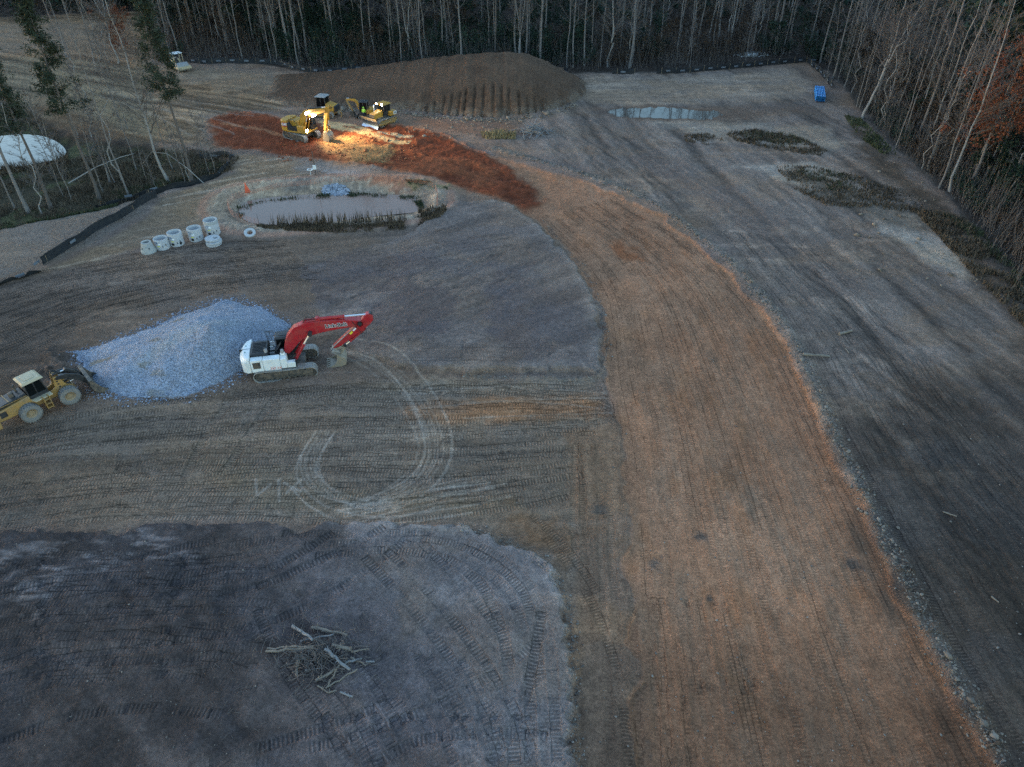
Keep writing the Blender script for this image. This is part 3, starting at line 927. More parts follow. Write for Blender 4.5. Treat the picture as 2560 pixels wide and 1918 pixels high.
MOUND = D([(575, 212), (640, 232), (720, 240), (800, 232), (880, 238), (960, 250), (1040, 254), (1110, 250), (1180, 240), (1240, 222), (1268, 200)]) + [(12.6, 128), (8, 136), (0, 140), (-14, 139), (-28, 136), (-42, 133)]
s, d = sdf(MOUND, 4)
crest = np.interp(X[s], [-50, -38, -32, -27, -20, -12, -4, 2, 5, 9, 12, 13], [.2, .4, .8, 1.4, 2.6, 4.0, 5.3, 5.6, 5.0, 3.4, 1.5, .5])
q = np.maximum(d, 0)
rill = fbm(X[s] / .9 + w1[s] * .6, Y[s] / 22, 521, 3)
zz = crest * (1 - np.exp(-q * .74 / np.maximum(crest, .3) * 1.2)) * 1.06
MM = d > 0
Z[s] = np.where(MM, Z[s] * .3 + zz + sstep(0, 2, d) * (rill - .5) * .3, Z[s])
mc = c3(.125, .071, .043) * (.75 + .5 * nB[s])[..., None] * (.8 + .4 * rill[..., None])
C[s] = np.where(MM[..., None], mc, C[s])
paint(s, MM * sstep(.55, .8, nA[s]) * .5, c3(.18, .088, .05))
paint(s, MM * sstep(2.0, .0, d) * sstep(.4, .6, nC[s]) * .6, c3(.26, .18, .12))
ROCK[s] = np.where(MM, sstep(2.4, .3, d) * .9, np.maximum(ROCK[s], sstep(-1.2, 0, d) * .8))
KIND[s] = np.where(MM, 2, KIND[s])
def rillfn(s, m, al, ac):
    e = sstep(.34, .05, np.abs(ac) + (nC[s] - .5) * .3) * m * (KIND[s] == 2) * sstep(0, 1, al) * sstep(10, 5, al + nB[s] * 3)
    Z[s] -= e * .26
    C[s] *= (1 - e * .3)[..., None].astype(np.float32)
for k in range(22):
    u0 = 860 + k * 18 + _tr.random() * 9
    x0, y0 = P(u0 * K, (150 + abs(k - 11) * 1.2) * K, 6.0)
    stroke([(x0, y0 + 3), (x0 + (k - 11) * .1, y0 - 2), (x0 + (k - 11) * .18, y0 - 7)], .9, rillfn)
# reddish stony apron in front of the mound
s, d = sdf(D([(880, 245), (1000, 258), (1100, 256), (1130, 290), (1060, 300), (960, 285), (880, 265)]), 4)
paint(s, sstep(-1, 1.5, d) * (1 - MM[:1, :1] * 0) * .6 * (KIND[s] == 0), c3(.19, .105, .065))

# dark verge vegetation stain on the right edge
s, d = sdf(D([(1830, 250), (1880, 290), (1990, 400), (2080, 470), (2150, 580), (2230, 720), (2300, 900), (2212, 720), (2120, 640), (2080, 545), (2010, 470), (1920, 390), (1850, 320)]), 3)
paint(s, sstep(-1.2, 1.2, d + (nB[s] - .5) * 3) * .8, c3(.07, .05, .033))

# lens vignette painted into the soil colour along the margins, and the general mottling of warm and grey soil
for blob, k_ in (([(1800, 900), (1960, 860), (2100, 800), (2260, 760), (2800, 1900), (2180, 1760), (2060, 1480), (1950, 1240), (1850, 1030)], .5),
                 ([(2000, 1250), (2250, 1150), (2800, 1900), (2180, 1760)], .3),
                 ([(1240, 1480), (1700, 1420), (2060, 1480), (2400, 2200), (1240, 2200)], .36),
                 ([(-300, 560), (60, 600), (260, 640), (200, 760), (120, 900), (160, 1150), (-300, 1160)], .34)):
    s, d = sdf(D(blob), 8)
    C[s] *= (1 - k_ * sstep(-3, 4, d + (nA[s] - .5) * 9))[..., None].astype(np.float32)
dry = (KIND == 0) & (litter < .3)
hue = sstep(.36, .64, fbm(X / 5.2 + w1, Y / 2.8 + w2, 601, 4))[..., None]
mixh = c3(1.24, 1.06, .96) * hue + c3(1.15, 1.06, 1.06) * (1 - hue)
pal = sstep(.5, .75, fbm(X / 7 + w2 * 2, Y / 1.6 + w1, 631, 5))[..., None] * sstep(.35, .6, fbm(X / 14, Y / 14, 637, 3))[..., None]
mixh = mixh * (1 + pal * np.array([.42, .4, .36]))
C *= np.where((dry & (ROADD < 0.2))[..., None], mixh, 1)
rh = sstep(.25, .75, fbm(X / 1.6, Y / 4.5, 607, 4))[..., None]
C *= np.where((ROADD >= 0.2)[..., None], c3(1.06, .985, .93) * rh + c3(.98, 1.01, 1.03) * (1 - rh), 1)
C *= (.86 + .28 * fbm(X / .45, Y / .45, 613, 3))[..., None]

# ------------------------------------------------------------------ ground materials and meshes
def soil_mat(name, stones=0.5, clod=1.0):
    m = bpy.data.materials.new(name)
    n, l, b = nodes_of(m)
    at = n.new('ShaderNodeAttribute'); at.attribute_name = 'soil'
    tr = n.new('ShaderNodeAttribute'); tr.attribute_name = 'tread'
    sx = n.new('ShaderNodeSeparateXYZ'); l.new(tr.outputs['Vector'], sx.inputs[0])
    ge = n.new('ShaderNodeNewGeometry')

    def noise(sc, det=6, rough=.6):
        q = n.new('ShaderNodeTexNoise')
        q.inputs['Scale'].default_value, q.inputs['Detail'].default_value, q.inputs['Roughness'].default_value = sc, det, rough
        l.new(ge.outputs['Position'], q.inputs['Vector'])
        return q.outputs[0]

    def math_(op, a, c=None, e=None):
        q = n.new('ShaderNodeMath'); q.operation = op
        for i, z_ in enumerate((a, c, e)):
            if z_ is None:
                continue
            if isinstance(z_, (int, float)):
                q.inputs[i].default_value = z_
            else:
                l.new(z_, q.inputs[i])
        return q.outputs[0]

    def rng(a, i0, i1, o0, o1):
        q = n.new('ShaderNodeMapRange')
        for i, z_ in enumerate((i0, i1, o0, o1)):
            q.inputs[i + 1].default_value = z_
        l.new(a, q.inputs[0])
        return q.outputs[0]
    mid = noise(2.2, 5)
    fine = math_('ADD', math_('MULTIPLY', noise(7.0, 8, .72), .62), math_('MULTIPLY', noise(24.0, 4, .6), .38))
    # cleat bars: phase runs along each lane
    wob = math_('MULTIPLY', math_('SUBTRACT', noise(3.0, 3), .5), 3.0)
    bars = math_('SINE', math_('ADD', sx.outputs[0], wob))
    press = math_('MULTIPLY', sx.outputs[1], rng(fine, .3, .6, .5, 1.1))
    tread = math_('MULTIPLY', bars, press)
    vo = n.new('ShaderNodeTexVoronoi')
    vo.inputs['Scale'].default_value = 5.5
    l.new(ge.outputs['Position'], vo.inputs['Vector'])
    amt = math_('ADD', math_('MULTIPLY', sx.outputs[2], .9), rng(mid, .5, .75, .03, .22 * stones))
    pebble = math_('MULTIPLY', math_('LESS_THAN', vo.outputs['Distance'], math_('MULTIPLY', amt, .42)), rng(fine, .35, .6, .3, 1.0))
    tone = math_('MULTIPLY', rng(fine, .36, .64, .5, 1.5), rng(mid, .3, .7, .82, 1.18))
    tone = math_('MULTIPLY', tone, math_('ADD', 1.0, math_('MULTIPLY', tread, .52)))
    mu = n.new('ShaderNodeVectorMath'); mu.operation = 'SCALE'
    l.new(at.outputs['Color'], mu.inputs[0]); l.new(tone, mu.inputs['Scale'])
    mx = n.new('ShaderNodeMix'); mx.data_type = 'RGBA'
    l.new(math_('MULTIPLY', pebble, .75), mx.inputs['Factor'])
    l.new(mu.outputs[0], mx.inputs['A'])
    mx.inputs['B'].default_value = (.34, .29, .24, 1)
    l.new(mx.outputs['Result'], b.inputs['Base Color'])
    b.inputs['Roughness'].default_value = .92
    b.inputs['Specular IOR Level'].default_value = .15
    hgt = math_('ADD', math_('MULTIPLY', tread, .06), math_('ADD', math_('MULTIPLY', fine, .2 * clod), math_('MULTIPLY', pebble, .05)))
    bp = n.new('ShaderNodeBump')
    bp.inputs['Strength'].default_value = 1.0
    bp.inputs['Distance'].default_value = 1.0
    l.new(hgt, bp.inputs['Height'])
    l.new(bp.outputs[0], b.inputs['Normal'])
    return m


def gravel_mat():
    m = bpy.data.materials.new('crushed_stone')
    n, l, b = nodes_of(m)
    at = n.new('ShaderNodeAttribute'); at.attribute_name = 'soil'
    ge = n.new('ShaderNodeNewGeometry')
    vo = n.new('ShaderNodeTexVoronoi'); vo.inputs['Scale'].default_value = 16.0
    l.new(ge.outputs['Position'], vo.inputs['Vector'])
    hs = n.new('ShaderNodeSeparateColor'); l.new(vo.outputs['Color'], hs.inputs[0])
    mp = n.new('ShaderNodeMapRange')
    mp.inputs[3].default_value, mp.inputs[4].default_value = .45, 1.55
    l.new(hs.outputs[0], mp.inputs[0])
    mu = n.new('ShaderNodeVectorMath'); mu.operation = 'SCALE'
    l.new(at.outputs['Color'], mu.inputs[0]); l.new(mp.outputs[0], mu.inputs['Scale'])
    l.new(mu.outputs[0], b.inputs['Base Color'])
    b.inputs['Roughness'].default_value = .8
    bp = n.new('ShaderNodeBump'); bp.inputs['Distance'].default_value = .1; bp.invert = True
    l.new(vo.outputs['Distance'], bp.inputs['Height']); l.new(bp.outputs[0], b.inputs['Normal'])
    return m


KIND[(ROADD > .0) & (KIND == 0)] = 1
kq = KIND[:-1, :-1]
ii = np.arange(NJ * NI).reshape(NJ, NI)
quads = np.stack([ii[:-1, :-1], ii[:-1, 1:], ii[1:, 1:], ii[1:, :-1]], -1)
V = np.stack([X, Y, Z], -1).reshape(-1, 3)
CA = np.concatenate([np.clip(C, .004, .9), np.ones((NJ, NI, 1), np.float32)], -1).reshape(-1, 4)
TA = np.stack([TRP, TRS, ROCK], -1).reshape(-1, 3)
soil, clay = soil_mat('bare_soil'), soil_mat('packed_clay', .7, .8)
for k_, nm, mt in ((0, 'ground', soil), (1, 'dirt_road', clay), (2, 'dirt_mound', soil_mat('spoil_soil', 1.0, 1.4)), (3, 'gravel_heap', gravel_mat())):
    fq = quads[kq == k_]
    used = np.zeros(NJ * NI, bool)
    used[fq.ravel()] = True
    remap = np.cumsum(used) - 1
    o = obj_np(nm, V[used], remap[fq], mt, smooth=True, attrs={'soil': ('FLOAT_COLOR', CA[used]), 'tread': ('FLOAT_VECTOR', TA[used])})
    if k_ == 3:
        tag(o, 'heap of pale blue-grey crushed stone behind the red and white excavator', 'gravel', kind='stuff')
    else:
        o['kind'] = 'structure'


def zg(x, y):
    """Height of the ground at (x, y)."""
    j = min(max(int(np.searchsorted(Yr, y)), 1), NJ - 1)
    t = (y - Yr[j - 1]) / (Yr[j] - Yr[j - 1])
    z = []
    for jj in (j - 1, j):
        i = min(max(int(np.searchsorted(Sc, x / HWr[jj])), 1), NI - 1)
        z.append(float(Z[jj, i]))
    return z[0] + (z[1] - z[0]) * min(max(t, 0), 1)


def on(u, v, z=None):
    """(x, y, ground height) under photograph pixel (u, v) of the 2212-wide view."""
    x, y = P(u * K, v * K)
    return (x, y, zg(x, y) if z is None else z)


# ---- water
def water_mat(name, col, rough, spec=.5, rip=.004):
    m = bpy.data.materials.new(name)
    n, l, b = nodes_of(m)
    b.inputs['Base Color'].default_value = (*col, 1)
    b.inputs['Roughness'].default_value = rough
    b.inputs['IOR'].default_value = 1.33
    b.inputs['Specular IOR Level'].default_value = spec
    ge = n.new('ShaderNodeNewGeometry')
    no = n.new('ShaderNodeTexNoise'); no.inputs['Scale'].default_value = 1.6; no.inputs['Detail'].default_value = 3
    l.new(ge.outputs['Position'], no.inputs['Vector'])
    bp = n.new('ShaderNodeBump'); bp.inputs['Distance'].default_value = rip
    l.new(no.outputs[0], bp.inputs['Height']); l.new(bp.outputs[0], b.inputs['Normal'])
    return m


def sheet(name, poly, z, m, grow=1.0):
    p = np.array(poly)
    c = p.mean(0)
    dlt = p - c
    ln = np.hypot(dlt[:, 0], dlt[:, 1])[:, None]
    p = c + dlt * (1 + grow / ln)
    p = smooth_path([tuple(q) for q in np.vstack([p, p[:1]])], .8)[:-1]
    mb = MB()
    mb.add([(q[0], q[1], z) for q in p] + [(c[0], c[1], z)], [(i, (i + 1) % len(p), len(p)) for i in range(len(p))])
    o = obj(name, mb, m)
    o['kind'] = 'structure'
    return o


sheet('pond_water', POND, POND_Z, water_mat('muddy_water', (.26, .155, .115), .1, .22), .6)
sheet('marsh_water', WETPOND, WETPOND_Z, water_mat('marsh_water', (.09, .08, .07), .07, .3, .02), .8)
sheet('puddle_water', PUDDLE, -.07, water_mat('puddle_water', (.07, .055, .045), .03, .36), 1.6)

# ------------------------------------------------------------------ construction machines (x forward, y to the driver's left, z up)
def rot2(rz, piv=(0, 0, 0)):
    return Matrix.Translation(piv) @ Matrix.Rotation(rz, 4, 'Z') @ Matrix.Translation(-Vector(piv))


def bar2d(cl, hw):
    """Outline of a beam with a centre line and half-widths."""
    n = len(cl)
    up, dn = [], []
    for i, (x, z) in enumerate(cl):
        a, b = cl[max(i - 1, 0)], cl[min(i + 1, n - 1)]
        dx, dz = b[0] - a[0], b[1] - a[1]
        L = math.hypot(dx, dz)
        up.append((x - dz / L * hw[i], z + dx / L * hw[i]))
        dn.append((x + dz / L * hw[i], z - dx / L * hw[i]))
    return up + dn[::-1]


def track_unit(parent, yc, L, w, h, shoe='shoe', frame='iron', x0=0.0, nroll=6, xf=None, pitch=.19, ramp=0.0):
    r = h / 2
    st = L - h
    per = 2 * st + math.pi * h
    n = int(per / pitch)
    p = per / n

    def at(s):
        s %= per
        if s < st:
            return (-st / 2 + s, 0), (1, 0)
        s -= st
        if s < math.pi * r:
            a = -math.pi / 2 + s / r
            return (st / 2 + r * math.cos(a), r + r * math.sin(a)), (-math.sin(a), math.cos(a))
        s -= math.pi * r
        if s < st:
            sag = -.04 * math.sin(math.pi * s / st)
            return (st / 2 - s, h + sag), (-1, 0)
        s -= st
        a = math.pi / 2 + s / r
        return (-st / 2 + r * math.cos(a), r + r * math.sin(a)), (-math.sin(a), math.cos(a))
    m = MB()
    for k in range(n):
        (x, z), (tx, tz) = at(k * p)
        nx, nz = tz, -tx
        for a0, a1, b0, b1 in ((-.47, .47, -.035, 0), (-.46, -.36, 0, .03), (.1, .17, 0, .022)):
            q = [(x0 + x + tx * a * p + nx * b, z + tz * a * p + nz * b) for a, b in ((a0, b0), (a1, b0), (a1, b1), (a0, b1))]
            m.prism(q, yc - w / 2, yc + w / 2)
    if xf:
        m.xf(xf)
    t = obj('track', m, M[shoe], parent, ang=20)
    m = MB()
    m.prism(bar2d([(x0 - st / 2 - .1, r + .02), (x0 - st * .3, r + .1), (x0 + st * .3, r + .1), (x0 + st / 2 + .1, r)], [.14, .2, .2, .14]), yc - w * .32, yc + w * .32)
    m.prism([(x0 - st * .42, .14), (x0 + st * .42, .14), (x0 + st * .42, r), (x0 - st * .42, r)], yc - w * .22, yc + w * .22)
    if xf:
        m.xf(xf)
    obj('track_frame', m, M[frame], t, bevel=.015)
    for nm, xx, rr in (('idler', st / 2, r * .82), ('sprocket', -st / 2, r * .8)):
        m = MB()
        m.lathe([(.0, -w * .36), (rr * .5, -w * .36), (rr * .55, -w * .28), (rr, -w * .26), (rr, w * .26), (rr * .55, w * .28), (rr * .5, w * .36), (0, w * .36)], 18, (x0 + xx, yc, r), 'y')
        if xf:
            m.xf(xf)
        obj(nm, m, M[frame], t)
    for k in range(nroll):
        m = MB()
        m.lathe([(0, -w * .3), (.11, -w * .3), (.12, w * .3), (0, w * .3)], 10, (x0 - st * .4 + st * .8 * k / (nroll - 1), yc, .17), 'y')
        if xf:
            m.xf(xf)
        obj('roller', m, M[frame], t)
    return t


def cab_unit(parent, x0, x1, y0, y1, z0, z1, frame='black', roof='black', lean=.0, xf=None, post=.09, belt=.9, seat=True, over=.06, low=None, op=False):
    """Driver's cab: lower panels, corner posts, roof, panes all round, a seat inside."""
    m = MB()
    zb = z0 + belt
    fx = x1 - lean
    m.bx(x0, x1, y0, y1, z0, z0 + .12)
    for ya, yb in ((y0, y0 + post), (y1 - post, y1)):
        m.prism([(x0, z0 + .12), (x0 + post, z0 + .12), (x0 + post, z1 - .1), (x0, z1 - .1)], ya, yb)
        m.prism([(x1 - post, z0 + .12), (x1, z0 + .12), (fx, z1 - .1), (fx - post, z1 - .1)], ya, yb)
        xm = x0 + (x1 - x0) * .45
        m.bx(xm, xm + post * .8, ya + .002, yb - .002, z0 + .12, z1 - .1)
        m.bx(x0 + post, x1 - post, ya + .01, yb - .01, z0 + .12, zb - .35 if low is None else z0 + low)
    m.bx(x0 + .01, x0 + post - .02, y0 + post, y1 - post, z0 + .12, zb)
    if xf:
        m.xf(xf)
    c = obj('cab', m, M[frame], parent, bevel=.02)
    m = MB()
    m.slab([(x0 - over, y0 - over), (fx + over * 2, y0 - over), (fx + over * 2, y1 + over), (x0 - over, y1 + over)], z1 - .1, z1 + .06,
           [(x0 + .04, y0 + .05), (fx, y0 + .05), (fx, y1 - .05), (x0 + .04, y1 - .05)])
    m.bx(x0 + .25, fx - .25, y0 + .25, y1 - .25, z1 + .055, z1 + .1)
    if xf:
        m.xf(xf)
    obj('roof', m, M[roof], c, bevel=.02)
    lo = zb - .35 if low is None else z0 + low
    for q in ('r', 'l', 'f', 'b'):
        m = MB()
        if q == 'r':
            m.prism([(x0 + post, lo), (x1 - post, lo), (fx - post, z1 - .1), (x0 + post, z1 - .1)], y0 + .03, y0 + .045)
        elif q == 'l':
            m.prism([(x0 + post, lo), (x1 - post, lo), (fx - post, z1 - .1), (x0 + post, z1 - .1)], y1 - .045, y1 - .03)
        elif q == 'f':
            m.prism([(x1 - .05, z0 + .12), (x1 - .035, z0 + .12), (fx - .035, z1 - .1), (fx - .05, z1 - .1)], y0 + post, y1 - post)
        else:
            m.bx(x0 + .03, x0 + .045, y0 + post, y1 - post, zb, z1 - .1)
        if xf:
            m.xf(xf)
        obj('window', m, M['glass'], c, ang=20)
    if seat:
        m = MB()
        xc, yc = x0 + (x1 - x0) * .42, (y0 + y1) / 2
        m.bx(xc - .25, xc + .25, yc - .25, yc + .25, z0 + .12, z0 + .55)
        m.prism([(xc - .3, z0 + .5), (xc - .16, z0 + .5), (xc - .26, z0 + 1.15), (xc - .38, z0 + 1.15)], yc - .24, yc + .24)
        m.bx(xc + .3, xc + .4, yc - .36, yc - .26, z0 + .12, z0 + .8)
        m.bx(xc + .3, xc + .4, yc + .26, yc + .36, z0 + .12, z0 + .8)
        if xf:
            m.xf(xf)
        obj('seat', m, M['black'], c, bevel=.03)
    return c


def ram(parent, a, b, y, r, frac=.58, barrel='red', name='cylinder', xf=None):
    """Hydraulic ram in the plane of the boom: barrel (with eye) from a, chrome rod to b."""
    A, B = Vector((a[0], y, a[1])), Vector((b[0], y, b[1]))
    m = MB()
    C = A + (B - A) * frac
    m.tube([A, A + (C - A) * .94, A + (C - A) * .945, C], [r, r, r * 1.18, r * 1.18], 12)
    m.lathe([(r * 1.05, -r * .9), (r * 1.05, r * .9)], 10, tuple(A), 'y')
    if xf:
        m.xf(xf)
    o = obj(name, m, M[barrel], parent)
    m = MB()
    m.tube([C, B], r * .55, 10)
    if xf:
        m.xf(xf)
    obj('rod', m, M['chrome'], o)
    m = MB()
    m.lathe([(0, -r * 1.5), (r * 1.35, -r * 1.5), (r * 1.35, r * 1.5), (0, r * 1.5)], 12, tuple(B), 'y')
    if xf:
        m.xf(xf)
    obj('pin', m, M['black'], o)
    return o


def bucket_unit(parent, prof, w, teeth, mt='steel', mt2='black', xf=None, cheek=None, lipdir=(-1, -.05), y0=0.0):
    """Digging bucket: a curved shell along prof, two cheeks, lip and teeth."""
    m = MB()
    n = len(prof)
    inn = []
    cx, cz = sum(p[0] for p in prof) / n, sum(p[1] for p in prof) / n
    for p in prof:
        d = math.hypot(cx - p[0], cz - p[1])
        inn.append((p[0] + (cx - p[0]) / d * .05, p[1] + (cz - p[1]) / d * .05))
    m.prism(list(prof) + inn[::-1], y0 - w / 2, y0 + w / 2)
    for s in (-1, 1):
        ya = y0 + s * (w / 2 - .02)
        m.prism(list(cheek or prof), min(ya, ya + s * .045), max(ya, ya + s * .045))
    if xf:
        m.xf(xf)
    o = obj('bucket', m, M[mt], parent, bevel=.01)
    lip = prof[-1]
    for k in range(teeth):
        y = y0 - w / 2 + .1 + (w - .2) * k / (teeth - 1)
        m = MB()
        dx, dz = lipdir
        m.prism([(lip[0] + .06, lip[1] - .06), (lip[0] + dx * .26, lip[1] + dz * .26 - .015), (lip[0] + dx * .26, lip[1] + dz * .26 + .015), (lip[0] + .06, lip[1] + .06)], y - .06, y + .06)
        if xf:
            m.xf(xf)
        obj('tooth', m, M[mt], o, bevel=.008)
    return o


def lamp_on(parent, p, aim, size=.11, power=0.0, xf=None, spot=70, col=(1.0, .74, .38), bulb=None):
    """Lit work lamp: dark housing, glowing face, and the light it throws."""
    p, aim = Vector(p), Vector(aim).normalized()
    m = MB()
    m.tube([p - aim * size * .9, p], [size * .7, size * 1.02], 12)
    o = obj('work_lamp', m.xf(xf) if xf else m, M['black'], parent)
    m = MB()
    m.tube([p + aim * .002, p + aim * size * .25, p + aim * size * .4], [size, size * .85, size * .3], 12)
    obj('lens', m.xf(xf) if xf else m, bulb or M['lamp'], o)
    if power:
        ld = bpy.data.lights.new('work_light', 'SPOT')
        ld.energy, ld.spot_size, ld.spot_blend, ld.shadow_soft_size, ld.color = power, R(spot), .8, .08, col
        lo = bpy.data.objects.new('work_light', ld)
        q = p + aim * size * .7
        d = aim
        if xf:
            q = xf @ q
            d = xf.to_3x3() @ aim
        lo.location = q
        lo.rotation_euler = d.to_track_quat('-Z', 'Y').to_euler()
        COL.objects.link(lo)
        lo.parent = o
    return o


def put(root, u, v, rz, dz=0.0):
    x, y, z = on(u, v)
    root.location = (x, y, z + dz)
    root.rotation_euler = (0, 0, rz)


# ------------------------------------------------ red and white crawler excavator beside the gravel
def red_excavator():
    t = thing('crawler_excavator', 'white crawler excavator with red boom parked in front of the gravel heap', 'excavator')
    t.location = (-18.05, 45.95, zg(-18, 45) - .03)
    t.rotation_euler = (0, 0, R(11))
    for s in (-1, 1):
        track_unit(t, s * 1.3, 4.85, .72, 1.0, nroll=8)
    m = MB()
    m.bx(-1.5, 1.5, -.95, .95, .45, .85)
    m.prism([(-.9, .8), (.9, .8), (.7, 1.08), (-.7, 1.08)], -.8, .8)
    m.cyl((0, 0, .95), (0, 0, 1.2), .72, 24)
    obj('undercarriage', m, M['iron'], t, bevel=.03)
    # upper works
    hx = Matrix.Translation((-3.3, 0, -.27)) @ Matrix.Diagonal((.845, 1, 1, 1)) @ Matrix.Translation((3.02, 0, 0))
    m = MB()
    m.slab([(-2.0, -1.38), (2.0, -1.42), (2.05, -.4), (1.6, -.36), (1.6, .36), (2.1, .4), (2.1, 1.4), (-2.0, 1.4)], 1.16, 1.36)
    m.bx(-1.9, .2, -.6, .6, 1.36, 1.75)
    obj('deck', m.xf(hx), M['black'], t, bevel=.02)
    m = MB()
    arc = [(-2.02, 1.45), (-2.45, 1.42), (-2.8, 1.16), (-2.98, .55), (-3.02, 0), (-2.98, -.55), (-2.8, -1.16), (-2.45, -1.42), (-2.02, -1.45)]
    m.slab(arc, 1.14, 2.2)
    m.slab(arc, 2.2, 2.5, [(x + (.34 if x < -2.1 else 0), y * .97) for x, y in arc])
    cw = obj('counterweight', m.xf(hx), M['white'], t, bevel=.05)
    m = MB()
    m.bx(-3.03, -2.0, -.012, .012, 1.7, 2.515)
    m.bx(-3.12, -2.95, -.06, .06, 1.95, 2.03)
    obj('seam', m.xf(hx), M['black'], cw)
    for s in (-1, 1):
        m = MB()
        m.slab([(-2.5, s * .45 - .09), (-2.36, s * .45), (-2.5, s * .45 + .09)], 2.5, 2.508)
        obj('emblem', m.xf(hx), mat('green_emblem' if s < 0 else 'green_emblem_far', (.02, .16, .1), .5), cw)
    m = MB()
    m.bx(-1.98, -.45, -.88, 1.0, 1.75, 2.42)
    m.slab([(-1.98, -.9), (-.42, -.9), (-.42, 1.02), (-1.98, 1.02)], 2.42, 2.56, [(-1.9, -.78), (-.5, -.78), (-.5, .9), (-1.9, .9)])
    hd = obj('engine_hood', m.xf(hx), M['black'], t, bevel=.03)
    for k in range(7):
        m = MB()
        m.bx(-1.78, -.62, -.62 + k * .2, -.55 + k * .2, 2.56, 2.595)
        obj('louvre', m.xf(hx), M['rubber'], hd)
    m = MB()
    m.lathe([(.0, .05), (.09, .05), (.09, -.1), (.13, -.1), (.13, -.3)], 12, (-.62, -.62, 2.78))
    obj('exhaust', m.xf(hx), M['iron'], hd)
    # right side: rear door with mesh, long panel, stepped tank in front
    m = MB()
    m.bx(-1.98, -.92, -1.46, -1.4, 1.2, 2.3)
    m.bx(-1.98, -.92, -1.4, -.9, 2.22, 2.3)
    m.bx(-1.98, -1.9, -1.4, -.9, 1.3, 2.2)
    d_ = obj('rear_door', m.xf(hx), M['white'], t, bevel=.02)
    m = MB()
    m.bx(-1.8, -1.12, -1.475, -1.455, 1.55, 2.12)
    g = obj('grille', m.xf(hx), M['iron'], d_)
    m = MB()
    m.bx(-.9, .62, -1.46, -.86, 1.3, 2.28)
    m.bx(-.9, .62, -1.44, -.9, 1.2, 1.3)
    sp = obj('side_panel', m.xf(hx), M['white'], t, bevel=.03)
    add_text('350 X4', .34, M['lettering_white'], sp, hx @ side_mtx(.12, -1.464, 1.42), .016, shear=.25, depth=.003)
    add_text('350 X4', .34, M['lettering_red'], sp, hx @ side_mtx(.12, -1.469, 1.42), .0, shear=.25, depth=.003)
    m = MB()
    m.bx(.64, 1.2, -1.44, -.62, 1.3, 2.2)
    m.bx(1.2, 1.95, -1.44, -1.02, 1.3, 1.78)
    m.bx(.7, 1.1, -.98, -.7, 2.2, 2.42)
    tk = obj('fuel_tank', m.xf(hx), M['white'], t, bevel=.04)
    m = MB()
    m.bx(1.22, 1.94, -1.0, -.5, 1.36, 1.52)
    m.bx(1.96, 2.0, -1.4, -1.32, 1.1, 1.9)
    m.bx(1.96, 2.0, -1.18, -1.1, 1.1, 1.9)
    for z in (1.2, 1.5, 1.8):
        m.bx(1.965, 1.995, -1.32, -1.18, z, z + .04)
    obj('step', m.xf(hx), M['black'], tk)
    for x, y in ((-.55, -.72), (.9, -.84)):
        m = MB()
        m.lathe([(0, .24), (.13, .24), (.15, .16), (.15, -.02)], 14, (x, y, 2.42 if x > 0 else 2.56))
        obj('filter_bowl', m.xf(hx), M['deck'], tk)
    # walkway between the hood and the boom, with its guard rail
    m = MB()
    m.bx(-.4, .05, -.84, .1, 1.9, 1.98)
    m.bx(-.38, .1, .1, .55, 2.05, 2.13)
    m.bx(-.38, .15, .55, 1.05, 2.2, 2.28)
    ww = obj('walkway', m.xf(hx), M['deck'], t, bevel=.015)
    for ya, yb, za in ((-.38, -.35, 1.98), (.08, .12, 2.0)):
        m = MB()
        m.bx(-.4, .05, ya, yb, za, za + .1)
        obj('tread_edge', m.xf(hx), M['rubber'], ww)
    m = MB()
    for x in (-.5, -.15, .2):
        m.tube([(x, 1.0, 2.3), (x - .1, 1.0, 3.3)], .02, 6)
    for z, q in ((2.4, .01), (2.85, .055), (3.3, .1)):
        m.tube([(-.5 - q, 1.0, z), (.2 - q, 1.0, z)], .025, 6)
    m.tube([(-.42, .2, 1.98), (-.42, .2, 2.75), (-.42, .9, 2.85), (-.42, .9, 2.1)], .018, 6)
    obj('guard_rail', m.xf(hx), M['black'], t)
    m = MB()
    m.bx(-.42, -.1, .5, 1.38, 1.36, 2.2)
    obj('left_box', m.xf(hx), M['white'], t, bevel=.03)
    cab_unit(t, -.55, 1.05, .38, 1.36, 1.1, 2.7, 'black', 'black', lean=.12, belt=1.0)
    # valve gear and hoses round the boom foot
    m = MB()
    m.bx(.1, .62, -.55, -.1, 1.36, 1.95)
    m.bx(.15, .55, .05, .42, 1.36, 1.85)
    for k in range(7):
        y = -.4 + k * .12
        m.tube([(.1, y, 1.9), (.25, y, 2.3 + .05 * (k % 3)), (.5, y * .6, 2.45), (.75, y * .45, 2.75)], .025, 6)
    obj('hydraulic_hoses', m.xf(hx), M['rubber'], t)
    # boom
    m = MB()
    cl = [(.22, 1.66), (.5, 2.15), (.92, 2.85), (1.45, 3.38), (2.2, 3.64), (3.2, 3.74), (4.4, 3.78), (5.4, 3.75), (6.17, 3.72)]
    m.prism(bar2d(cl, [.2, .38, .52, .6, .61, .52, .42, .33, .24]), -.3, .3)
    m.lathe([(.26, -.42), (.26, .42)], 16, (6.17, 0, 3.73), 'y')
    bo = obj('boom', m, M['red'], t, bevel=.03)
    m = MB()
    m.lathe([(0, -.45), (.17, -.45), (.17, .45), (0, .45)], 16, (6.17, 0, 3.73), 'y')
    obj('tip_pin', m, M['black'], bo)
    m = MB()
    for y in (-.2, -.1, .1, .2):
        m.tube([(.5, y, 2.62), (.85, y, 3.3), (1.35, y, 3.86), (2.1, y, 4.28), (2.9, y, 4.32), (3.3, y * .7, 4.35)], .03, 6)
    obj('boom_pipe', m, M['red'], bo)
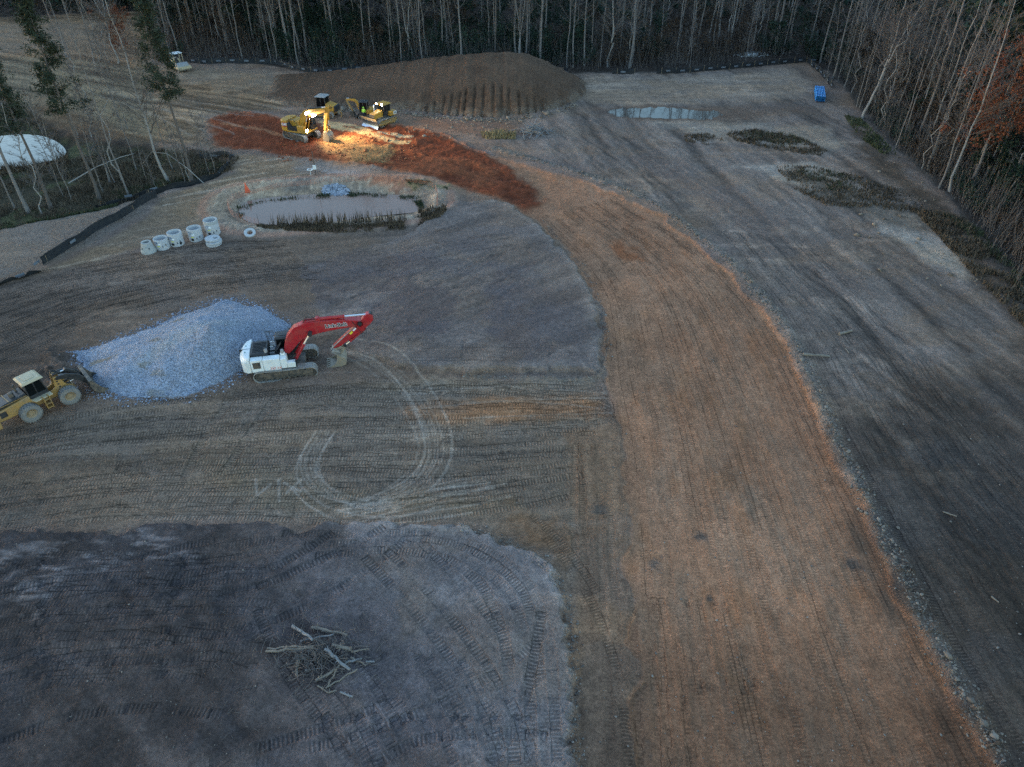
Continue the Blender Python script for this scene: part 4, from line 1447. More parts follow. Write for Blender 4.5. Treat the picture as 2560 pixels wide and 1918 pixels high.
    for pts, r_ in (([(1.9, -.14, 4.22), (2.15, -.19, 4.5), (2.6, -.19, 4.52), (2.9, -.14, 4.36)], .025), ([(1.9, .05, 4.22), (2.15, 0, 4.55), (2.6, 0, 4.56), (2.9, .05, 4.36)], .025),
                    ([(5.6, -.32, 4.0), (6.0, -.36, 3.2), (6.2, -.34, 2.75), (6.35, -.3, 2.9)], .022), ([(6.5, -.2, 3.3), (6.62, -.42, 2.95), (6.45, -.42, 2.75), (6.3, -.3, 2.95)], .02)):
        m = MB()
        m.tube(pts, r_, 6)
        obj('hose', m, M['rubber'], bo)
    add_text('Link-Belt', .46, M['lettering_white'], bo, side_mtx(4.35, -.304, 3.76, R(1)), .03, depth=.002)
    add_text('Link-Belt', .46, M['lettering_black'], bo, side_mtx(4.35, -.309, 3.76, R(1)), .012, depth=.002)
    for s in (-1, 1):
        ram(t, (.82, 1.12), (2.3, 3.36), s * .46, .13, .6, 'red', 'boom_cylinder')
    ram(bo, (2.95, 4.34), (7.05, 4.3), 0, .125, .52, 'red', 'stick_cylinder')
    m = MB()
    m.prism([(2.8, 4.15), (3.3, 4.1), (3.12, 4.5), (2.9, 4.5)], -.2, .2)
    obj('bracket', m, M['red'], bo, bevel=.02)
    # stick, bucket ram, linkage, bucket
    m = MB()
    m.prism([(7.0, 4.45), (7.2, 4.3), (7.26, 3.85), (6.95, 3.5), (6.45, 3.1), (5.2, 2.25), (4.0, 1.46), (3.78, 1.5), (3.86, 1.75), (5.2, 2.9), (5.9, 3.55), (6.3, 3.95), (6.75, 4.4)], -.24, .24)
    sk = obj('stick', m, M['red'], t, bevel=.03)
    m = MB()
    m.prism([(5.62, 3.35), (5.75, 3.42), (4.0, 1.88), (3.62, 1.5), (3.6, 1.62)], -.32, -.26)
    obj('wear_plate', m, M['deck'], sk)
    m = MB()
    m.prism([(5.34, 2.72), (5.56, 2.94), (5.44, 3.06), (5.22, 2.84)], -.246, -.2415)
    obj('sticker', m, M['sticker'], sk)
    m = MB()
    m.prism([(5.62, 3.0), (5.86, 3.24), (5.77, 3.33), (5.53, 3.09)], -.246, -.2415)
    obj('notice', m, M['paper'], sk)
    ram(sk, (6.5, 3.0), (4.75, 1.62), 0, .1, .75, 'red', 'bucket_cylinder')
    m = MB()
    for y in (-.3, .3):
        m.prism(bar2d([(4.75, 1.62), (4.5, 1.3), (4.25, 1.02)], [.07, .08, .07]), y - .03, y + .03)
        m.prism(bar2d([(4.75, 1.62), (4.3, 1.66), (4.0, 1.6)], [.06, .07, .06]), y - .06, y - .02)
    obj('linkage', m, M['steel'], sk)
    prof = [(3.9, 1.3), (4.3, 1.12), (4.62, .86), (4.74, .5), (4.6, .18), (4.25, .04), (3.75, .02), (3.3, .08)]
    b = bucket_unit(t, prof, 1.35, 5, 'steel', cheek=[(4.05, 1.22), (4.3, 1.1), (4.6, .85), (4.71, .5), (4.58, .2), (4.25, .06), (3.75, .04), (3.3, .1), (3.75, .3), (3.98, .62)])
    m = MB()
    for y in (-.26, .26):
        m.prism([(3.6, 1.2), (3.8, 1.6), (4.05, 1.62), (4.32, 1.14), (4.0, 1.0)], y - .04, y + .04)
    m.cyl((3.8, -.4, 1.45), (3.8, .4, 1.45), .1, 12)
    obj('coupler', m, M['deck'], b, bevel=.01)


# ------------------------------------------------ yellow excavators
def lit_excavator():
    t = thing('crawler_excavator', 'yellow crawler excavator with lit work lamps digging in the red clay', 'excavator')
    t.location = (-29.6, 100.5, zg(-29.6, 100.5) - .05)
    t.rotation_euler = (0, 0, R(-36))
    for s in (-1, 1):
        track_unit(t, s * 1.2, 4.6, .62, .98, nroll=7)
    m = MB()
    m.bx(-1.4, 1.4, -.9, .9, .45, .82)
    m.cyl((0, 0, .8), (0, 0, 1.12), .66, 20)
    obj('undercarriage', m, M['iron'], t, bevel=.03)
    xf = Matrix.Rotation(R(14), 4, 'Z')

    def ob(name, m, mt, par=t, bev=.025):
        return obj(name, m.xf(xf), M[mt], par, bevel=bev)
    m = MB()
    m.bx(-1.9, 1.9, -1.3, 1.3, 1.1, 1.28)
    ob('deck', m, 'yellow')
    m = MB()
    arc = [(-1.3, 1.3), (-2.0, 1.3), (-2.45, 1.0), (-2.6, .45), (-2.6, -.45), (-2.45, -1.0), (-2.0, -1.3), (-1.3, -1.3)]
    m.slab(arc, 1.12, 2.5)
    m.slab(arc, 2.5, 2.62, [(x + .1, y * .94) for x, y in arc])
    cw = ob('counterweight', m, 'yellow', bev=.05)
    m = MB()
    m.bx(-1.98, -1.32, -1.325, -1.308, 1.75, 2.3)
    ob('badge', m, 'red', cw, 0)
    add_text('CAT', .42, M['lettering_white'], cw, xf @ side_mtx(-1.66, -1.33, 2.04), .022)
    m = MB()
    m.bx(-1.28, .15, -.55, 1.28, 1.28, 2.35)
    m.slab([(-1.28, -.6), (.15, -.6), (.15, 1.28), (-1.28, 1.28)], 2.35, 2.48, [(-1.22, -.5), (.05, -.5), (.05, 1.15), (-1.22, 1.15)])
    ob('engine_hood', m, 'yellow')
    m = MB()
    m.prism([(-1.28, 1.3), (.3, 1.3), (.3, 1.75), (-.9, 1.75), (-1.28, 2.3)], -1.26, -.6)
    ob('side_compartment', m, 'black')
    m = MB()
    m.bx(.32, 1.35, -1.3, -.62, 1.28, 2.0)
    m.bx(1.35, 1.75, -1.3, -.75, 1.28, 1.6)
    tk = ob('tool_box', m, 'yellow')
    m = MB()
    m.tube([(-.9, -1.2, 1.75), (-.9, -1.2, 2.9), (-.3, -1.2, 2.9), (.3, -1.2, 2.45), (.3, -1.2, 1.75)], .025, 6)
    m.tube([(-.9, -.6, 2.4), (-.9, -.6, 3.0), (-.4, -.6, 3.0), (-.4, -.6, 2.4)], .022, 6)
    ob('guard_rail', m, 'black', bev=0)
    cab_unit(t, .35, 1.85, .42, 1.3, 1.28, 3.0, 'black', 'yellow', lean=.1, xf=xf)
    m = MB()
    m.prism(bar2d([(.3, 1.6), (.5, 2.2), (.9, 3.0), (1.5, 3.5), (2.4, 3.82), (3.6, 4.1), (4.75, 4.36)], [.18, .34, .5, .52, .42, .34, .22]), -.28, .28)
    bo = ob('boom', m, 'yellow')
    for y in (-.15, .15):
        m = MB()
        m.tube([(.9, y, 3.5), (1.5, y, 4.04), (2.4, y * .7, 4.3), (3.4, y * .7, 4.46)], .03, 6)
        ob('hose', m, 'rubber', bo, 0)
    for s in (-1, 1):
        ram(t, (.85, 1.15), (1.75, 3.35), s * .4, .1, .62, 'yellow', 'boom_cylinder', xf)
    ram(bo, (2.3, 4.32), (5.0, 4.78), 0, .1, .62, 'black', 'stick_cylinder', xf)
    m = MB()
    m.prism([(4.9, 4.95), (5.15, 4.9), (5.22, 4.5), (4.95, 3.6), (4.3, 1.6), (4.02, 1.5), (4.0, 1.75), (4.35, 3.3), (4.5, 4.1), (4.62, 4.6)], -.2, .2)
    sk = ob('stick', m, 'yellow')
    ram(sk, (5.1, 4.2), (4.75, 2.2), 0, .08, .6, 'yellow', 'bucket_cylinder', xf)
    m = MB()
    for y in (-.26, .26):
        m.prism(bar2d([(4.75, 2.2), (4.7, 1.8), (4.55, 1.45)], [.06, .07, .06]), y - .03, y + .03)
        m.prism(bar2d([(4.75, 2.2), (4.3, 1.95)], [.06, .06]), y - .06, y - .03)
    ob('linkage', m, 'yellow', sk, 0)
    prof = [(4.15, 1.55), (4.5, 1.5), (4.85, 1.2), (4.98, .8), (4.85, .35), (4.55, .05), (4.25, -.08), (3.98, -.05)]
    bucket_unit(t, prof, 1.15, 5, 'steel', xf=xf, cheek=prof[:] + [(3.95, .5), (4.0, 1.1)], lipdir=(-.7, -.5))
    for p, aim, pw in (((1.75, -.5, 3.72), (.85, -.1, -.27), 900), ((1.9, .32, 3.75), (.9, .25, -.22), 1000), ((1.92, .5, 3.1), (.9, .2, -.2), 650), ((1.92, 1.2, 3.1), (.9, .42, -.17), 900), ((1.78, -1.05, 1.5), (.95, .1, -.1), 260)):
        lamp_on(bo if p[2] > 3.5 else (tk if p[2] < 2 else t), p, aim, .19, pw, xf, 78)


def mini_excavator():
    t = thing('mini_excavator', 'small yellow excavator with black cab between the track loader and the dozer', 'excavator')
    t.location = (-21.95, 109.5, zg(-21.95, 109.5) - .03)
    t.rotation_euler = (0, 0, R(176))
    for s in (-1, 1):
        track_unit(t, s * .72, 2.1, .36, .56, nroll=4, pitch=.13)
    m = MB()
    m.bx(-.7, .7, -.55, .55, .25, .45)
    m.cyl((0, 0, .45), (0, 0, .62), .4, 16)
    m.prism([(.7, .2), (1.35, .12), (1.35, .2), (.7, .34)], -.5, -.4)
    m.prism([(.7, .2), (1.35, .12), (1.35, .2), (.7, .34)], .4, .5)
    obj('undercarriage', m, M['iron'], t, bevel=.02)
    m = MB()
    m.prism([(1.33, .02), (1.4, .02), (1.5, .22), (1.42, .42), (1.35, .42)], -.95, .95)
    obj('blade', m, M['iron'], t, bevel=.01)
    m = MB()
    m.slab([(.85, -.85), (.85, .85), (-.6, .9), (-1.05, .6), (-1.15, 0), (-1.05, -.6), (-.6, -.9)], .6, .78)
    obj('deck', m, M['black'], t, bevel=.02)
    m = MB()
    m.slab([(-.25, -.88), (-.25, .88), (-.65, .88), (-1.05, .6), (-1.17, 0), (-1.05, -.6), (-.65, -.88)], .78, 1.4)
    m.bx(-.25, .55, -.88, -.45, .78, 1.2)
    obj('engine_hood', m, M['yellow'], t, bevel=.04)
    c = cab_unit(t, -.42, .85, -.3, .78, .78, 2.5, 'black', 'black', lean=.08, belt=.8, low=.3)
    m = MB()
    m.prism(bar2d([(.85, .95), (1.1, 1.5), (1.4, 2.05), (1.75, 2.38), (2.3, 2.42), (2.95, 2.42)], [.12, .17, .22, .2, .15, .1]), -.72, -.48)
    bo = obj('boom', m, M['yellow'], t, bevel=.02)
    ram(bo, (1.2, .9), (1.65, 2.0), -.6, .06, .6, 'yellow', 'boom_cylinder')
    ram(bo, (1.55, 2.62), (3.05, 2.62), -.6, .06, .62, 'black', 'stick_cylinder')
    m = MB()
    m.prism([(3.0, 2.7), (3.12, 2.55), (3.05, 2.2), (2.3, .75), (2.12, .72), (2.15, .9), (2.8, 2.3), (2.88, 2.6)], -.68, -.52)
    sk = obj('stick', m, M['ochre'], t, bevel=.015)
    ram(sk, (3.0, 2.3), (2.55, 1.0), -.6, .05, .6, 'black', 'bucket_cylinder')
    bucket_unit(t, [(2.15, .8), (2.42, .72), (2.6, .5), (2.6, .25), (2.4, .06), (2.1, .02), (1.85, .1)], .6, 4, 'iron', y0=-.6)
    return t


# ------------------------------------------------ crawler dozer with lit lamps, and the track loader
def dozer():
    t = thing('bulldozer', 'yellow crawler dozer with lit cab lamps and wide bright steel blade', 'dozer')
    t.location = (-19.15, 107.0, zg(-19.15, 107.0) - .03)
    t.rotation_euler = (0, 0, R(-128))
    for s in (-1, 1):
        track_unit(t, s * 1.0, 3.7, .62, .98, 'shoe', 'ochre', nroll=6)
    m = MB()
    m.bx(-1.7, 1.6, -.62, .62, .45, 1.15)
    obj('chassis', m, M['iron'], t, bevel=.03)
    m = MB()
    m.prism([(.3, 1.1), (2.0, 1.05), (2.1, 1.3), (1.95, 1.78), (.3, 2.05)], -.52, .52)
    hd = obj('engine_hood', m, M['yellow'], t, bevel=.05)
    m = MB()
    m.bx(1.98, 2.12, -.48, .48, 1.05, 1.7)
    obj('radiator_guard', m, M['iron'], hd, bevel=.02)
    m = MB()
    m.tube([(1.2, -.32, 1.85), (1.2, -.32, 2.45), (1.16, -.34, 2.68), (1.02, -.36, 2.82)], [.075, .075, .07, .065], 10)
    obj('exhaust', m, M['chrome'], hd)
    cab_unit(t, -1.1, .32, -.72, .72, 1.2, 2.85, 'black', 'yellow', lean=.16, belt=.95, over=.16)
    for s in (-1, 1):
        m = MB()
        m.bx(-1.75, -.55, s * .82 - .36, s * .82 + .36, 1.12, 1.78)
        f = obj('fender_tank', m, M['yellow'], t, bevel=.05)
        m = MB()
        m.bx(-1.78, -1.2, s * 1.185 - .006, s * 1.185 + .006, 1.25, 1.68)
        obj('badge', m, M['white'], f)
        m = MB()
        m.bx(-1.62, -1.36, s * 1.194 - .005, s * 1.194 + .005, 1.33, 1.58)
        obj('mark', m, M['black'], f)
        m = MB()
        m.prism(bar2d([(-.6, .55), (.8, .5), (2.35, .5)], [.1, .12, .12]), s * 1.42 - .08, s * 1.42 + .08)
        obj('push_arm', m, M['ochre'], t, bevel=.02)
    m = MB()
    m.bx(-1.95, -1.7, -.6, .6, .5, 1.4)
    obj('rear_plate', m, M['ochre'], t, bevel=.03)
    # blade: curved mouldboard facing forward, dull upper band, end plates, cutting edge
    pts = [(2.62, .05), (2.48, .28), (2.42, .55), (2.46, .82), (2.58, 1.05)]
    m = MB()
    m.prism(pts + [(p[0] - .07, p[1]) for p in pts[::-1]], -1.62, 1.62)
    bl = obj('blade', m, M['polish'], t, bevel=.01)
    m = MB()
    up = [(2.59, 1.05), (2.68, 1.22), (2.76, 1.4)]
    m.prism(up + [(p[0] - .08, p[1]) for p in up[::-1]], -1.62, 1.62)
    obj('upper_band', m, M['steel'], bl)
    m = MB()
    m.bx(2.7, 2.79, -1.64, 1.64, 1.4, 1.46)
    obj('top_rail', m, M['ochre'], bl)
    m = MB()
    m.prism([(2.66, -.02), (2.7, .02), (2.56, .26), (2.5, .26)], -1.66, 1.66)
    obj('cutting_edge', m, M['polish'], bl)
    m = MB()
    for s in (-1, 1):
        m.bx(2.0, 2.4, s * .5 - .12, s * .5 + .12, .4, .9)
    obj('blade_mount', m, M['ochre'], bl)
    for y, pw in ((-.55, 30), (.55, 30)):
        lamp_on(t, (.38, y, 2.82), (1, y * .3, -.12), .15, pw, None, 60)


def track_loader():
    t = thing('track_loader', 'dusty yellow tracked machine with black cab and rear ripper tooth', 'track loader')
    t.location = (-28.2, 110.4, zg(-28.2, 110.4) - .03)
    t.rotation_euler = (0, 0, R(166))
    for s in (-1, 1):
        track_unit(t, s * .95, 3.2, .5, .9, nroll=5)
    m = MB()
    m.bx(-1.5, 1.3, -.7, .7, .5, 1.1)
    m.bx(-1.75, -.9, -.95, .2, .62, 1.05)
    obj('chassis', m, M['ochre'], t, bevel=.03)
    m = MB()
    m.prism([(-.45, 1.1), (-.45, 2.1), (-1.75, 1.75), (-1.75, 1.1)], -.82, .82)
    hd = obj('engine_hood', m, M['yellow'], t, bevel=.05)
    for f, yy in ((-1, -.826), (1, .826)):
        add_text('CAT', .42, M['black'], hd, side_mtx(-1.05, yy, 1.52, R(0), f), .02)
    m = MB()
    m.prism([(-1.77, 1.0), (-1.77, 1.78), (-1.95, 1.7), (-1.95, 1.0)], -.8, .8)
    obj('grille', m, M['black'], hd)
    cab_unit(t, -.4, 1.1, -.75, .75, 1.1, 3.05, 'black', 'deck', lean=.1, belt=.6, over=.12, low=.4)
    m = MB()
    m.prism([(1.75, .1), (1.85, .1), (1.95, .5), (1.85, .85), (1.75, .85)], -1.3, 1.3)
    obj('blade', m, M['ochre'], t, bevel=.02)
    m = MB()
    for s in (-1, 1):
        m.prism(bar2d([(0, .5), (1.8, .4)], [.1, .1]), s * 1.25 - .06, s * 1.25 + .06)
    obj('push_arm', m, M['ochre'], t)
    m = MB()
    m.prism(bar2d([(-1.9, .8), (-2.4, .95), (-2.75, 1.3)], [.12, .14, .1]), -.2, .2)
    rp = obj('ripper_arm', m, M['steel'], t, bevel=.02)
    m = MB()
    m.prism(bar2d([(-2.4, 1.0), (-2.5, .5), (-2.4, .1), (-2.2, -.05)], [.1, .1, .08, .04]), -.07, .07)
    obj('ripper_tooth', m, M['ochre'], rp, bevel=.01)


def roller():
    t = thing('soil_compactor', 'pale yellow soil compactor with white canopy parked against the back trees', 'roller')
    t.location = (-60.2, 136.6, zg(-60.2, 136.6))
    t.rotation_euler = (0, 0, R(-48))
    m = MB()
    m.lathe([(0, -1.0), (.62, -1.0), (.74, -.96), (.74, .96), (.62, 1.0), (0, 1.0)], 28, (1.6, 0, .74), 'y')
    obj('drum', m, M['deck'], t)
    m = MB()
    for s in (-1, 1):
        m.bx(.5, 2.6, s * 1.12 - .1, s * 1.12 + .1, .55, .95)
    m.bx(2.42, 2.7, -1.22, 1.22, .5, 1.0)
    m.bx(.4, .62, -1.22, 1.22, .55, 1.0)
    obj('drum_frame', m, M['cream'], t, bevel=.04)
    m = MB()
    m.bx(-2.6, -.9, -.7, .7, .75, 1.6)
    m.bx(-.9, .3, -.85, .85, .8, 1.1)
    obj('engine_hood', m, M['cream'], t, bevel=.06)
    for s in (-1, 1):
        m = MB()
        m.lathe([(0, -.2), (.4, -.22), (.68, -.2), (.72, -.1), (.72, .1), (.68, .2), (.4, .22), (0, .2)], 20, (-1.7, s * .92, .72), 'y')
        obj('wheel', m, M['rubber'], t)
    m = MB()
    m.slab([(-1.0, -.95), (.55, -.95), (.55, .95), (-1.0, .95)], 2.72, 2.82, [(-.9, -.85), (.45, -.85), (.45, .85), (-.9, .85)])
    obj('canopy', m, M['white'], t, bevel=.02)
    for x in (-.9, .45):
        for y in (-.8, .8):
            m = MB()
            m.tube([(x, y, 1.05), (x, y, 2.74)], .045, 8)
            obj('canopy_post', m, M['cream'], t)
    m = MB()
    m.bx(-.6, -.1, -.25, .25, 1.1, 1.45)
    m.bx(-.68, -.56, -.25, .25, 1.4, 1.9)
    obj('seat', m, M['black'], t, bevel=.04)


# ------------------------------------------------ wheel loader
def wheel_unit(parent, x, y, s, r=.77, w=.62):
    m = MB()
    prof = [(r * .52, -w * .42), (r * .6, -w * .5), (r * .86, -w * .5), (r * .96, -w * .42), (r * .965, w * .42), (r * .86, w * .5), (r * .6, w * .5), (r * .52, w * .42), (r * .52, -w * .42)]
    m.lathe(prof, 36, (x, y, r), 'y')
    for k in range(24):
        for side in (-1, 1):
            a = 2 * math.pi * (k + (.5 if side > 0 else 0)) / 24
            ca, sa = math.cos(a), math.sin(a)
            q = []
            for rr in (r * .95, r * 1.0):
                for da in (-.075, .075):
                    q.append((rr * math.cos(a + da), rr * math.sin(a + da)))
            ya, yb = (y - w * .5, y - w * .02) if side < 0 else (y + w * .02, y + w * .5)
            m.prism([(x + p[0], r + p[1]) for p in (q[0], q[1], q[3], q[2])], ya, yb)
    o = obj('wheel', m, M['tyre'], parent, ang=25)
    m = MB()
    m.lathe([(0, s * w * .2), (r * .2, s * w * .22), (r * .22, s * w * .3), (r * .3, s * w * .3), (r * .34, s * w * .16), (r * .48, s * w * .3), (r * .54, s * w * .42), (r * .54, -s * w * .3)][:: (1 if s > 0 else -1)], 24, (x, y, r), 'y')
    obj('rim', m, M['rim'], o)
    return o


def wheel_loader():
    t = thing('wheel_loader', 'worn yellow wheel loader with cream roof and black arms facing the gravel heap', 'loader')
    t.location = (-34.95, 41.15, zg(-34.95, 41.2) - .02)
    t.rotation_euler = (0, 0, R(52))
    A = Matrix.Translation((.35, 0, 0)) @ Matrix.Rotation(R(-9), 4, 'Z') @ Matrix.Translation((-.35, 0, 0))
    for s in (-1, 1):
        wheel_unit(t, -1.35, s * 1.0, s, .71, .56)
    m = MB()
    m.prism([(-3.3, .85), (-.2, .75), (.3, .8), (.3, 1.3), (-.9, 1.45), (-.9, 1.85), (-3.2, 1.62), (-3.4, 1.4)], -.72, .72)
    bd = obj('body', m, M['ochre'], t, bevel=.05)
    m = MB()
    m.prism([(-.97, 1.87), (-3.1, 1.65), (-3.1, 1.86), (-2.5, 1.98), (-.97, 2.1)], -.6, .6)
    hd = obj('hood', m, M['black'], t, bevel=.05)
    m = MB()
    m.tube([(-1.3, .3, 2.0), (-1.3, .3, 2.6)], .075, 10)
    m.lathe([(.18, 0), (.18, .35), (.1, .4), (0, .4)], 14, (-1.75, -.1, 2.0))
    obj('exhaust', m, M['iron'], hd)
    m = MB()
    m.bx(-3.0, -1.0, -.625, -.605, 1.88, 1.92)
    m.bx(-2.2, -2.14, -.62, .62, 2.03, 2.07)
    obj('hood_rail', m, M['ochre'], hd)
    m = MB()
    m.bx(-3.05, -2.6, -.735, -.722, 1.1, 1.55)
    obj('side_grille', m, M['black'], bd)
    m = MB()
    m.bx(-3.3, -3.1, -.75, -.738, 1.3, 1.42)
    obj('notice', m, M['paper'], bd)
    m = MB()
    m.bx(-3.62, -3.3, -1.15, 1.15, .6, 1.25)
    obj('counterweight', m, M['ochre'], t, bevel=.05)
    for s in (-1, 1):
        m = MB()
        m.slab([(-.9, s * .66), (.45, s * .66), (.45, s * 1.12), (-.75, s * 1.12)][::s], 1.34, 1.44)
        obj('platform', m, M['cream'], t, bevel=.02)
        m = MB()
        for z in (.55, .9, 1.25):
            m.bx(-.3, .12, s * 1.12 - .2, s * 1.12 + .2, z, z + .05)
        m.bx(-.3, -.25, s * 1.12 - .2, s * 1.12 + .2, .5, 1.5)
        m.bx(.08, .13, s * 1.12 - .2, s * 1.12 + .2, .5, 1.5)
        obj('step', m, M['ochre'], t)
    cab_unit(t, -.95, .4, -.66, .66, 1.4, 2.85, 'black', 'cream', lean=.14, belt=.9, over=.1, low=.3)
    # front frame, turned a little to the right
    def ob(name, m, mt, par, bev=.02):
        return obj(name, m.xf(A), M[mt], par, bevel=bev)
    m = MB()
    m.prism([(.35, .65), (2.2, .6), (2.2, 1.0), (1.7, 1.4), (1.45, 2.2), (1.1, 2.25), (.95, 1.4), (.35, 1.1)], -.45, -.3)
    m.prism([(.35, .65), (2.2, .6), (2.2, 1.0), (1.7, 1.4), (1.45, 2.2), (1.1, 2.25), (.95, 1.4), (.35, 1.1)], .3, .45)
    m.bx(.35, 2.2, -.3, .3, .6, .95)
    ff = ob('front_frame', m, 'ochre', t)
    m = MB()
    for y in (-.452, .452):
        for k in range(4):
            m.lathe([(0, -.01), (.07, -.01), (.07, .01), (0, .01)], 10, (1.22 + k * .02, y, 2.1 - k * .24), 'y')
    ob('frame_hole', m, 'black', ff, 0)
    for s in (-1, 1):
        m = MB()
        w_ = .62
        q = wheel_unit(t, 1.55, s * 1.0, s, .71, .56)
        q.data.transform(A)
        for ch in q.children:
            ch.data.transform(A)
    m = MB()
    for s in (-1, 1):
        m.prism(bar2d([(1.25, 2.1), (1.9, 2.05), (2.6, 1.6), (3.05, .95), (3.3, .5)], [.12, .2, .24, .18, .1]), s * .42 - .07, s * .42 + .07)
    m.cyl((2.55, -.5, 1.6), (2.55, .5, 1.6), .12, 12)
    am = ob('lift_arm', m, 'black', t)
    m = MB()
    m.prism(bar2d([(2.1, 2.3), (2.5, 1.95), (2.8, 1.35)], [.1, .14, .1]), -.1, .1)
    ob('bellcrank', m, 'black', am)
    ram(am, (1.2, 2.25), (2.1, 2.3), 0, .09, .6, 'black', 'tilt_cylinder', A)
    for s in (-1, 1):
        ram(am, (1.4, 1.1), (2.5, 1.5), s * .25, .08, .6, 'black', 'lift_cylinder', A)
    m = MB()
    for k in range(4):
        m.tube([(.95, -.2 + k * .12, 1.9), (.9, -.2 + k * .12, 2.5), (1.25, -.2 + k * .12, 2.62), (1.6, -.15 + k * .1, 2.3)], .025, 6)
    ob('hose', m, 'rubber', am, 0)
    prof = [(3.1, 1.35), (3.0, 1.0), (3.06, .62), (3.25, .25), (3.5, .08), (4.35, .02)]
    inn = [(p[0] + .06, p[1] + .05) for p in prof[:-1]] + [(4.33, .05)]
    m = MB()
    m.prism(prof + inn[::-1], -1.35, 1.35)
    for s in (-1, 1):
        m.prism([(3.1, 1.35), (3.0, 1.0), (3.06, .62), (3.25, .25), (3.5, .08), (4.3, .03), (3.7, .55), (3.3, 1.3)], s * 1.35 - .03, s * 1.35 + .03)
    m.prism([(3.02, 1.34), (3.3, 1.34), (3.3, 1.42), (3.02, 1.42)], -1.37, 1.37)
    bk = ob('bucket', m, 'iron', t, .01)
    for k in range(6):
        y = -1.1 + k * .44
        m = MB()
        m.prism([(3.02, 1.36), (2.93, 1.0), (2.98, .62), (3.15, .28), (3.25, .25), (3.06, .62), (3.0, 1.0), (3.1, 1.36)], y - .05, y + .05)
        ob('rib', m, 'black', bk)


red_excavator()
lit_excavator()
mini_excavator()
dozer()
track_loader()
roller()
wheel_loader()

# ------------------------------------------------------------------ precast manhole sections beside the pond
def barrel(u, v, r, h, label, rim=None, holes=1, rz=0.0, stick=True):
    x, y = P(u, v)
    t = thing('manhole_section', label, 'concrete section', (x, y, zg(x, y) - .02), rz, 'precast manhole sections in a row')
    m = MB()
    ri = r - .13
    m.lathe([(r, 0), (r, h - .06), (r - .02, h), (ri + .02, h), (ri, h - .05), (ri, .02), (r, 0)], 40)
    bd = obj('body', m, M['conc'], t)
    m = MB()
    m.lathe([(0, 0), (ri, 0)], 32, (0, 0, .05))
    obj('bottom', m, M['conc_dark'], bd)
    if rim:
        m = MB()
        m.lathe([(r + .006, h - rim), (r + .006, h - .04), (r + .001, h - .03)], 40)
        obj('collar', m, M['conc_dark'], t)

    def patch(name, a, z, w, hh, mt, k=1.006, jag=0.0):
        m = MB()
        n = 6
        vv = []
        for i in range(n + 1):
            b = a + (i / n - .5) * w / r
            j = (random.random() - .5) * jag
            for zz in (z - hh / 2 + j, z + hh / 2 + j * .5):
                vv.append((r * k * math.cos(b), r * k * math.sin(b), zz))
        m.add(vv, [(2 * i, 2 * i + 2, 2 * i + 3, 2 * i + 1) for i in range(n)])
        obj(name, m, M[mt], t)
    f = -math.pi / 2 - .25
    if stick:
        patch('paint_mark', f - .12, h * .8, .34, .07, 'blue_ink', 1.005, .03)
        patch('paint_mark', f + .05, h * .7, .3, .06, 'blue_ink', 1.005, .05)
        patch('paper_tag', f + .35, h * .62, .26, .16, 'paper', 1.008)
        patch('yellow_mark', f + .18, h * .44, .3, .1, 'yellow_ink', 1.005, .1)
    for k in range(holes):
        a = f + .12 + k * 1.1
        c = Vector((r * math.cos(a), r * math.sin(a), .3))
        d = Vector((math.cos(a), math.sin(a), 0))
        m = MB()
        m.tube([c - d * .08, c + d * .012, c + d * .02], [.155, .155, .12], 18)
        obj('rubber_boot', m, M['rubber'], t)
    for k in range(2):
        a = f + .75 + k * .45
        m = MB()
        c = Vector((r * math.cos(a), r * math.sin(a), .42 + .1 * k))
        m.bx(c.x - .03, c.x + .03, c.y - .03, c.y + .03, c.z - .1, c.z + .1)
        obj('lift_slot', m, M['rubber'], t)
    return t


barrel(408, 619, .72, 1.1, 'low concrete barrel next to the cone section, one white tag', None, 0)
barrel(443.4, 609.6, .73, 1.38, 'concrete barrel with two black openings, third from the cone end', None, 2)
barrel(491.9, 598, .73, 1.36, 'concrete barrel with one black opening and a long dark stripe, standing apart', None, 1)
barrel(534.6, 585.7, .74, 1.62, 'tallest concrete barrel with darker collar, behind the stacked rings', .36, 1)
x, y = P(373, 630)
t = thing('manhole_cone', 'tapered concrete cone section at the left end of the row', 'concrete section', (x, y, zg(x, y) - .02), 0, 'precast manhole sections in a row')
m = MB()
m.lathe([(.74, 0), (.74, .22), (.5, .95), (.48, 1.12), (.34, 1.12), (.33, .95), (.58, .25), (.6, .02), (.74, 0)], 36)
cb = obj('body', m, M['conc_dark'], t)
for a in (-2.1, -.9):
    m = MB()
    m.bx(.62 * math.cos(a) - .03, .62 * math.cos(a) + .03, .62 * math.sin(a) - .04, .62 * math.sin(a) + .04, .45, .68)
    obj('lift_slot', m, M['rubber'], t)


def flat_ring(x, y, z, r, label, off=(.0, .0), hole=.3, h=.2, tilt=(0, 0), rz=0.0):
    m = MB()
    n = 40
    vv, ff = [], []
    for rr, zz, c in ((r, 0, (0, 0)), (r, h, (0, 0)), (hole, h, off), (hole, 0, off)):
        for k in range(n):
            a = 2 * math.pi * k / n
            vv.append((c[0] + rr * math.cos(a), c[1] + rr * math.sin(a), zz))
    for i in range(4):
        for k in range(n):
            ff.append((i * n + k, i * n + (k + 1) % n, ((i + 1) % 4) * n + (k + 1) % n, ((i + 1) % 4) * n + k))
    m.add(vv, ff)
    o = obj('concrete_ring', m, M['conc'], None, bevel=.015)
    o.location, o.rotation_euler = (x, y, z), (tilt[0], tilt[1], rz)
    return tag(o, label, 'concrete ring', 'flat concrete rings near the pond')


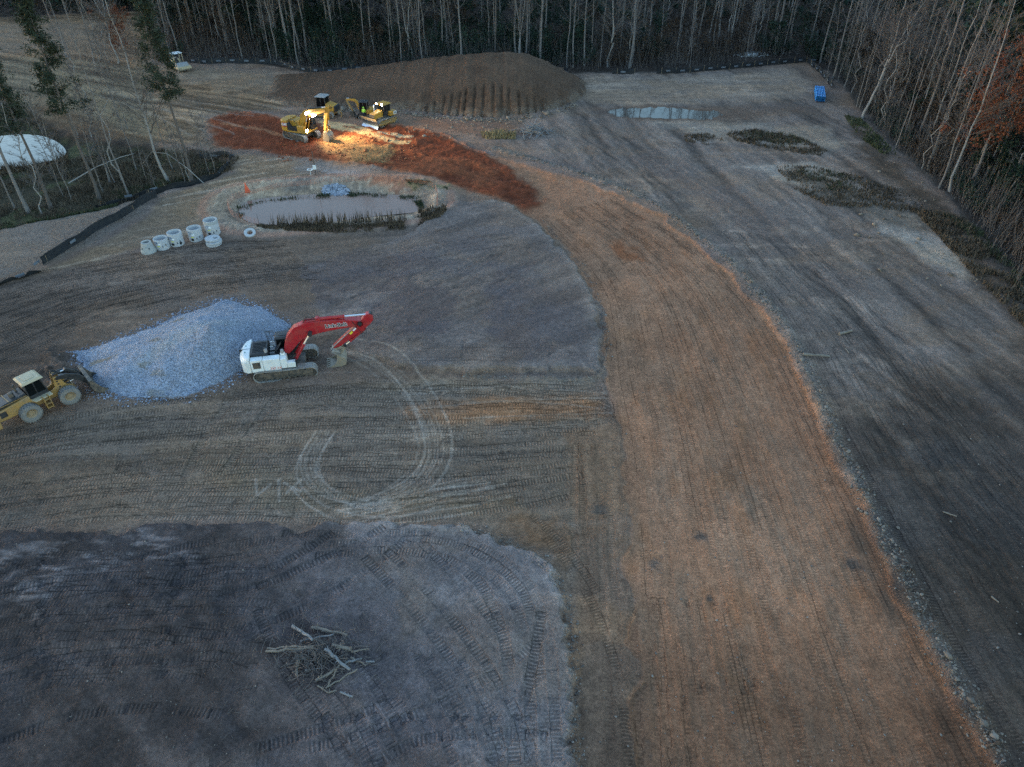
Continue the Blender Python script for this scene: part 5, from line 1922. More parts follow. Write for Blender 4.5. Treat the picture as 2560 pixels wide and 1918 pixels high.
x, y = P(535.3, 609.6)
z = zg(x, y)
flat_ring(x - .02, y, z, .78, 'bottom concrete ring of the stack in front of the tallest barrel', (.1, .05), .3, .24, (.0, .03))
flat_ring(x + .08, y - .05, z + .27, .8, 'middle concrete ring of the stack in front of the tallest barrel', (.1, .05), .3, .22, (.02, -.03))
flat_ring(x - .06, y + .06, z + .53, .76, 'top concrete ring of the stack, its round hole off centre', (.3, .05), .22, .2, (-.02, .03))
x, y = P(627, 592)
flat_ring(x, y, zg(x, y) + .12, .6, 'single concrete ring lying tilted alone right of the stack', (.02, 0), .3, .2, (.42, .12))

# ------------------------------------------------------------------ black silt fences on wooden stakes
def silt_fence(pts, label, h=.8, every=2.3, slump=0.0, prints=True, seed=1, stakes=True):
    rd = random.Random(seed)
    q = smooth_path([P(a * K, b * K) for a, b in pts], .8)
    t = thing('silt_fence', label, 'fence')
    m = MB()
    vv, ff = [], []
    n = len(q)
    for i, (x, y) in enumerate(q):
        a, b = q[max(i - 1, 0)], q[min(i + 1, n - 1)]
        d = Vector((b[0] - a[0], b[1] - a[1], 0)).normalized()
        nr = Vector((-d.y, d.x, 0))
        z = zg(x, y)
        sl = slump * (.5 + .5 * math.sin(i * 1.7 + seed)) + rd.random() * .06
        hh = h * (1 - .6 * sl)
        o1 = Vector((x, y, z - .08)) + nr * .05 * math.sin(i * .9)
        o2 = Vector((x, y, z + hh * .55)) + nr * (.1 * math.sin(i * 1.3) + sl * .25)
        o3 = Vector((x, y, z + hh)) + nr * (.05 * math.sin(i * 2.1) + sl * .55)
        for p in (o1, o2, o3):
            vv += [p - nr * .012, p + nr * .012]
    for i in range(n - 1):
        for k in range(2):
            for s in (0, 1):
                a, b = i * 6 + k * 2 + s, i * 6 + k * 2 + 2 + s
                c, d_ = (i + 1) * 6 + k * 2 + 2 + s, (i + 1) * 6 + k * 2 + s
                ff.append((a, d_, c, b) if s == 0 else (a, b, c, d_))
        ff.append((i * 6 + 4, (i + 1) * 6 + 4, (i + 1) * 6 + 5, i * 6 + 5))
    m.add(vv, ff)
    f = obj('fabric', m, M['fabric'], t, ang=60)
    acc = 0.0
    last = -9
    cnt = 0
    for i in range(1, n):
        acc += math.dist(q[i], q[i - 1])
        if acc - last >= every and cnt < 95:
            last = acc
            cnt += 1
            x, y = q[i]
            a = q[i - 1]
            d = Vector((x - a[0], y - a[1], 0)).normalized()
            nr = Vector((-d.y, d.x, 0))
            z = zg(x, y)
            if stakes:
                m = MB()
                m.tube([Vector((x, y, z - .1)) - nr * .04, Vector((x + rd.uniform(-.05, .05), y, z + h * 1.12)) - nr * .04], .026, 4)
                obj('stake', m, M['stake'], t)
            if prints and i + 1 < n:
                c = Vector((x, y, z + h * .52)) + d * every * .5 - nr * .17
                m = MB()
                m.add([c - d * .42 - Vector((0, 0, .14)), c + d * .42 - Vector((0, 0, .14)), c + d * .42 + Vector((0, 0, .14)), c - d * .42 + Vector((0, 0, .14))], [(0, 1, 2, 3)])
                obj('print', m, M['print'], f)
    return t


silt_fence([(400, 134), (440, 138), (480, 137), (530, 136), (585, 135), (610, 139), (640, 149), (690, 157), (740, 155), (790, 152)], 'long black silt fence below the back trees left of the mound', 1.0, 2.4, .1, seed=2)
silt_fence([(1192, 150), (1208, 155), (1226, 160)], 'short black silt fence piece at the right foot of the mound', 1.0, 2.0, .1, seed=3)
silt_fence([(1322, 160), (1345, 161), (1370, 160)], 'isolated short black silt fence between the mound and the puddle', .9, 2.0, .1, seed=4)
silt_fence([(1418, 160), (1450, 158), (1490, 156), (1530, 153), (1575, 150), (1620, 146), (1665, 141), (1705, 137), (1742, 134), (1752, 142), (1764, 153), (1778, 166), (1790, 182), (1796, 190)], 'black silt fence along the back right edge, turning at the corner', .95, 2.4, .1, seed=5)
silt_fence([(430, 334), (475, 337), (496, 342), (497, 352), (492, 362), (478, 376), (455, 385), (425, 394), (380, 405), (335, 414), (300, 419), (262, 428), (228, 438), (205, 443)], 'curved sagging black silt fence round the marsh trees', .85, 2.4, .45, seed=6)
silt_fence([(340, 425), (315, 438), (290, 455), (268, 470), (240, 484), (210, 500), (180, 521), (155, 534), (125, 552), (104, 566), (94, 574)], 'straight black silt fence with printed panels above the manhole sections', .95, 2.3, .05, seed=7)
silt_fence([(88, 586), (66, 594), (40, 603), (15, 611), (-30, 622)], 'flattened black silt fence at the left edge of the photo', .45, 2.6, .9, seed=8, stakes=False)

# ------------------------------------------------------------------ blue pipes, stick piles, logs
PC = P(2041, 246)
t = thing('pipe_bundle', 'strapped bundle of bright blue plastic pipes at the right edge of the clearing', 'pipes', (PC[0] + .6, PC[1] + .6, zg(*PC)), R(-17))
rd = random.Random(3)
for j in range(4):
    for i in range(6):
        m = MB()
        x = (i - 2.5) * .25 + (.0 if j % 2 == 0 else .03)
        z = .2 + j * .205
        e = rd.uniform(-.08, .08)
        m.lathe([(.08, -3.05 + e), (.103, -3.05 + e), (.103, 2.75 + e), (.118, 2.8 + e), (.118, 3.05 + e), (.085, 3.05 + e)], 12, (x, 0, z), 'y')
        o = obj('pipe', m, M['pipe'], t)
        m = MB()
        m.lathe([(0, -2.95 + e), (.082, -2.95 + e)][::-1], 12, (x, 0, z), 'y')
        obj('bore', m, M['pipe_end'], o)
for yy in (-1.9, 0, 1.9):
    m = MB()
    m.bx(-.82, .82, yy - .05, yy + .05, .0, .09)
    obj('timber', m, M['stake'], t)
    m = MB()
    m.bx(-.79, .8, yy - .02, yy + .02, .94, .955)
    m.bx(-.79, -.775, yy - .02, yy + .02, .09, .94)
    m.bx(.785, .8, yy - .02, yy + .02, .09, .94)
    obj('strap', m, M['rubber'], t)


def log_mesh(a, b, r0, r1, seed, kink=.06, knots=2):
    rd = random.Random(seed)
    A, B = Vector(a), Vector(b)
    m = MB()
    n = 7
    L = (B - A).length
    pts, rr = [], []
    for i in range(n + 1):
        k = i / n
        p = A.lerp(B, k)
        if 0 < i < n:
            p += Vector((rd.uniform(-1, 1), rd.uniform(-1, 1), rd.uniform(-.5, .5))) * kink * min(L, 2) * .5
        pts.append(p)
        rr.append((r0 + (r1 - r0) * k) * rd.uniform(.88, 1.12))
    m.tube(pts, rr, 9)
    for _ in range(knots):
        i = rd.randint(1, n - 1)
        d = Vector((rd.uniform(-1, 1), rd.uniform(-1, 1), rd.uniform(-.2, 1))).normalized()
        m.tube([pts[i], pts[i] + d * r0 * rd.uniform(2, 4)], [rr[i] * .5, rr[i] * .2], 6)
    return m


zq = lambda a, b: (600 + a / 5.5225, 1500 + b / 5.5225)
LOGS = [((750, 440), (1040, 700), .1, .09, .1, .55, 'log_grey', 'bare grey log slanting down into the near brush pile from its upper left'),
        ((1010, 460), (1500, 575), .12, .08, .12, .2, 'log', 'thick pale log at the top of the near brush pile'),
        ((410, 750), (1060, 768), .06, .07, .1, .45, 'log', 'upper of the two long straight poles pointing left'),
        ((390, 795), (1080, 790), .08, .07, .1, .42, 'log', 'lower of the two long straight poles pointing left'),
        ((790, 840), (1050, 915), .09, .07, .1, .2, 'log', 'short brown log just below the two straight poles'),
        ((1210, 820), (1540, 1060), .1, .1, .55, .25, 'log_grey', 'thick blue-grey log running to the lower right of the near pile'),
        ((1300, 740), (1560, 790), .1, .14, .4, .3, 'log', 'brown stump log with roots on the right of the near pile'),
        ((1065, 1180), (1390, 1010), .1, .08, .1, .2, 'log', 'split pale log at the lower middle of the near pile'),
        ((1200, 1280), (1400, 1000), .06, .06, .08, .3, 'log', 'steep thin log below the thick blue-grey one'),
        ((1200, 1270), (1640, 1035), .05, .06, .07, .12, 'log', 'long thin bent pole at the bottom right of the near pile'),
        ((1090, 1240), (1240, 1340), .05, .04, .05, .05, 'log', 'small stick forming the pile lowest point'),
        ((1240, 1340), (1355, 1308), .06, .04, .06, .06, 'log', 'stubby stick touching the lowest stick of the pile'),
        ((1400, 1335), (1570, 1405), .06, .07, .06, .06, 'log_grey', 'loose grey log lying below the near pile'),
        ((835, 870), (800, 1115), .12, .08, .12, .1, 'log', 'brown rotten log upright in the lower left of the pile'),
        ((860, 665), (1320, 580), .06, .05, .2, .3, 'log_grey', 'thin grey pole crossing the upper part of the pile'),
        ((1470, 955), (1700, 880), .08, .05, .15, .15, 'log_grey', 'grey branch sticking out on the right of the near pile'),
        ((1550, 880), (1755, 965), .06, .04, .2, .08, 'log', 'rooty brown branch at the right tip of the near pile'),
        ((1750, 915), (1870, 915), .06, .05, .06, .06, 'log_grey', 'short grey stick lying furthest right of the pile'),
        ((1560, 815), (1810, 770), .07, .03, .3, .25, 'log', 'curved dark branch rising at the right of the pile'),
        ((920, 1040), (1150, 1005), .05, .03, .08, .1, 'log_grey', 'thin pale stick low in the middle of the pile'),
        ((1070, 830), (1070, 940), .08, .07, .35, .1, 'log_grey', 'short upright grey stub at the heart of the pile')]
for k, (a, b, r0, r1, z0, z1, mt, lab) in enumerate(LOGS):
    (xa, ya), (xb, yb) = P(*zq(*a)), P(*zq(*b))
    g0 = zg(xa, ya)
    o = obj('log', log_mesh((xa, ya, g0 + z0), (xb, yb, zg(xb, yb) + z1), r0 * .82, r1 * .75, k, .07, 5), M[mt], None, ang=50)
    tag(o, lab, 'log', 'logs of the near brush pile')
# thin twigs and root hairs in the same pile
rd = random.Random(21)
m = MB()
cx, cy = P(*zq(1150, 850))
for k in range(420):
    a = rd.random() * 6.28
    r_ = abs(rd.gauss(0, 1)) * .9
    x, y = cx + math.cos(a) * r_ * 1.7, cy + math.sin(a) * r_
    z = zg(x, y) + max(0, .5 - r_ * .3) * rd.random() + .03
    d = Vector((rd.uniform(-1, 1), rd.uniform(-1, 1), rd.uniform(-.1, .7))).normalized() * rd.uniform(.25, .9)
    p = Vector((x, y, z))
    q = p + d * .5 + Vector((rd.uniform(-.1, .1), rd.uniform(-.1, .1), .05))
    m.tube([p, q, p + d], [.022, .017, .007], 4, False)
for k in range(420):
    x, y = cx + rd.gauss(0, 3.2), cy + rd.gauss(0, 2.2)
    p = Vector((x, y, zg(x, y) + .02))
    d = Vector((rd.uniform(-1, 1), rd.uniform(-1, 1), rd.uniform(-.02, .1))).normalized() * rd.uniform(.1, .45)
    m.tube([p, p + d * .5 + Vector((0, 0, .02)), p + d], [.011, .009, .005], 4, False)
tag(obj('twigs', m, M['twig'], None), 'thin twigs and roots scattered in and around the near brush pile', 'twigs', kind='stuff')

# far heap of bleached sticks in front of the mound
cx, cy = P(1154 * K, 288 * K)
for k in range(58):
    a = rd.random() * 6.28
    r_ = abs(rd.gauss(0, .9))
    x, y = cx + math.cos(a) * r_ * 1.3, cy + math.sin(a) * r_ * 1.2
    z = zg(x, y) + max(.1, 1.25 - r_ * .75) * rd.uniform(.2, 1)
    d = Vector((rd.uniform(-1, 1), rd.uniform(-1, 1), rd.uniform(-.25, .75))).normalized() * rd.uniform(.7, 1.5)
    A, B = Vector((x, y, z)) - d, Vector((x, y, z)) + d
    A.z, B.z = max(A.z, zg(A.x, A.y) + .03), max(B.z, zg(B.x, B.y) + .03)
    o = obj('stick', log_mesh(A, B, rd.uniform(.04, .08), .03, 300 + k, .08, 1), M['log_grey'], None, ang=50)
    tag(o, 'bleached stick tangled in the far brush heap in front of the dark mound', 'stick', 'bleached sticks of the far heap')
for a, b, r_, lab in (((1733, 771), (1792, 770), .11, 'long straight log lying across the dark rut right of the road'),
                      ((1812, 723), (1840, 716), .13, 'thick pale log piece on the grey ground above the long log'),
                      ((1826, 752), (1834, 762), .05, 'small pale stick between the two logs right of the road'),
                      ((2036, 1107), (2066, 1118), .05, 'thin pale branch on the right-hand track-marked ground'),
                      ((2100, 570), (2112, 578), .08, 'short bleached stick on the pale soil by the right weeds'),
                      ((2140, 1290), (2156, 1303), .05, 'little branch lying on the grey soil near the lower right edge')):
    (xa, ya), (xb, yb) = P(a[0] * K, a[1] * K), P(b[0] * K, b[1] * K)
    o = obj('log', log_mesh((xa, ya, zg(xa, ya) + r_ * .8), (xb, yb, zg(xb, yb) + r_ * .8), r_, r_ * .8, int(a[0]), .03, 1), M['log'], None, ang=50)
    tag(o, lab, 'log')

# ------------------------------------------------------------------ loose stones
def rocks(name, pts, sizes, m, label, seed=1, flat=.65):
    """pts (n,2) ground points; one angular pebble mesh each, all in one object."""
    rg = np.random.default_rng(seed)
    bm = bmesh.new()
    bmesh.ops.create_icosphere(bm, subdivisions=1, radius=1)
    tv = np.array([v.co[:] for v in bm.verts])
    tf = np.array([[v.index for v in f.verts] for f in bm.faces])
    bm.free()
    n = len(pts)
    k = len(tv)
    jit = 1 + rg.normal(0, .22, (n, k, 1))
    v = tv[None] * jit * np.array(sizes)[:, None, None] * rg.uniform(.7, 1.3, (n, 1, 3)) * np.array([1, 1, flat])
    a = rg.uniform(0, 6.28, n)
    ca, sa = np.cos(a)[:, None], np.sin(a)[:, None]
    v = np.stack([v[..., 0] * ca - v[..., 1] * sa, v[..., 0] * sa + v[..., 1] * ca, v[..., 2]], -1)
    base = np.array([(x, y, zg(x, y) + s * .25) for (x, y), s in zip(pts, sizes)])
    v = (v + base[:, None]).reshape(-1, 3)
    f = (tf[None] + (np.arange(n) * k)[:, None, None]).reshape(-1, 3)
    o = obj_np(name, v, f, m)
    return tag(o, label, 'stones', kind='stuff')


def stone_mat(name, a, b_):
    m = bpy.data.materials.new(name)
    n, l, b = nodes_of(m)
    ge = n.new('ShaderNodeNewGeometry')
    mx = n.new('ShaderNodeMix'); mx.data_type = 'RGBA'
    mx.inputs['A'].default_value, mx.inputs['B'].default_value = (*a, 1), (*b_, 1)
    l.new(ge.outputs['Random Per Island'], mx.inputs['Factor'])
    l.new(mx.outputs['Result'], b.inputs['Base Color'])
    b.inputs['Roughness'].default_value = .9
    return m


rg = np.random.default_rng(5)
bp_ = smooth_path(BERM, .5)
pts, sz = [], []
for k in range(3000):
    i = rg.integers(0, len(bp_))
    x, y = bp_[i] + rg.normal(0, .38, 2)
    pts.append((x, y)); sz.append(min(.22, .025 + rg.exponential(.03)))
rocks('berm_rubble', pts, sz, stone_mat('berm_stone', (.1, .078, .06), (.24, .19, .15)), 'line of loose stones along the right edge of the haul road', 2)
pts, sz = [], []
for edge, n_ in (([(1172, 470), (1216, 525), (1264, 585), (1292, 640), (1307, 700), (1310, 765), (1296, 808), (1270, 818), (1200, 818), (1000, 813)], 350), ([(980, 1141), (1060, 1160), (1130, 1190), (1182, 1230), (1220, 1290), (1234, 1360), (1237, 1500), (1240, 1700)], 500)):
    q = smooth_path(D(edge), .5)
    for k in range(n_):
        i = rg.integers(0, len(q))
        pts.append(tuple(q[i] + rg.normal(0, .28, 2))); sz.append(min(.13, .02 + rg.exponential(.018)))
for k in range(1500):
    u, v = rg.uniform(0, 2212), rg.uniform(830, 1657)
    pts.append(P(u * K, v * K)); sz.append(min(.06, .012 + rg.exponential(.01)))
for k in range(900):
    u, v = rg.uniform(1300, 2212), rg.uniform(230, 1657)
    pts.append(P(u * K, v * K)); sz.append(min(.08, .015 + rg.exponential(.014)))
rocks('loose_pebbles', pts, sz, stone_mat('field_stone', (.09, .075, .065), (.25, .21, .18)), 'small loose stones strewn over the bare soil and pad edges', 3)
pts, sz = [], []
foot = smooth_path(D([(720, 242), (800, 236), (880, 243), (960, 255), (1040, 259), (1110, 256), (1180, 246), (1240, 228)]), .6)
for k in range(700):
    i = rg.integers(0, len(foot))
    x, y = foot[i] + rg.normal(0, .5, 2)
    pts.append((x, y - .3)); sz.append(min(.4, .06 + rg.exponential(.07)))
for k in range(260):
    pts.append(P(rg.uniform(880, 1130) * K, rg.uniform(255, 300) * K)); sz.append(min(.3, .05 + rg.exponential(.05)))
for k in range(300):
    pts.append(P(rg.uniform(1850, 2130) * K, rg.uniform(330, 620) * K)); sz.append(min(.25, .04 + rg.exponential(.05)))
rocks('mound_rubble', pts, sz, stone_mat('spoil_stone', (.11, .075, .05), (.25, .19, .14)), 'stones rolled down to the foot of the dark mound', 4)
pts, sz = [], []
for k in range(330):
    a_, q_ = rg.uniform(0, 6.28), rg.random() ** .5
    pts.append(P((724 + 29 * q_ * math.cos(a_)) * K, (407 + 7.5 * q_ * math.sin(a_)) * K)); sz.append(rg.uniform(.1, .24))
rocks('riprap', pts, sz, stone_mat('riprap_stone', (.14, .15, .18), (.42, .42, .46)), 'patch of blue-grey riprap stones on the far bank of the pond', 6)
pts, sz = [], []
for k in range(90):
    pts.append(P(rg.normal(1622, 17) * K, rg.uniform(109, 121) * K)); sz.append(min(.7, .12 + rg.exponential(.14)))
rocks('white_rubble', pts, sz, stone_mat('white_rubble', (.2, .18, .16), (.62, .6, .57)), 'pile of white broken rubble under the back right trees', 7)
pts, sz = [], []
gv = smooth_path(GRAVEL + GRAVEL[:1], .4)
for k in range(2600):
    i = rg.integers(0, len(gv))
    dd = gv[i] - np.array([gx, gy])
    pts.append(tuple(gv[i] + dd / np.hypot(*dd) * (abs(rg.normal(0, .55)) - .35) + rg.normal(0, .2, 2))); sz.append(min(.11, .022 + rg.exponential(.018)))
rocks('gravel_spill', pts, sz, stone_mat('spilled_stone', (.13, .15, .2), (.36, .39, .48)), 'crushed stone spilled round the edge of the gravel heap', 9)
pts, sz = [], []
for k in range(700):
    pts.append(P(rg.uniform(600, 900) * K, rg.uniform(285, 350) * K)); sz.append(min(.22, .04 + rg.exponential(.04)))
rocks('clay_clods', pts, sz, stone_mat('clay_clod', (.16, .04, .015), (.3, .1, .035)), 'red clay clods strewn round the digging excavator', 8)

# ------------------------------------------------------------------ pond fittings
x, y, z = on(683, 381)
t = thing('sampler_pole', 'thin dark pole with small white boxes behind the muddy pond', 'pole', (x, y, z))
m = MB(); m.tube([(0, 0, -.1), (0, 0, 3.0)], .05, 8); obj('pole', m, M['iron'], t)
m = MB(); m.bx(-.2, .2, -.14, -.03, .75, 1.3); obj('control_box', m, M['white'], t, bevel=.02)
m = MB(); m.prism([(-.95, .7), (-.3, .7), (-.3, .76), (-.95, .76)], -.3, .3); m.bx(-.66, -.6, -.03, .03, 0, .7); sp_ = obj('solar_panel', m, M['white'], t)
m = MB(); m.bx(-.82, -.43, -.2, .2, .762, .768); obj('cell', m, M['black'], sp_)
x, y, z = on(534, 416)
t = thing('safety_netting', 'orange plastic netting slumped on a stake at the left end of the pond', 'netting', (x, y, z))
m = MB(); m.tube([(0, 0, -.1), (-.05, 0, 1.35)], .03, 6); obj('stake', m, M['stake'], t)
m = MB()
m.add([(-.05, -.02, 1.3), (.32, -.1, 0), (-.2, -.16, 0), (-.05, .03, 1.3), (.38, .2, 0), (-.16, .18, 0), (.12, -.16, .6)], [(0, 2, 6), (0, 6, 1), (3, 4, 5), (0, 1, 4, 3), (0, 3, 5, 2), (1, 2, 5, 4), (6, 2, 1)])
obj('netting', m, M['orange'], t)
# plastic safety fence round the back and left of the pond
q = smooth_path(D([(560, 486), (520, 475), (500, 462), (494, 448), (505, 430), (540, 418), (600, 406), (680, 400), (700, 397), (760, 396), (820, 394), (880, 398), (930, 408), (945, 425), (945, 450)]), .5)
t = thing('safety_fence', 'faded orange plastic net fence on thin posts round the muddy pond', 'fence')
m = MB()
sl = lambda i: .75 + .25 * math.sin(i * .19) + .12 * math.sin(i * .53)
for k in range(6):
    for i in range(0, len(q) - 1):
        a, b = q[i], q[i + 1]
        m.tube([(a[0], a[1], zg(*a) + .08 + k * .17 * sl(i)), (b[0], b[1], zg(*b) + .08 + k * .17 * sl(i + 1))], .012, 3, False)
for i, a in enumerate(q):
    m.tube([(a[0], a[1], zg(*a)), (a[0], a[1], zg(*a) + .95 * sl(i))], .014, 3, False)
net = obj('net', m, mat('faded_orange_net', (.5, .2, .12), .8), t)
for i in range(0, len(q), 7):
    a = q[i]
    m = MB(); m.tube([(a[0], a[1], zg(*a) - .1), (a[0], a[1], zg(*a) + 1.3)], .022, 5)
    obj('post', m, M['iron'], t)

# ------------------------------------------------------------------ people
def person(name_loc, rz, label, seated=False):
    """One continuous skinned body with hands, plus hi-vis jacket, trousers and cap as clothing."""
    root = thing('person', label, 'person', name_loc, rz)
    if seated:
        J = {'pel': (0, 0, .55), 'sp': (-.03, 0, .8), 'ch': (-.02, 0, 1.02), 'nk': (0, 0, 1.14), 'hd': (.03, 0, 1.24), 'tp': (.03, 0, 1.36),
             'sl': (-.02, .19, 1.06), 'el': (.12, .25, .84), 'wl': (.34, .2, .86), 'sr': (-.02, -.19, 1.06), 'er': (.12, -.25, .84), 'wr': (.34, -.2, .86),
             'hl': (.05, .1, .53), 'kl': (.45, .12, .56), 'al': (.5, .12, .14), 'tl': (.66, .12, .08), 'hr': (.05, -.1, .53), 'kr': (.45, -.12, .56), 'ar': (.5, -.12, .14), 'tr': (.66, -.12, .08)}
    else:
        J = {'pel': (0, 0, .95), 'sp': (.02, 0, 1.15), 'ch': (.05, 0, 1.36), 'nk': (.07, 0, 1.49), 'hd': (.1, 0, 1.6), 'tp': (.1, 0, 1.73),
             'sl': (.05, .19, 1.42), 'el': (.06, .26, 1.14), 'wl': (.24, .22, 1.0), 'sr': (.05, -.19, 1.42), 'er': (.04, -.26, 1.14), 'wr': (.2, -.22, .97),
             'hl': (0, .1, .92), 'kl': (.05, .12, .5), 'al': (.0, .12, .09), 'tl': (.17, .13, .04), 'hr': (0, -.1, .92), 'kr': (.03, -.12, .5), 'ar': (-.05, -.12, .09), 'tr': (.12, -.13, .04)}
    E = [('pel', 'sp'), ('sp', 'ch'), ('ch', 'nk'), ('nk', 'hd'), ('hd', 'tp'), ('ch', 'sl'), ('sl', 'el'), ('el', 'wl'), ('ch', 'sr'), ('sr', 'er'), ('er', 'wr'),
         ('pel', 'hl'), ('hl', 'kl'), ('kl', 'al'), ('al', 'tl'), ('pel', 'hr'), ('hr', 'kr'), ('kr', 'ar'), ('ar', 'tr')]
    rad = {'pel': .13, 'sp': .125, 'ch': .14, 'nk': .06, 'hd': .1, 'tp': .07, 'sl': .07, 'el': .05, 'wl': .033, 'sr': .07, 'er': .05, 'wr': .033, 'hl': .09, 'kl': .065, 'al': .045, 'tl': .04, 'hr': .09, 'kr': .065, 'ar': .045, 'tr': .04}
    for s in 'lr':
        w = Vector(J['w' + s])
        e = Vector(J['e' + s])
        d = (w - e).normalized()
        sd = Vector((0, 1 if s == 'l' else -1, 0))
        up = d.cross(sd).normalized()
        J['p' + s] = tuple(w + d * .06)
        rad['p' + s] = .034
        E.append(('w' + s, 'p' + s))
        for k in range(4):
            J[f'f{s}{k}'] = tuple(w + d * (.125) + up * (k - 1.5) * .021)
            J[f'g{s}{k}'] = tuple(w + d * (.16 + .012 * (k in (1, 2))) + up * (k - 1.5) * .023 - sd * .03)
            rad[f'f{s}{k}'] = rad[f'g{s}{k}'] = .0095
            E += [('p' + s, f'f{s}{k}'), (f'f{s}{k}', f'g{s}{k}')]
        J['t1' + s] = tuple(w + d * .06 + up * .05)
        J['t2' + s] = tuple(w + d * .1 + up * .065)
        rad['t1' + s] = rad['t2' + s] = .011
        E += [('w' + s, 't1' + s), ('t1' + s, 't2' + s)]

    def skin(nm, keys, edges, mt, grow=1.0, parent=root, over=None):
        me = bpy.data.meshes.new(nm)
        idx = {k: i for i, k in enumerate(keys)}
        me.from_pydata([J[k] for k in keys], [(idx[a], idx[b]) for a, b in edges], [])
        o = bpy.data.objects.new(nm, me)
        COL.objects.link(o)
        o.parent = parent
        sk = o.modifiers.new('skin', 'SKIN')
        sk.use_smooth_shade = True
        for k, i in idx.items():
            r_ = (over or {}).get(k, rad[k] * grow)
            me.skin_vertices[0].data[i].radius = (r_, r_)
            me.skin_vertices[0].data[i].use_root = (i == 0)
        su = o.modifiers.new('sub', 'SUBSURF')
        su.levels = su.render_levels = 1
        me.materials.append(mt)
        return o
    body = skin('body', list(J), E, M['skin'])
    jk = ['ch', 'sp', 'pel', 'nk', 'sl', 'el', 'wl', 'sr', 'er', 'wr']
    skin('jacket', jk, [e for e in E if e[0] in jk and e[1] in jk], M['hivis'], 1.0, root, {'ch': .19, 'sp': .18, 'pel': .17, 'nk': .085, 'sl': .095, 'el': .072, 'wl': .055, 'sr': .095, 'er': .072, 'wr': .055})
    tk = ['pel', 'hl', 'kl', 'al', 'hr', 'kr', 'ar']
    skin('trousers', tk, [e for e in E if e[0] in tk and e[1] in tk], M['navy'], 1.2)
    for s in 'lr':
        m = MB()
        a, b = Vector(J['a' + s]), Vector(J['t' + s])
        m.tube([a + Vector((-.06, 0, .03)), a.lerp(b, .4), b], [.06, .058, .045], 10)
        m.tube([a + Vector((0, 0, -.03)), a + Vector((0, 0, .14))], [.06, .055], 10)
        obj('boot', m, M['rubber'], root)
    h = Vector(J['hd'])
    m = MB()
    m.lathe([(.125, .05), (.128, .1), (.1, .17), (.05, .2), (0, .205)], 16, (h.x - .01, h.y, h.z))
    m.slab([(h.x + .08, h.y - .09), (h.x + .19, h.y - .05), (h.x + .19, h.y + .05), (h.x + .08, h.y + .09)], h.z + .055, h.z + .07)
    obj('hard_hat', m, M['hivis'], root)
    m = MB()
    for s in (-1, 1):
        m.lathe([(0, -.012), (.018, -.012), (.018, .012), (0, .012)], 8, (h.x + .093, h.y + s * .036, h.z + .03), 'y')
    obj('eyes', m, M['black'], body)
    m = MB()
    m.tube([h + Vector((.09, 0, .03)), h + Vector((.125, 0, -.01)), h + Vector((.1, 0, -.02))], [.012, .018, .014], 8)
    for s in (-1, 1):
        m.tube([h + Vector((0, s * .1, .035)), h + Vector((0, s * .118, .0)), h + Vector((0, s * .1, -.03))], [.012, .02, .01], 8)
    obj('nose_and_ears', m, M['skin'], body)
    m = MB()
    m.tube([h + Vector((.094, -.03, -.045)), h + Vector((.102, 0, -.05)), h + Vector((.094, .03, -.045))], .008, 6)
    obj('mouth', m, mat('lips_' + ('seated' if seated else 'standing'), (.3, .12, .1), .5), body)
    return root


xp, yp = P(911, 299)
person((xp, yp, zg(xp, yp)), R(70), 'person in lime safety jacket and cap standing between small excavator and dozer blade')
person((-21.95 + math.cos(R(176)) * -.05 - math.sin(R(176)) * .24, 109.5 + math.sin(R(176)) * -.05 + math.cos(R(176)) * .24, zg(-21.95, 109.5) + .78), R(176), 'person in lime safety vest sitting inside the small excavator cab', True)

# ------------------------------------------------------------------ weeds and grass (nobody could count them)
def blades(name, boxes, m, label, seed=1, lean=.35):
    """boxes: (pixel outline of the 2212 view, count, height, width)."""
    rg = np.random.default_rng(seed)
    P0, H_, W_ = [], [], []
    for poly, n, h, w in boxes:
        q = np.array(D(poly))
        q = q.mean(0) + (q - q.mean(0)) * 1.12
        lo, hi = q.min(0), q.max(0)
        got = 0
        while got < n:
            c = rg.uniform(lo, hi, (n * 2, 2))
            ins = np.zeros(len(c), bool)
            for k in range(len(q)):
                (ax, ay), (bx_, by_) = q[k], q[(k + 1) % len(q)]
                if ay != by_:
                    ins ^= ((ay > c[:, 1]) != (by_ > c[:, 1])) & (c[:, 0] < (bx_ - ax) * (c[:, 1] - ay) / (by_ - ay) + ax)
            ins &= fbm(c[:, 0] / 2.2, c[:, 1] / 2.2, 77, 3) > rg.random(len(c)) * .34 + .3
            c = c[ins][:n - got]
            got += max(len(c), 1)
            P0 += [tuple(p) for p in c]
            H_ += list(h * rg.uniform(.4, 1.15, len(c)))
            W_ += [w] * len(c)
    n = len(P0)
    base = np.array([(x, y, zg(x, y) - .02) for x, y in P0])
    H_, W_ = np.array(H_), np.array(W_)
    a = rg.uniform(0, 6.28, n)
    side = np.stack([np.cos(a), np.sin(a), np.zeros(n)], -1) * W_[:, None]
    tilt = np.stack([rg.normal(0, lean, n) * H_, rg.normal(0, lean, n) * H_, H_], -1)
    v = np.stack([base - side, base + side, base + tilt * .55 + side * .7 + np.array([0, 0, .0]), base + tilt * .55 - side * .7, base + tilt + side * .1], 1).reshape(-1, 3)
    i = np.arange(n)[:, None] * 5
    f = np.concatenate([i + np.array([[0, 1, 2]]), i + np.array([[0, 2, 3]]), i + np.array([[3, 2, 4]])])
    o = obj_np(name, v, f, m)
    return tag(o, label, 'weeds', kind='stuff')


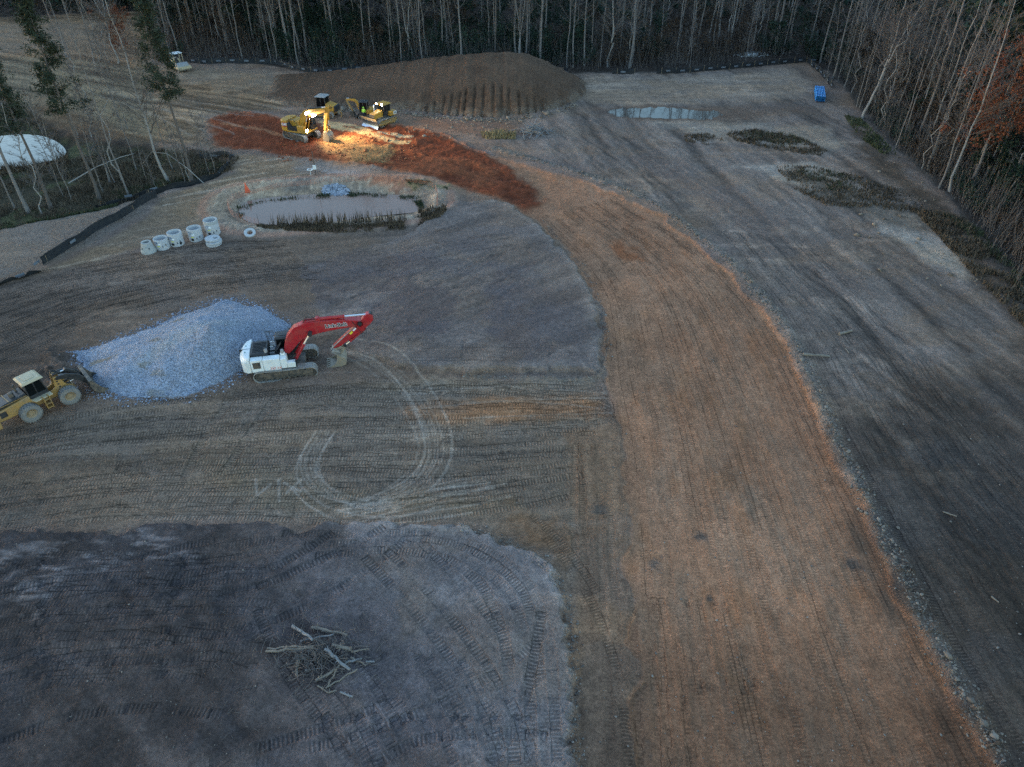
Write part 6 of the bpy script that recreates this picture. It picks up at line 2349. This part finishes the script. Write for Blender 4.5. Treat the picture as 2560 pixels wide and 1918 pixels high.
blades('pond_weeds', [([(575, 482), (640, 489), (760, 493), (860, 484), (905, 470), (945, 466), (935, 480), (860, 497), (740, 505), (640, 503), (580, 496)], 4200, .4, .05),
                      ([(590, 484), (700, 488), (860, 480), (890, 474), (880, 480), (700, 496), (600, 492)], 330, 1.5, .05),
                      ([(905, 458), (960, 458), (960, 470), (915, 474)], 260, .7, .05)], M['weed'], 'dark dry weeds and seed stalks along the near pond bank', 1, .15)
blades('bank_grass', [([(520, 440), (560, 428), (640, 418), (700, 414), (700, 422), (600, 430), (540, 444), (526, 462)], 1200, .45, .06),
                      ([(760, 410), (900, 417), (908, 440), (902, 446), (890, 427), (840, 420), (760, 418)], 900, .4, .05),
                      ([(880, 395), (950, 400), (970, 415), (900, 408)], 700, .2, .05)], M['grass'], 'green tufts along the far bank of the muddy pond', 2, .3)
blades('field_weeds', [([(1575, 288), (1640, 283), (1720, 300), (1775, 325), (1760, 335), (1690, 325), (1600, 305)], 2300, .45, .06),
                       ([(1480, 292), (1530, 290), (1560, 303), (1530, 312), (1485, 305)], 500, .35, .06),
                       ([(1690, 368), (1760, 365), (1850, 385), (1930, 410), (1990, 440), (1960, 455), (1880, 445), (1790, 440), (1730, 410)], 3300, .42, .055),
                       ([(1980, 460), (2080, 480), (2160, 560), (2212, 640), (2212, 700), (2110, 600), (2020, 500)], 3600, .6, .06)], M['weed'], 'patches of dark weeds on the pale soil at the right', 3)
blades('field_grass', [([(1600, 285), (1700, 290), (1750, 312), (1700, 318), (1620, 300)], 600, .4, .06), ([(1720, 372), (1800, 372), (1860, 400), (1800, 410)], 400, .35, .06),
                       ([(1828, 255), (1860, 262), (1900, 300), (1930, 330), (1900, 330), (1850, 290)], 900, .5, .07), ([(2040, 470), (2130, 540), (2212, 640), (2212, 600), (2120, 500)], 1500, .5, .06),
                       ([(0, 470), (100, 458), (200, 440), (240, 430), (240, 445), (150, 462), (60, 480), (0, 488)], 2400, .4, .06), ([(250, 400), (420, 370), (480, 350), (470, 372), (380, 398), (270, 415)], 1800, .35, .06)], M['grass'], 'green grass tufts at the field edges and marsh verge', 4)
blades('marsh_reeds', [([(0, 365), (120, 350), (240, 320), (420, 330), (490, 345), (480, 372), (330, 410), (150, 455), (0, 485)], 9000, .6, .05), ([(-60, 230), (60, 240), (130, 290), (60, 290), (-60, 290)], 1500, .5, .06), ([(0, 352), (60, 346), (110, 338), (136, 322), (140, 340), (110, 358), (0, 372)], 700, 1.3, .05), ([(0, 288), (60, 288), (110, 300), (136, 325), (120, 322), (90, 305), (40, 296), (0, 297)], 500, 1.0, .05)], M['weed'], 'brown reeds and grass under the marsh trees', 5)
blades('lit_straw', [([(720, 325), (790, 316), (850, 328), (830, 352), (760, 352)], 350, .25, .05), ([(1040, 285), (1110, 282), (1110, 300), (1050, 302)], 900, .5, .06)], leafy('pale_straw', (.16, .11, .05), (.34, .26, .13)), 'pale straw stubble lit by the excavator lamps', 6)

# ------------------------------------------------------------------ trees: a trunk and a crown each, then copies
def limb(m, rd, p, d, L, r, n=4, sides=4, droop=0.0, wob=.18):
    pts, rr = [p], [r]
    q, dd = p, d.normalized()
    for i in range(n):
        dd = (dd + Vector((rd.uniform(-wob, wob), rd.uniform(-wob, wob), rd.uniform(-wob, wob) + .09 - droop))).normalized()
        q = q + dd * (L / n)
        pts.append(q)
        rr.append(max(.011, r * (1 - (i + 1) / n * .8)))
    m.tube(pts, rr, sides, False)
    return pts


def tree_parts(seed, h, r, fork=0.0, nb=30, cs=.42, lean=(0, 0), wob=.25, spread=.24, twigs=5, second=True, kinky=.0):
    rd = random.Random(seed)
    T, Cn = MB(), MB()

    def stem(base, top, r0, r1, n=11):
        pts, rr = [], []
        ph = rd.random() * 6
        for i in range(n + 1):
            k = i / n
            p = base.lerp(top, k)
            if i:
                p = p + Vector((math.sin(k * 5 + ph) * wob * .5 + rd.uniform(-1, 1) * wob * (.2 + kinky), math.cos(k * 4 + ph) * wob * .5 + rd.uniform(-1, 1) * wob * (.2 + kinky), 0)) * (h / 20)
            pts.append(p)
            rr.append(r0 + (r1 - r0) * k ** .85 + (r0 * .45 * math.exp(-k * 40) if base.z < .2 else 0))
        T.tube(pts, rr, 8)
        return pts, rr
    top = Vector((lean[0], lean[1], h))
    stems = []
    if fork:
        f = Vector((lean[0] * fork, lean[1] * fork, h * fork))
        stem(Vector((0, 0, -.3)), f, r, r * .8, 6)
        for s in (-1, 1):
            a = rd.uniform(0, 3.1)
            o = Vector((math.cos(a), math.sin(a), 0)) * s * h * rd.uniform(.07, .13)
            stems.append(stem(f, top + o + Vector((0, 0, -rd.random() * h * .1)), r * .62, .03, 9))
    else:
        stems.append(stem(Vector((0, 0, -.3)), top, r, .03))
    for pts, rr in stems:
        n = len(pts) - 1
        for b in range(int(nb / len(stems))):
            k = cs + (1 - cs) * (b + rd.random()) / (nb / len(stems))
            if fork and len(stems) > 1:
                k = max(0, (k - fork) / (1 - fork))
            i = min(n - 1, int(k * n))
            p = pts[i].lerp(pts[i + 1], k * n - i)
            a = rd.random() * 6.28
            up = rd.uniform(.35, 1.3)
            L = h * spread * (1.15 - k * .75) * rd.uniform(.5, 1.1)
            q = limb(Cn, rd, p, Vector((math.cos(a), math.sin(a), up)), L, max(.012, rr[i] * .42), 4, 4)
            for t in range(twigs):
                j = rd.randint(1, 3)
                a2 = a + rd.uniform(-1.2, 1.2)
                w = limb(Cn, rd, q[j], Vector((math.cos(a2), math.sin(a2), rd.uniform(.1, 1.2))), L * rd.uniform(.25, .55), max(.014, rr[i] * .13), 3, 3)
                if second:
                    for _ in range(3):
                        a3 = a2 + rd.uniform(-1, 1)
                        limb(Cn, rd, w[rd.randint(1, 2)], Vector((math.cos(a3), math.sin(a3), rd.uniform(.1, 1.1))), L * rd.uniform(.12, .28), .011, 2, 3)
    for b in range(6):  # dead stubs lower down
        k = rd.uniform(.12, cs)
        pts, rr = stems[0]
        i = min(len(pts) - 2, int(k * (len(pts) - 1)))
        a = rd.random() * 6.28
        limb(Cn, rd, pts[i], Vector((math.cos(a), math.sin(a), rd.uniform(-.1, .5))), h * rd.uniform(.02, .07), .02, 3, 3)
    return T, Cn


def leaf_cloud(cen, rad, per, size, rg, flat=1.0, long=1.0):
    """Leaf-sized triangles round each centre."""
    cen = np.repeat(np.asarray(cen), per, 0)
    rad = np.repeat(np.asarray(rad), per)[:, None]
    n = len(cen)
    d = rg.normal(0, 1, (n, 3))
    d /= np.linalg.norm(d, axis=1)[:, None]
    p = cen + d * rad * (rg.random((n, 1)) ** .45) * np.array([1, 1, flat])
    s = size * rg.uniform(.5, 1.3, (n, 1))
    a = rg.normal(0, 1, (n, 3)); a /= np.linalg.norm(a, axis=1)[:, None]
    b = np.cross(a, rg.normal(0, 1, (n, 3))); b /= np.linalg.norm(b, axis=1)[:, None] + 1e-9
    v = np.stack([p - a * s * long, p + b * s * .55, p + a * s * long, p - b * s * .55], 1).reshape(-1, 3)
    f = np.arange(n * 4).reshape(n, 4)
    return v, f


def make_bare(kind, name, mt, **kw):
    T, Cn = tree_parts(**kw)
    root = thing(name, 'tree', 'tree', (0, 0, 0))
    obj('trunk', T, M[mt], root, ang=70)
    obj('crown', Cn, M['twig'], root, ang=70)
    return root


def make_pine(seed, h, r, cs=.45, rw=.2, needle=.3, dens=26, sparse=1.0):
    rd = random.Random(seed)
    rg = np.random.default_rng(seed)
    T, Cn = tree_parts(seed, h, r, nb=10, cs=cs, wob=.25, spread=rw * .6, twigs=2, second=False)
    cen, rad = [], []
    for k in range(int(70 * sparse)):
        z = h * (cs + (1.0 - cs) * (k + rd.random()) / (70 * sparse))
        w = rw * h * (1.12 - (z / h - cs) / (1 - cs) * .95) * rd.uniform(.45, 1.0)
        a = rd.random() * 6.28
        up = rd.uniform(.0, .35)
        limb(Cn, rd, Vector((0, 0, z)), Vector((math.cos(a), math.sin(a), up)), w, .035, 3, 3)
        for q in (.45, .7, .9, 1.05):
            cen.append((math.cos(a) * w * q + rd.gauss(0, .15), math.sin(a) * w * q + rd.gauss(0, .15), z + up * w * q + rd.uniform(-.1, .25)))
            rad.append(rd.uniform(.35, .85) * h / 22)
    v, f = leaf_cloud(cen, rad, int(dens * 2.0), needle * .27 * h / 22, rg, .8, 2.6)
    root = thing('pine_tree', 'pine', 'tree', (0, 0, 0))
    t = obj('trunk', T, M['bark_pine'], root, ang=70)
    obj('twig_sprays', Cn, M['bark_pine'], root, ang=70)
    obj_np('crown', v, f, M['green'], root)
    return root


PROTO = {
    'slender': [make_bare('slender', 'bare_tree', 'bark', seed=s, h=h, r=r * .82, nb=30, cs=.3, wob=.4, spread=.13, twigs=4, second=False) for s, h, r in ((1, 23, .14), (2, 21, .12), (3, 25, .16), (4, 19, .105))],
    'thick': [make_bare('thick', 'bare_tree', 'bark', seed=s, h=h, r=r * .8, nb=38, cs=.3, wob=.35, spread=.17, twigs=5, second=False) for s, h, r in ((11, 27, .25), (12, 25, .22))],
    'forked': [make_bare('forked', 'bare_tree', 'bark_pale', seed=s, h=h, r=r * .8, fork=f, nb=44, cs=.25, wob=.6, spread=.22, twigs=6, lean=l) for s, h, r, f, l in ((21, 20, .2, .3, (1.0, .5)), (22, 17, .16, .22, (-1.0, -.6)))],
    'crooked': [make_bare('crooked', 'bare_tree', 'bark_pale', seed=s, h=h, r=r * .8, nb=34, cs=.2, wob=1.1, spread=.2, twigs=6, lean=l, kinky=.5) for s, h, r, l in ((31, 14, .1, (1.3, .4)), (32, 16, .12, (-1.2, .8)), (33, 11, .075, (.8, -1.2)))],
    'thin': [make_bare('thin', 'bare_tree', 'bark', seed=s, h=h, r=r, nb=30, cs=.2, wob=.7, spread=.2, twigs=5, lean=l) for s, h, r, l in ((41, 12, .06, (.4, .3)), (42, 9, .045, (-.5, .2)))],
    'pale': [make_bare('pale', 'bare_tree', 'bark_pale', seed=s, h=h, r=r * .8, nb=52, cs=.25, wob=.6, spread=.26, twigs=7, lean=l) for s, h, r, l in ((51, 22, .2, (.6, -.8)), (52, 25, .23, (-.6, .8)))],
    'pine': [make_pine(61, 25, .24, .5), make_pine(62, 22, .2, .55)],
}
LOOK = {'slender': 'slender straight grey tree', 'thick': 'thick straight grey tree', 'forked': 'forked pale tree', 'crooked': 'crooked thin pale tree', 'thin': 'spindly young bare tree', 'pale': 'tall pale branching tree', 'pine': 'tall dark pine'}
for v_ in PROTO.values():  # the first of each kind is itself planted below
    for o in v_:
        o['free'] = 1
TR = random.Random(17)


def plant(kind, x, y, label, group, scale=None, which=None):
    o = PROTO[kind][TR.randrange(len(PROTO[kind])) if which is None else which]
    s = (scale or 1.0) * TR.uniform(.86, 1.14)
    rz = TR.random() * 6.28
    loc = (x, y, zg(x, y) - .05)
    if o.get('free'):
        del o['free']
        o.location, o.rotation_euler, o.scale = loc, (0, 0, rz), (s, s, s)
        tag(o, label, None, group)
        return o
    c = dup(o, loc, rz, label, group, s)
    return c


def zone_back(x):
    for lim, nm in ((-58, 'behind the canopied roller'), (-38, 'behind the long left silt fence'), (-20, "behind the mound's low left end"), (-6, "behind the mound's left shoulder"), (8, "behind the mound's crest"),
                    (22, 'behind the gap right of the mound'), (40, 'behind the right-hand silt fence')):
        if x < lim:
            return nm
    return 'near the silt fence corner'


FRONT = np.array(D([(60, 24), (150, 30), (300, 22), (330, 60), (350, 128), (400, 130), (560, 132), (690, 152), (800, 155), (1000, 158), (1220, 153), (1400, 150), (1560, 142), (1742, 120), (1790, 150)]))
FRONT = FRONT[np.argsort(FRONT[:, 0])]
spots = []
tries = 0
while len(spots) < 178 and tries < 9000:
    tries += 1
    x = TR.uniform(-112, 66)
    y0 = float(np.interp(x, FRONT[:, 0], FRONT[:, 1]))
    dep = .8 + abs(TR.gauss(0, 1)) * 15
    y = y0 + dep
    if y > 205 or any((x - a) ** 2 + (y - b) ** 2 < 1.3 for a, b, _ in spots):
        continue
    spots.append((x, y, dep))
for x, y, dep in spots:
    q = TR.random()
    right = x > 14
    kind = ('slender' if q < .5 else 'thick' if q < .66 else 'pine' if q < .76 else 'thin' if q < .9 else 'forked') if not right else ('slender' if q < .3 else 'crooked' if q < .55 else 'thick' if q < .66 else 'forked' if q < .76 else 'thin' if q < .92 else 'pale')
    dp = 'in the front row' if dep < 6 else 'a few rows back' if dep < 18 else 'deep in the wood'
    plant(kind, x, y, f'{LOOK[kind]} {dp} {zone_back(x)}', 'trees ' + zone_back(x))

# right-hand wood: named trunks along its edge, then the rows behind
z4 = lambda a, b: P(1860 + a / 3.16, b / 3.16)
EDGE = [(1065, 990, 'crooked', .95, 'first crooked pale stem right of the big leaning tree'), (1092, 992, 'crooked', 1.0, 'second crooked pale stem right of the big leaning tree'), (1195, 1165, 'slender', .75, 'slim grey tree at the wood edge opposite the upper weed patch'),
        (1380, 1060, 'thick', 1.0, 'stout grey trunk standing inside the right wood'), (1410, 1322, 'crooked', 1.0, 'crooked pale tree at the right wood edge above the bleached soil'), (1462, 1328, 'slender', .8, 'straight grey tree touching the crooked pale one'),
        (1540, 1482, 'slender', .75, 'grey tree just left of the pale tree nearest the road'), (1632, 1505, 'pale', .9, 'pale straight tree at the right wood edge nearest the road'), (1800, 1430, 'slender', .9, 'grey tree right of the palest edge tree'),
        (1955, 1405, 'thick', .9, 'thick trunk among brambles near the right border'), (2120, 1592, 'crooked', 1.0, 'crooked stem at the right border of the photo'),
        (700, 632, 'thick', .9, 'thick tree just beyond the blue pipes'), (750, 652, 'thin', 1.2, 'thin stem beside the thick tree beyond the blue pipes'), (645, 632, 'thin', 1.0, 'spindly tree at the silt fence corner'),
        (792, 692, 'slender', .9, 'dark slender tree right of the blue pipes'), (848, 732, 'crooked', 1.1, 'pale bent tree right of the blue pipes'), (893, 842, 'slender', .8, 'first grey stem beside the big leaning tree'), (915, 852, 'slender', .85, 'second grey stem beside the big leaning tree'),
        (1032, 852, 'crooked', 1.1, 'bent tree behind the big leaning tree'), (1215, 905, 'slender', 1.0, 'grey tree behind the crooked pair'), (240, 405, 'thick', 1.15, 'thick pale-barked tree alone behind the white rubble'), (-190, 150, 'thick', 1.2, 'thick tall trunk by the middle of the right silt fence')]
for a, b, kind, sc_, lab in EDGE:
    x, y = z4(a, b)
    plant(kind, x, y, lab, 'trees along the right wood edge', sc_)
x, y = z4(935, 938)
big = make_bare('big', 'bare_tree', 'bark_pale', seed=77, h=20, r=.2, fork=.36, nb=70, cs=.32, wob=.4, spread=.28, twigs=6, lean=(3.4, 1.0))
big.location = (x, y, zg(x, y))
tag(big, 'big leaning pale tree with forked crown at the right wood edge', None, 'trees along the right wood edge')
EDGEP = smooth_path(D([(1800, 150), (1850, 230), (1900, 300), (1960, 350), (2060, 440), (2140, 550), (2230, 690)]), 1)
n = 0
tries = 0
while n < 56 and tries < 4000:
    tries += 1
    i = TR.randrange(len(EDGEP))
    x, y = EDGEP[i][0] + 2.5 + abs(TR.gauss(0, 1)) * 13, EDGEP[i][1] + TR.uniform(-2, 4)
    if any((x - a) ** 2 + (y - b) ** 2 < 2.0 for a, b, _ in spots):
        continue
    spots.append((x, y, 0))
    q = TR.random()
    kind = 'slender' if q < .12 else 'pale' if q < .36 else 'crooked' if q < .6 else 'thin' if q < .8 else 'thick' if q < .86 else 'forked'
    far_ = 'far end' if y > 105 else 'middle' if y > 78 else 'near end'
    dp = 'close behind the edge' if x - EDGEP[i][0] < 9 else 'deep inside'
    plant(kind, x, y, f'{LOOK[kind]} {dp} of the right wood, {far_}', f'trees of the right wood, {far_}', .85)
    n += 1

# marsh trees on the left
z1 = lambda a, b: P(a / 3.16, b / 3.16)
MARSH = [(1325, 1400, 'pale', 1.02, 'tall pale tree at the middle of the marsh strip'), (850, 1392, 'slender', .85, 'slim grey tree left of the fallen marsh branch'), (1000, 1495, 'slender', .8, 'slim tree near the marsh fence, left of the tall pale tree'),
         (1062, 1300, 'slender', .9, 'grey tree behind the tall pale marsh tree'), (1352, 1300, 'slender', .8, 'grey tree just right of the tall pale marsh tree'), (1500, 1430, 'forked', .55, 'small pale forked tree at the right end of the marsh'),
         (210, 1632, 'thick', .9, 'dark trunk leaning over the marsh pond, nearest the lane'), (100, 1600, 'slender', .95, 'grey trunk at the left border beside the marsh pond'), (310, 1640, 'crooked', .8, 'crooked grey stem by the lane end of the marsh'),
         (545, 1540, 'thin', 1.0, 'spindly stem in the reeds below the marsh pond'), (480, 1500, 'thin', .9, 'bent young stem in the reeds below the marsh pond'), (890, 1390, 'thin', 1.1, 'young stem right of the slim grey marsh tree'),
         (940, 1380, 'crooked', .9, 'crooked stem in the middle of the marsh reeds'), (1150, 1370, 'thin', .8, 'small sapling left of the tall pale marsh tree'), (1450, 1430, 'thin', .8, 'sapling between the forked and the tall pale tree'),
         (1660, 1350, 'thin', .8, 'left sapling by the curve of the marsh fence'), (1695, 1355, 'thin', .75, 'right sapling by the curve of the marsh fence'), (610, 1050, 'slender', .7, 'grey tree between the marsh pond and the dirt slope'),
         (960, 1010, 'slender', .8, 'dark tree on the slope edge behind the marsh'), (1000, 1000, 'slender', .7, 'second dark tree on the slope edge behind the marsh'), (720, 1070, 'crooked', .9, 'crooked tree at the far edge of the marsh'),
         (430, 1250, 'thin', 1.1, 'thin stem standing in the marsh pond edge'), (800, 1460, 'thin', 1.0, 'thin stem by the left marsh fence end'), (1220, 1480, 'thin', .6, 'short sapling at the marsh fence bend'),
         (640, 460, 'slender', .8, 'first dark trunk on the far dirt slope'), (735, 420, 'slender', .9, 'second dark trunk on the far dirt slope'), (560, 470, 'slender', .85, 'third dark trunk on the far dirt slope'), (860, 490, 'crooked', 1.2, 'bare bushy tree left of the roller'), (800, 470, 'crooked', 1.1, 'twiggy tree further left of the roller'),
         (930, 500, 'forked', .8, 'forked twiggy tree near the roller')]
for a, b, kind, sc_, lab in MARSH:
    x, y = z1(a, b)
    plant(kind, x, y, lab, 'trees of the left marsh', sc_)
for a, b, wh, sc_, lab in ((765, 1525, 0, 1.0, 'thin-crowned pine at the left of the marsh with low needles'), (385, 1600, 1, .98, 'dark pine at the left border over the marsh pond'), (1515, 1435, 0, 1.0, 'leafy green pine right of the tall pale marsh tree')):
    x, y = z1(a, b)
    p = make_pine(90 + a, 24 if wh == 0 else 21, .2, .42, .095, .32, 13, .9)
    p.location = (x, y, zg(x, y) - .05)
    tag(p, lab, None, 'pines of the left marsh')
# bowed and fallen saplings
for pts, lab, r_ in (([(1610, 1452, 0), (1480, 1330, 1.8), (1320, 1215, 3.2), (1200, 1200, 3.4), (1130, 1290, 1.6)], 'bare sapling bowed over in an arch by the marsh fence', .05),
                     ([(520, 1400, .3), (760, 1320, .8), (960, 1240, 1.2), (1060, 1215, 1.3)], 'fallen thin trunk lying across the marsh reeds', .08)):
    m = MB()
    q = []
    for a, b, z in pts:
        x, y = P(a / 3.16, b / 3.16, z)
        q.append((x, y, z + zg(x, y) * (1 if z < .5 else .0)))
    m.tube(q, [r_ * (1 - .6 * i / (len(q) - 1)) for i in range(len(q))], 7)
    o = obj('bent_tree', m, M['bark_pale'], None, ang=70)
    tag(o, lab, 'tree')

# orange-leaved tree at the top right
rg = np.random.default_rng(8)
T, Cn = tree_parts(88, 17, .2, nb=34, cs=.25, wob=.5, spread=.3, twigs=4)
x, y = P(2538, 190, 12.5)
t = thing('autumn_tree', 'tree with orange-red autumn leaves at the right border of the photo', 'tree', (x, y, zg(x, y)))
obj('trunk', T, M['bark'], t, ang=70)
obj('branches', Cn, M['twig'], t, ang=70)
cen = [(rg.normal(0, 1.9), rg.normal(0, 1.9), z_) for z_ in rg.uniform(5.5, 17, 110)]
v, f = leaf_cloud(cen, rg.uniform(.6, 1.4, 110), 55, .15, rg)
obj_np('crown', v, f, M['autumn'], t)
for k, (a, b, hh, lab) in enumerate(((1000, 150, 9, 'rust-brown leafy tree at the far left slope'), (560, 60, 10, 'dull brown leafy tree behind the white rubble'), (880, 330, 8, 'brown-leaved tree behind the blue pipes'))):
    x, y = (z1 if k == 0 else z4)(a, b + (330 if k == 0 else 260))
    T, Cn = tree_parts(100 + k, hh, .12, nb=24, cs=.25, wob=.5, spread=.26, twigs=4)
    t = thing('autumn_tree', lab, 'tree', (x, y, zg(x, y)))
    obj('trunk', T, M['bark'], t, ang=70)
    obj('branches', Cn, M['twig'], t, ang=70)
    cen = [(rg.normal(0, 1.3), rg.normal(0, 1.3), z_) for z_ in rg.uniform(2.5, hh, 45)]
    v, f = leaf_cloud(cen, rg.uniform(.5, 1.0, 45), 60, .14, rg)
    obj_np('crown', v, f, M['deadleaf'] if k else leafy('rust_leaves', (.09, .03, .016), (.2, .07, .035)), t)

# ------------------------------------------------------------------ undergrowth and the wood beyond, which read as one mass
cen, rad, cen2, rad2 = [], [], [], []
for k in range(2300):
    x = rg.uniform(-118, 70)
    y0 = float(np.interp(x, FRONT[:, 0], FRONT[:, 1]))
    y = y0 + 3 + abs(rg.normal(0, 1)) * 20
    tall = rg.random()
    g = vnoise(np.array([x / 9]), np.array([y / 9]), 31)[0]
    (cen if g > .55 else cen2).append((x, y, zg(x, y) + (rg.uniform(.3, 2.2) if tall < .6 else rg.uniform(1, 6.5))))
    (rad if g > .55 else rad2).append(rg.uniform(.7, 1.9))
for k in range(1300):
    i = rg.integers(0, len(EDGEP))
    x, y = EDGEP[i][0] + 2.0 + abs(rg.normal(0, 1)) * 14, EDGEP[i][1] + rg.uniform(-3, 3)
    dx = x - EDGEP[i][0]
    g = vnoise(np.array([x / 6]), np.array([y / 6]), 33)[0]
    (cen if g > .6 else cen2).append((x, y, zg(x, y) + (rg.uniform(.2, .9) if dx < 5 else rg.uniform(.3, 5.5))))
    (rad if g > .6 else rad2).append(rg.uniform(.5, 1.5))
v, f = leaf_cloud(cen, rad, 130, .2, rg)
tag(obj_np('evergreen_undergrowth', v, f, M['holly']), 'dark evergreen undergrowth between the trunks of the wood', 'undergrowth', kind='stuff')
v, f = leaf_cloud(cen2, rad2, 90, .16, rg)
tag(obj_np('brown_undergrowth', v, f, M['deadleaf']), 'brown leafless undergrowth between the trunks of the wood', 'undergrowth', kind='stuff')
# twiggy brush: thin upright stems along the wood edges
n = 17000
xs, ys = [], []
for k in range(n):
    if k < 11000:
        x = rg.uniform(-112, 62)
        y = float(np.interp(x, FRONT[:, 0], FRONT[:, 1])) + .3 + abs(rg.normal(0, 1)) * 12
    else:
        i = rg.integers(0, len(EDGEP))
        x, y = EDGEP[i][0] + .5 + abs(rg.normal(0, 1)) * 8, EDGEP[i][1] + rg.uniform(-3, 3)
    xs.append(x); ys.append(y)
base = np.array([(x, y, zg(x, y)) for x, y in zip(xs, ys)])
hh = rg.uniform(.5, 1, n) * rg.choice([1.5, 3, 6], n)
a = rg.uniform(0, 6.28, n)
sd = np.stack([np.cos(a), np.sin(a), np.zeros(n)], -1) * .018
tp = base + np.stack([rg.normal(0, .22, n) * hh, rg.normal(0, .22, n) * hh, hh], -1)
v = np.stack([base - sd, base + sd, tp + sd * .4, tp - sd * .4], 1).reshape(-1, 3)
tag(obj_np('twig_brush', v, np.arange(n * 4).reshape(n, 4), M['twig']), 'bare twiggy brush along the edges of the wood', 'brush', kind='stuff')
# the deep wood
cen = [(rg.uniform(-190, 190), rg.uniform(182, 262), rg.uniform(0, 13)) for _ in range(2600)]
cen += [(rg.uniform(84, 140), rg.uniform(30, 185), rg.uniform(0, 13)) for _ in range(1500)]
cen += [(rg.uniform(-150, -112), rg.uniform(60, 150), rg.uniform(0, 12)) for _ in range(300)]
top = []  # leaf canopy above the view, added to keep sky light off the forest floor
for _ in range(1500):
    x = rg.uniform(-125, 2)
    top.append((x, float(np.interp(x, FRONT[:, 0], FRONT[:, 1])) + rg.uniform(5, 50), rg.uniform(15, 25)))
for _ in range(420):
    i = rg.integers(0, len(EDGEP))
    top.append((EDGEP[i][0] + rg.uniform(9, 40), EDGEP[i][1] + rg.uniform(-4, 4), rg.uniform(13, 22)))
cen += top
v, f = leaf_cloud(cen, rg.uniform(1.5, 4.0, len(cen)), 46, .55, rg)
tag(obj_np('woods', v, f, M['holly']), 'dark mass of woodland behind the trunks and an added unseen canopy overhead', 'woods', kind='stuff')
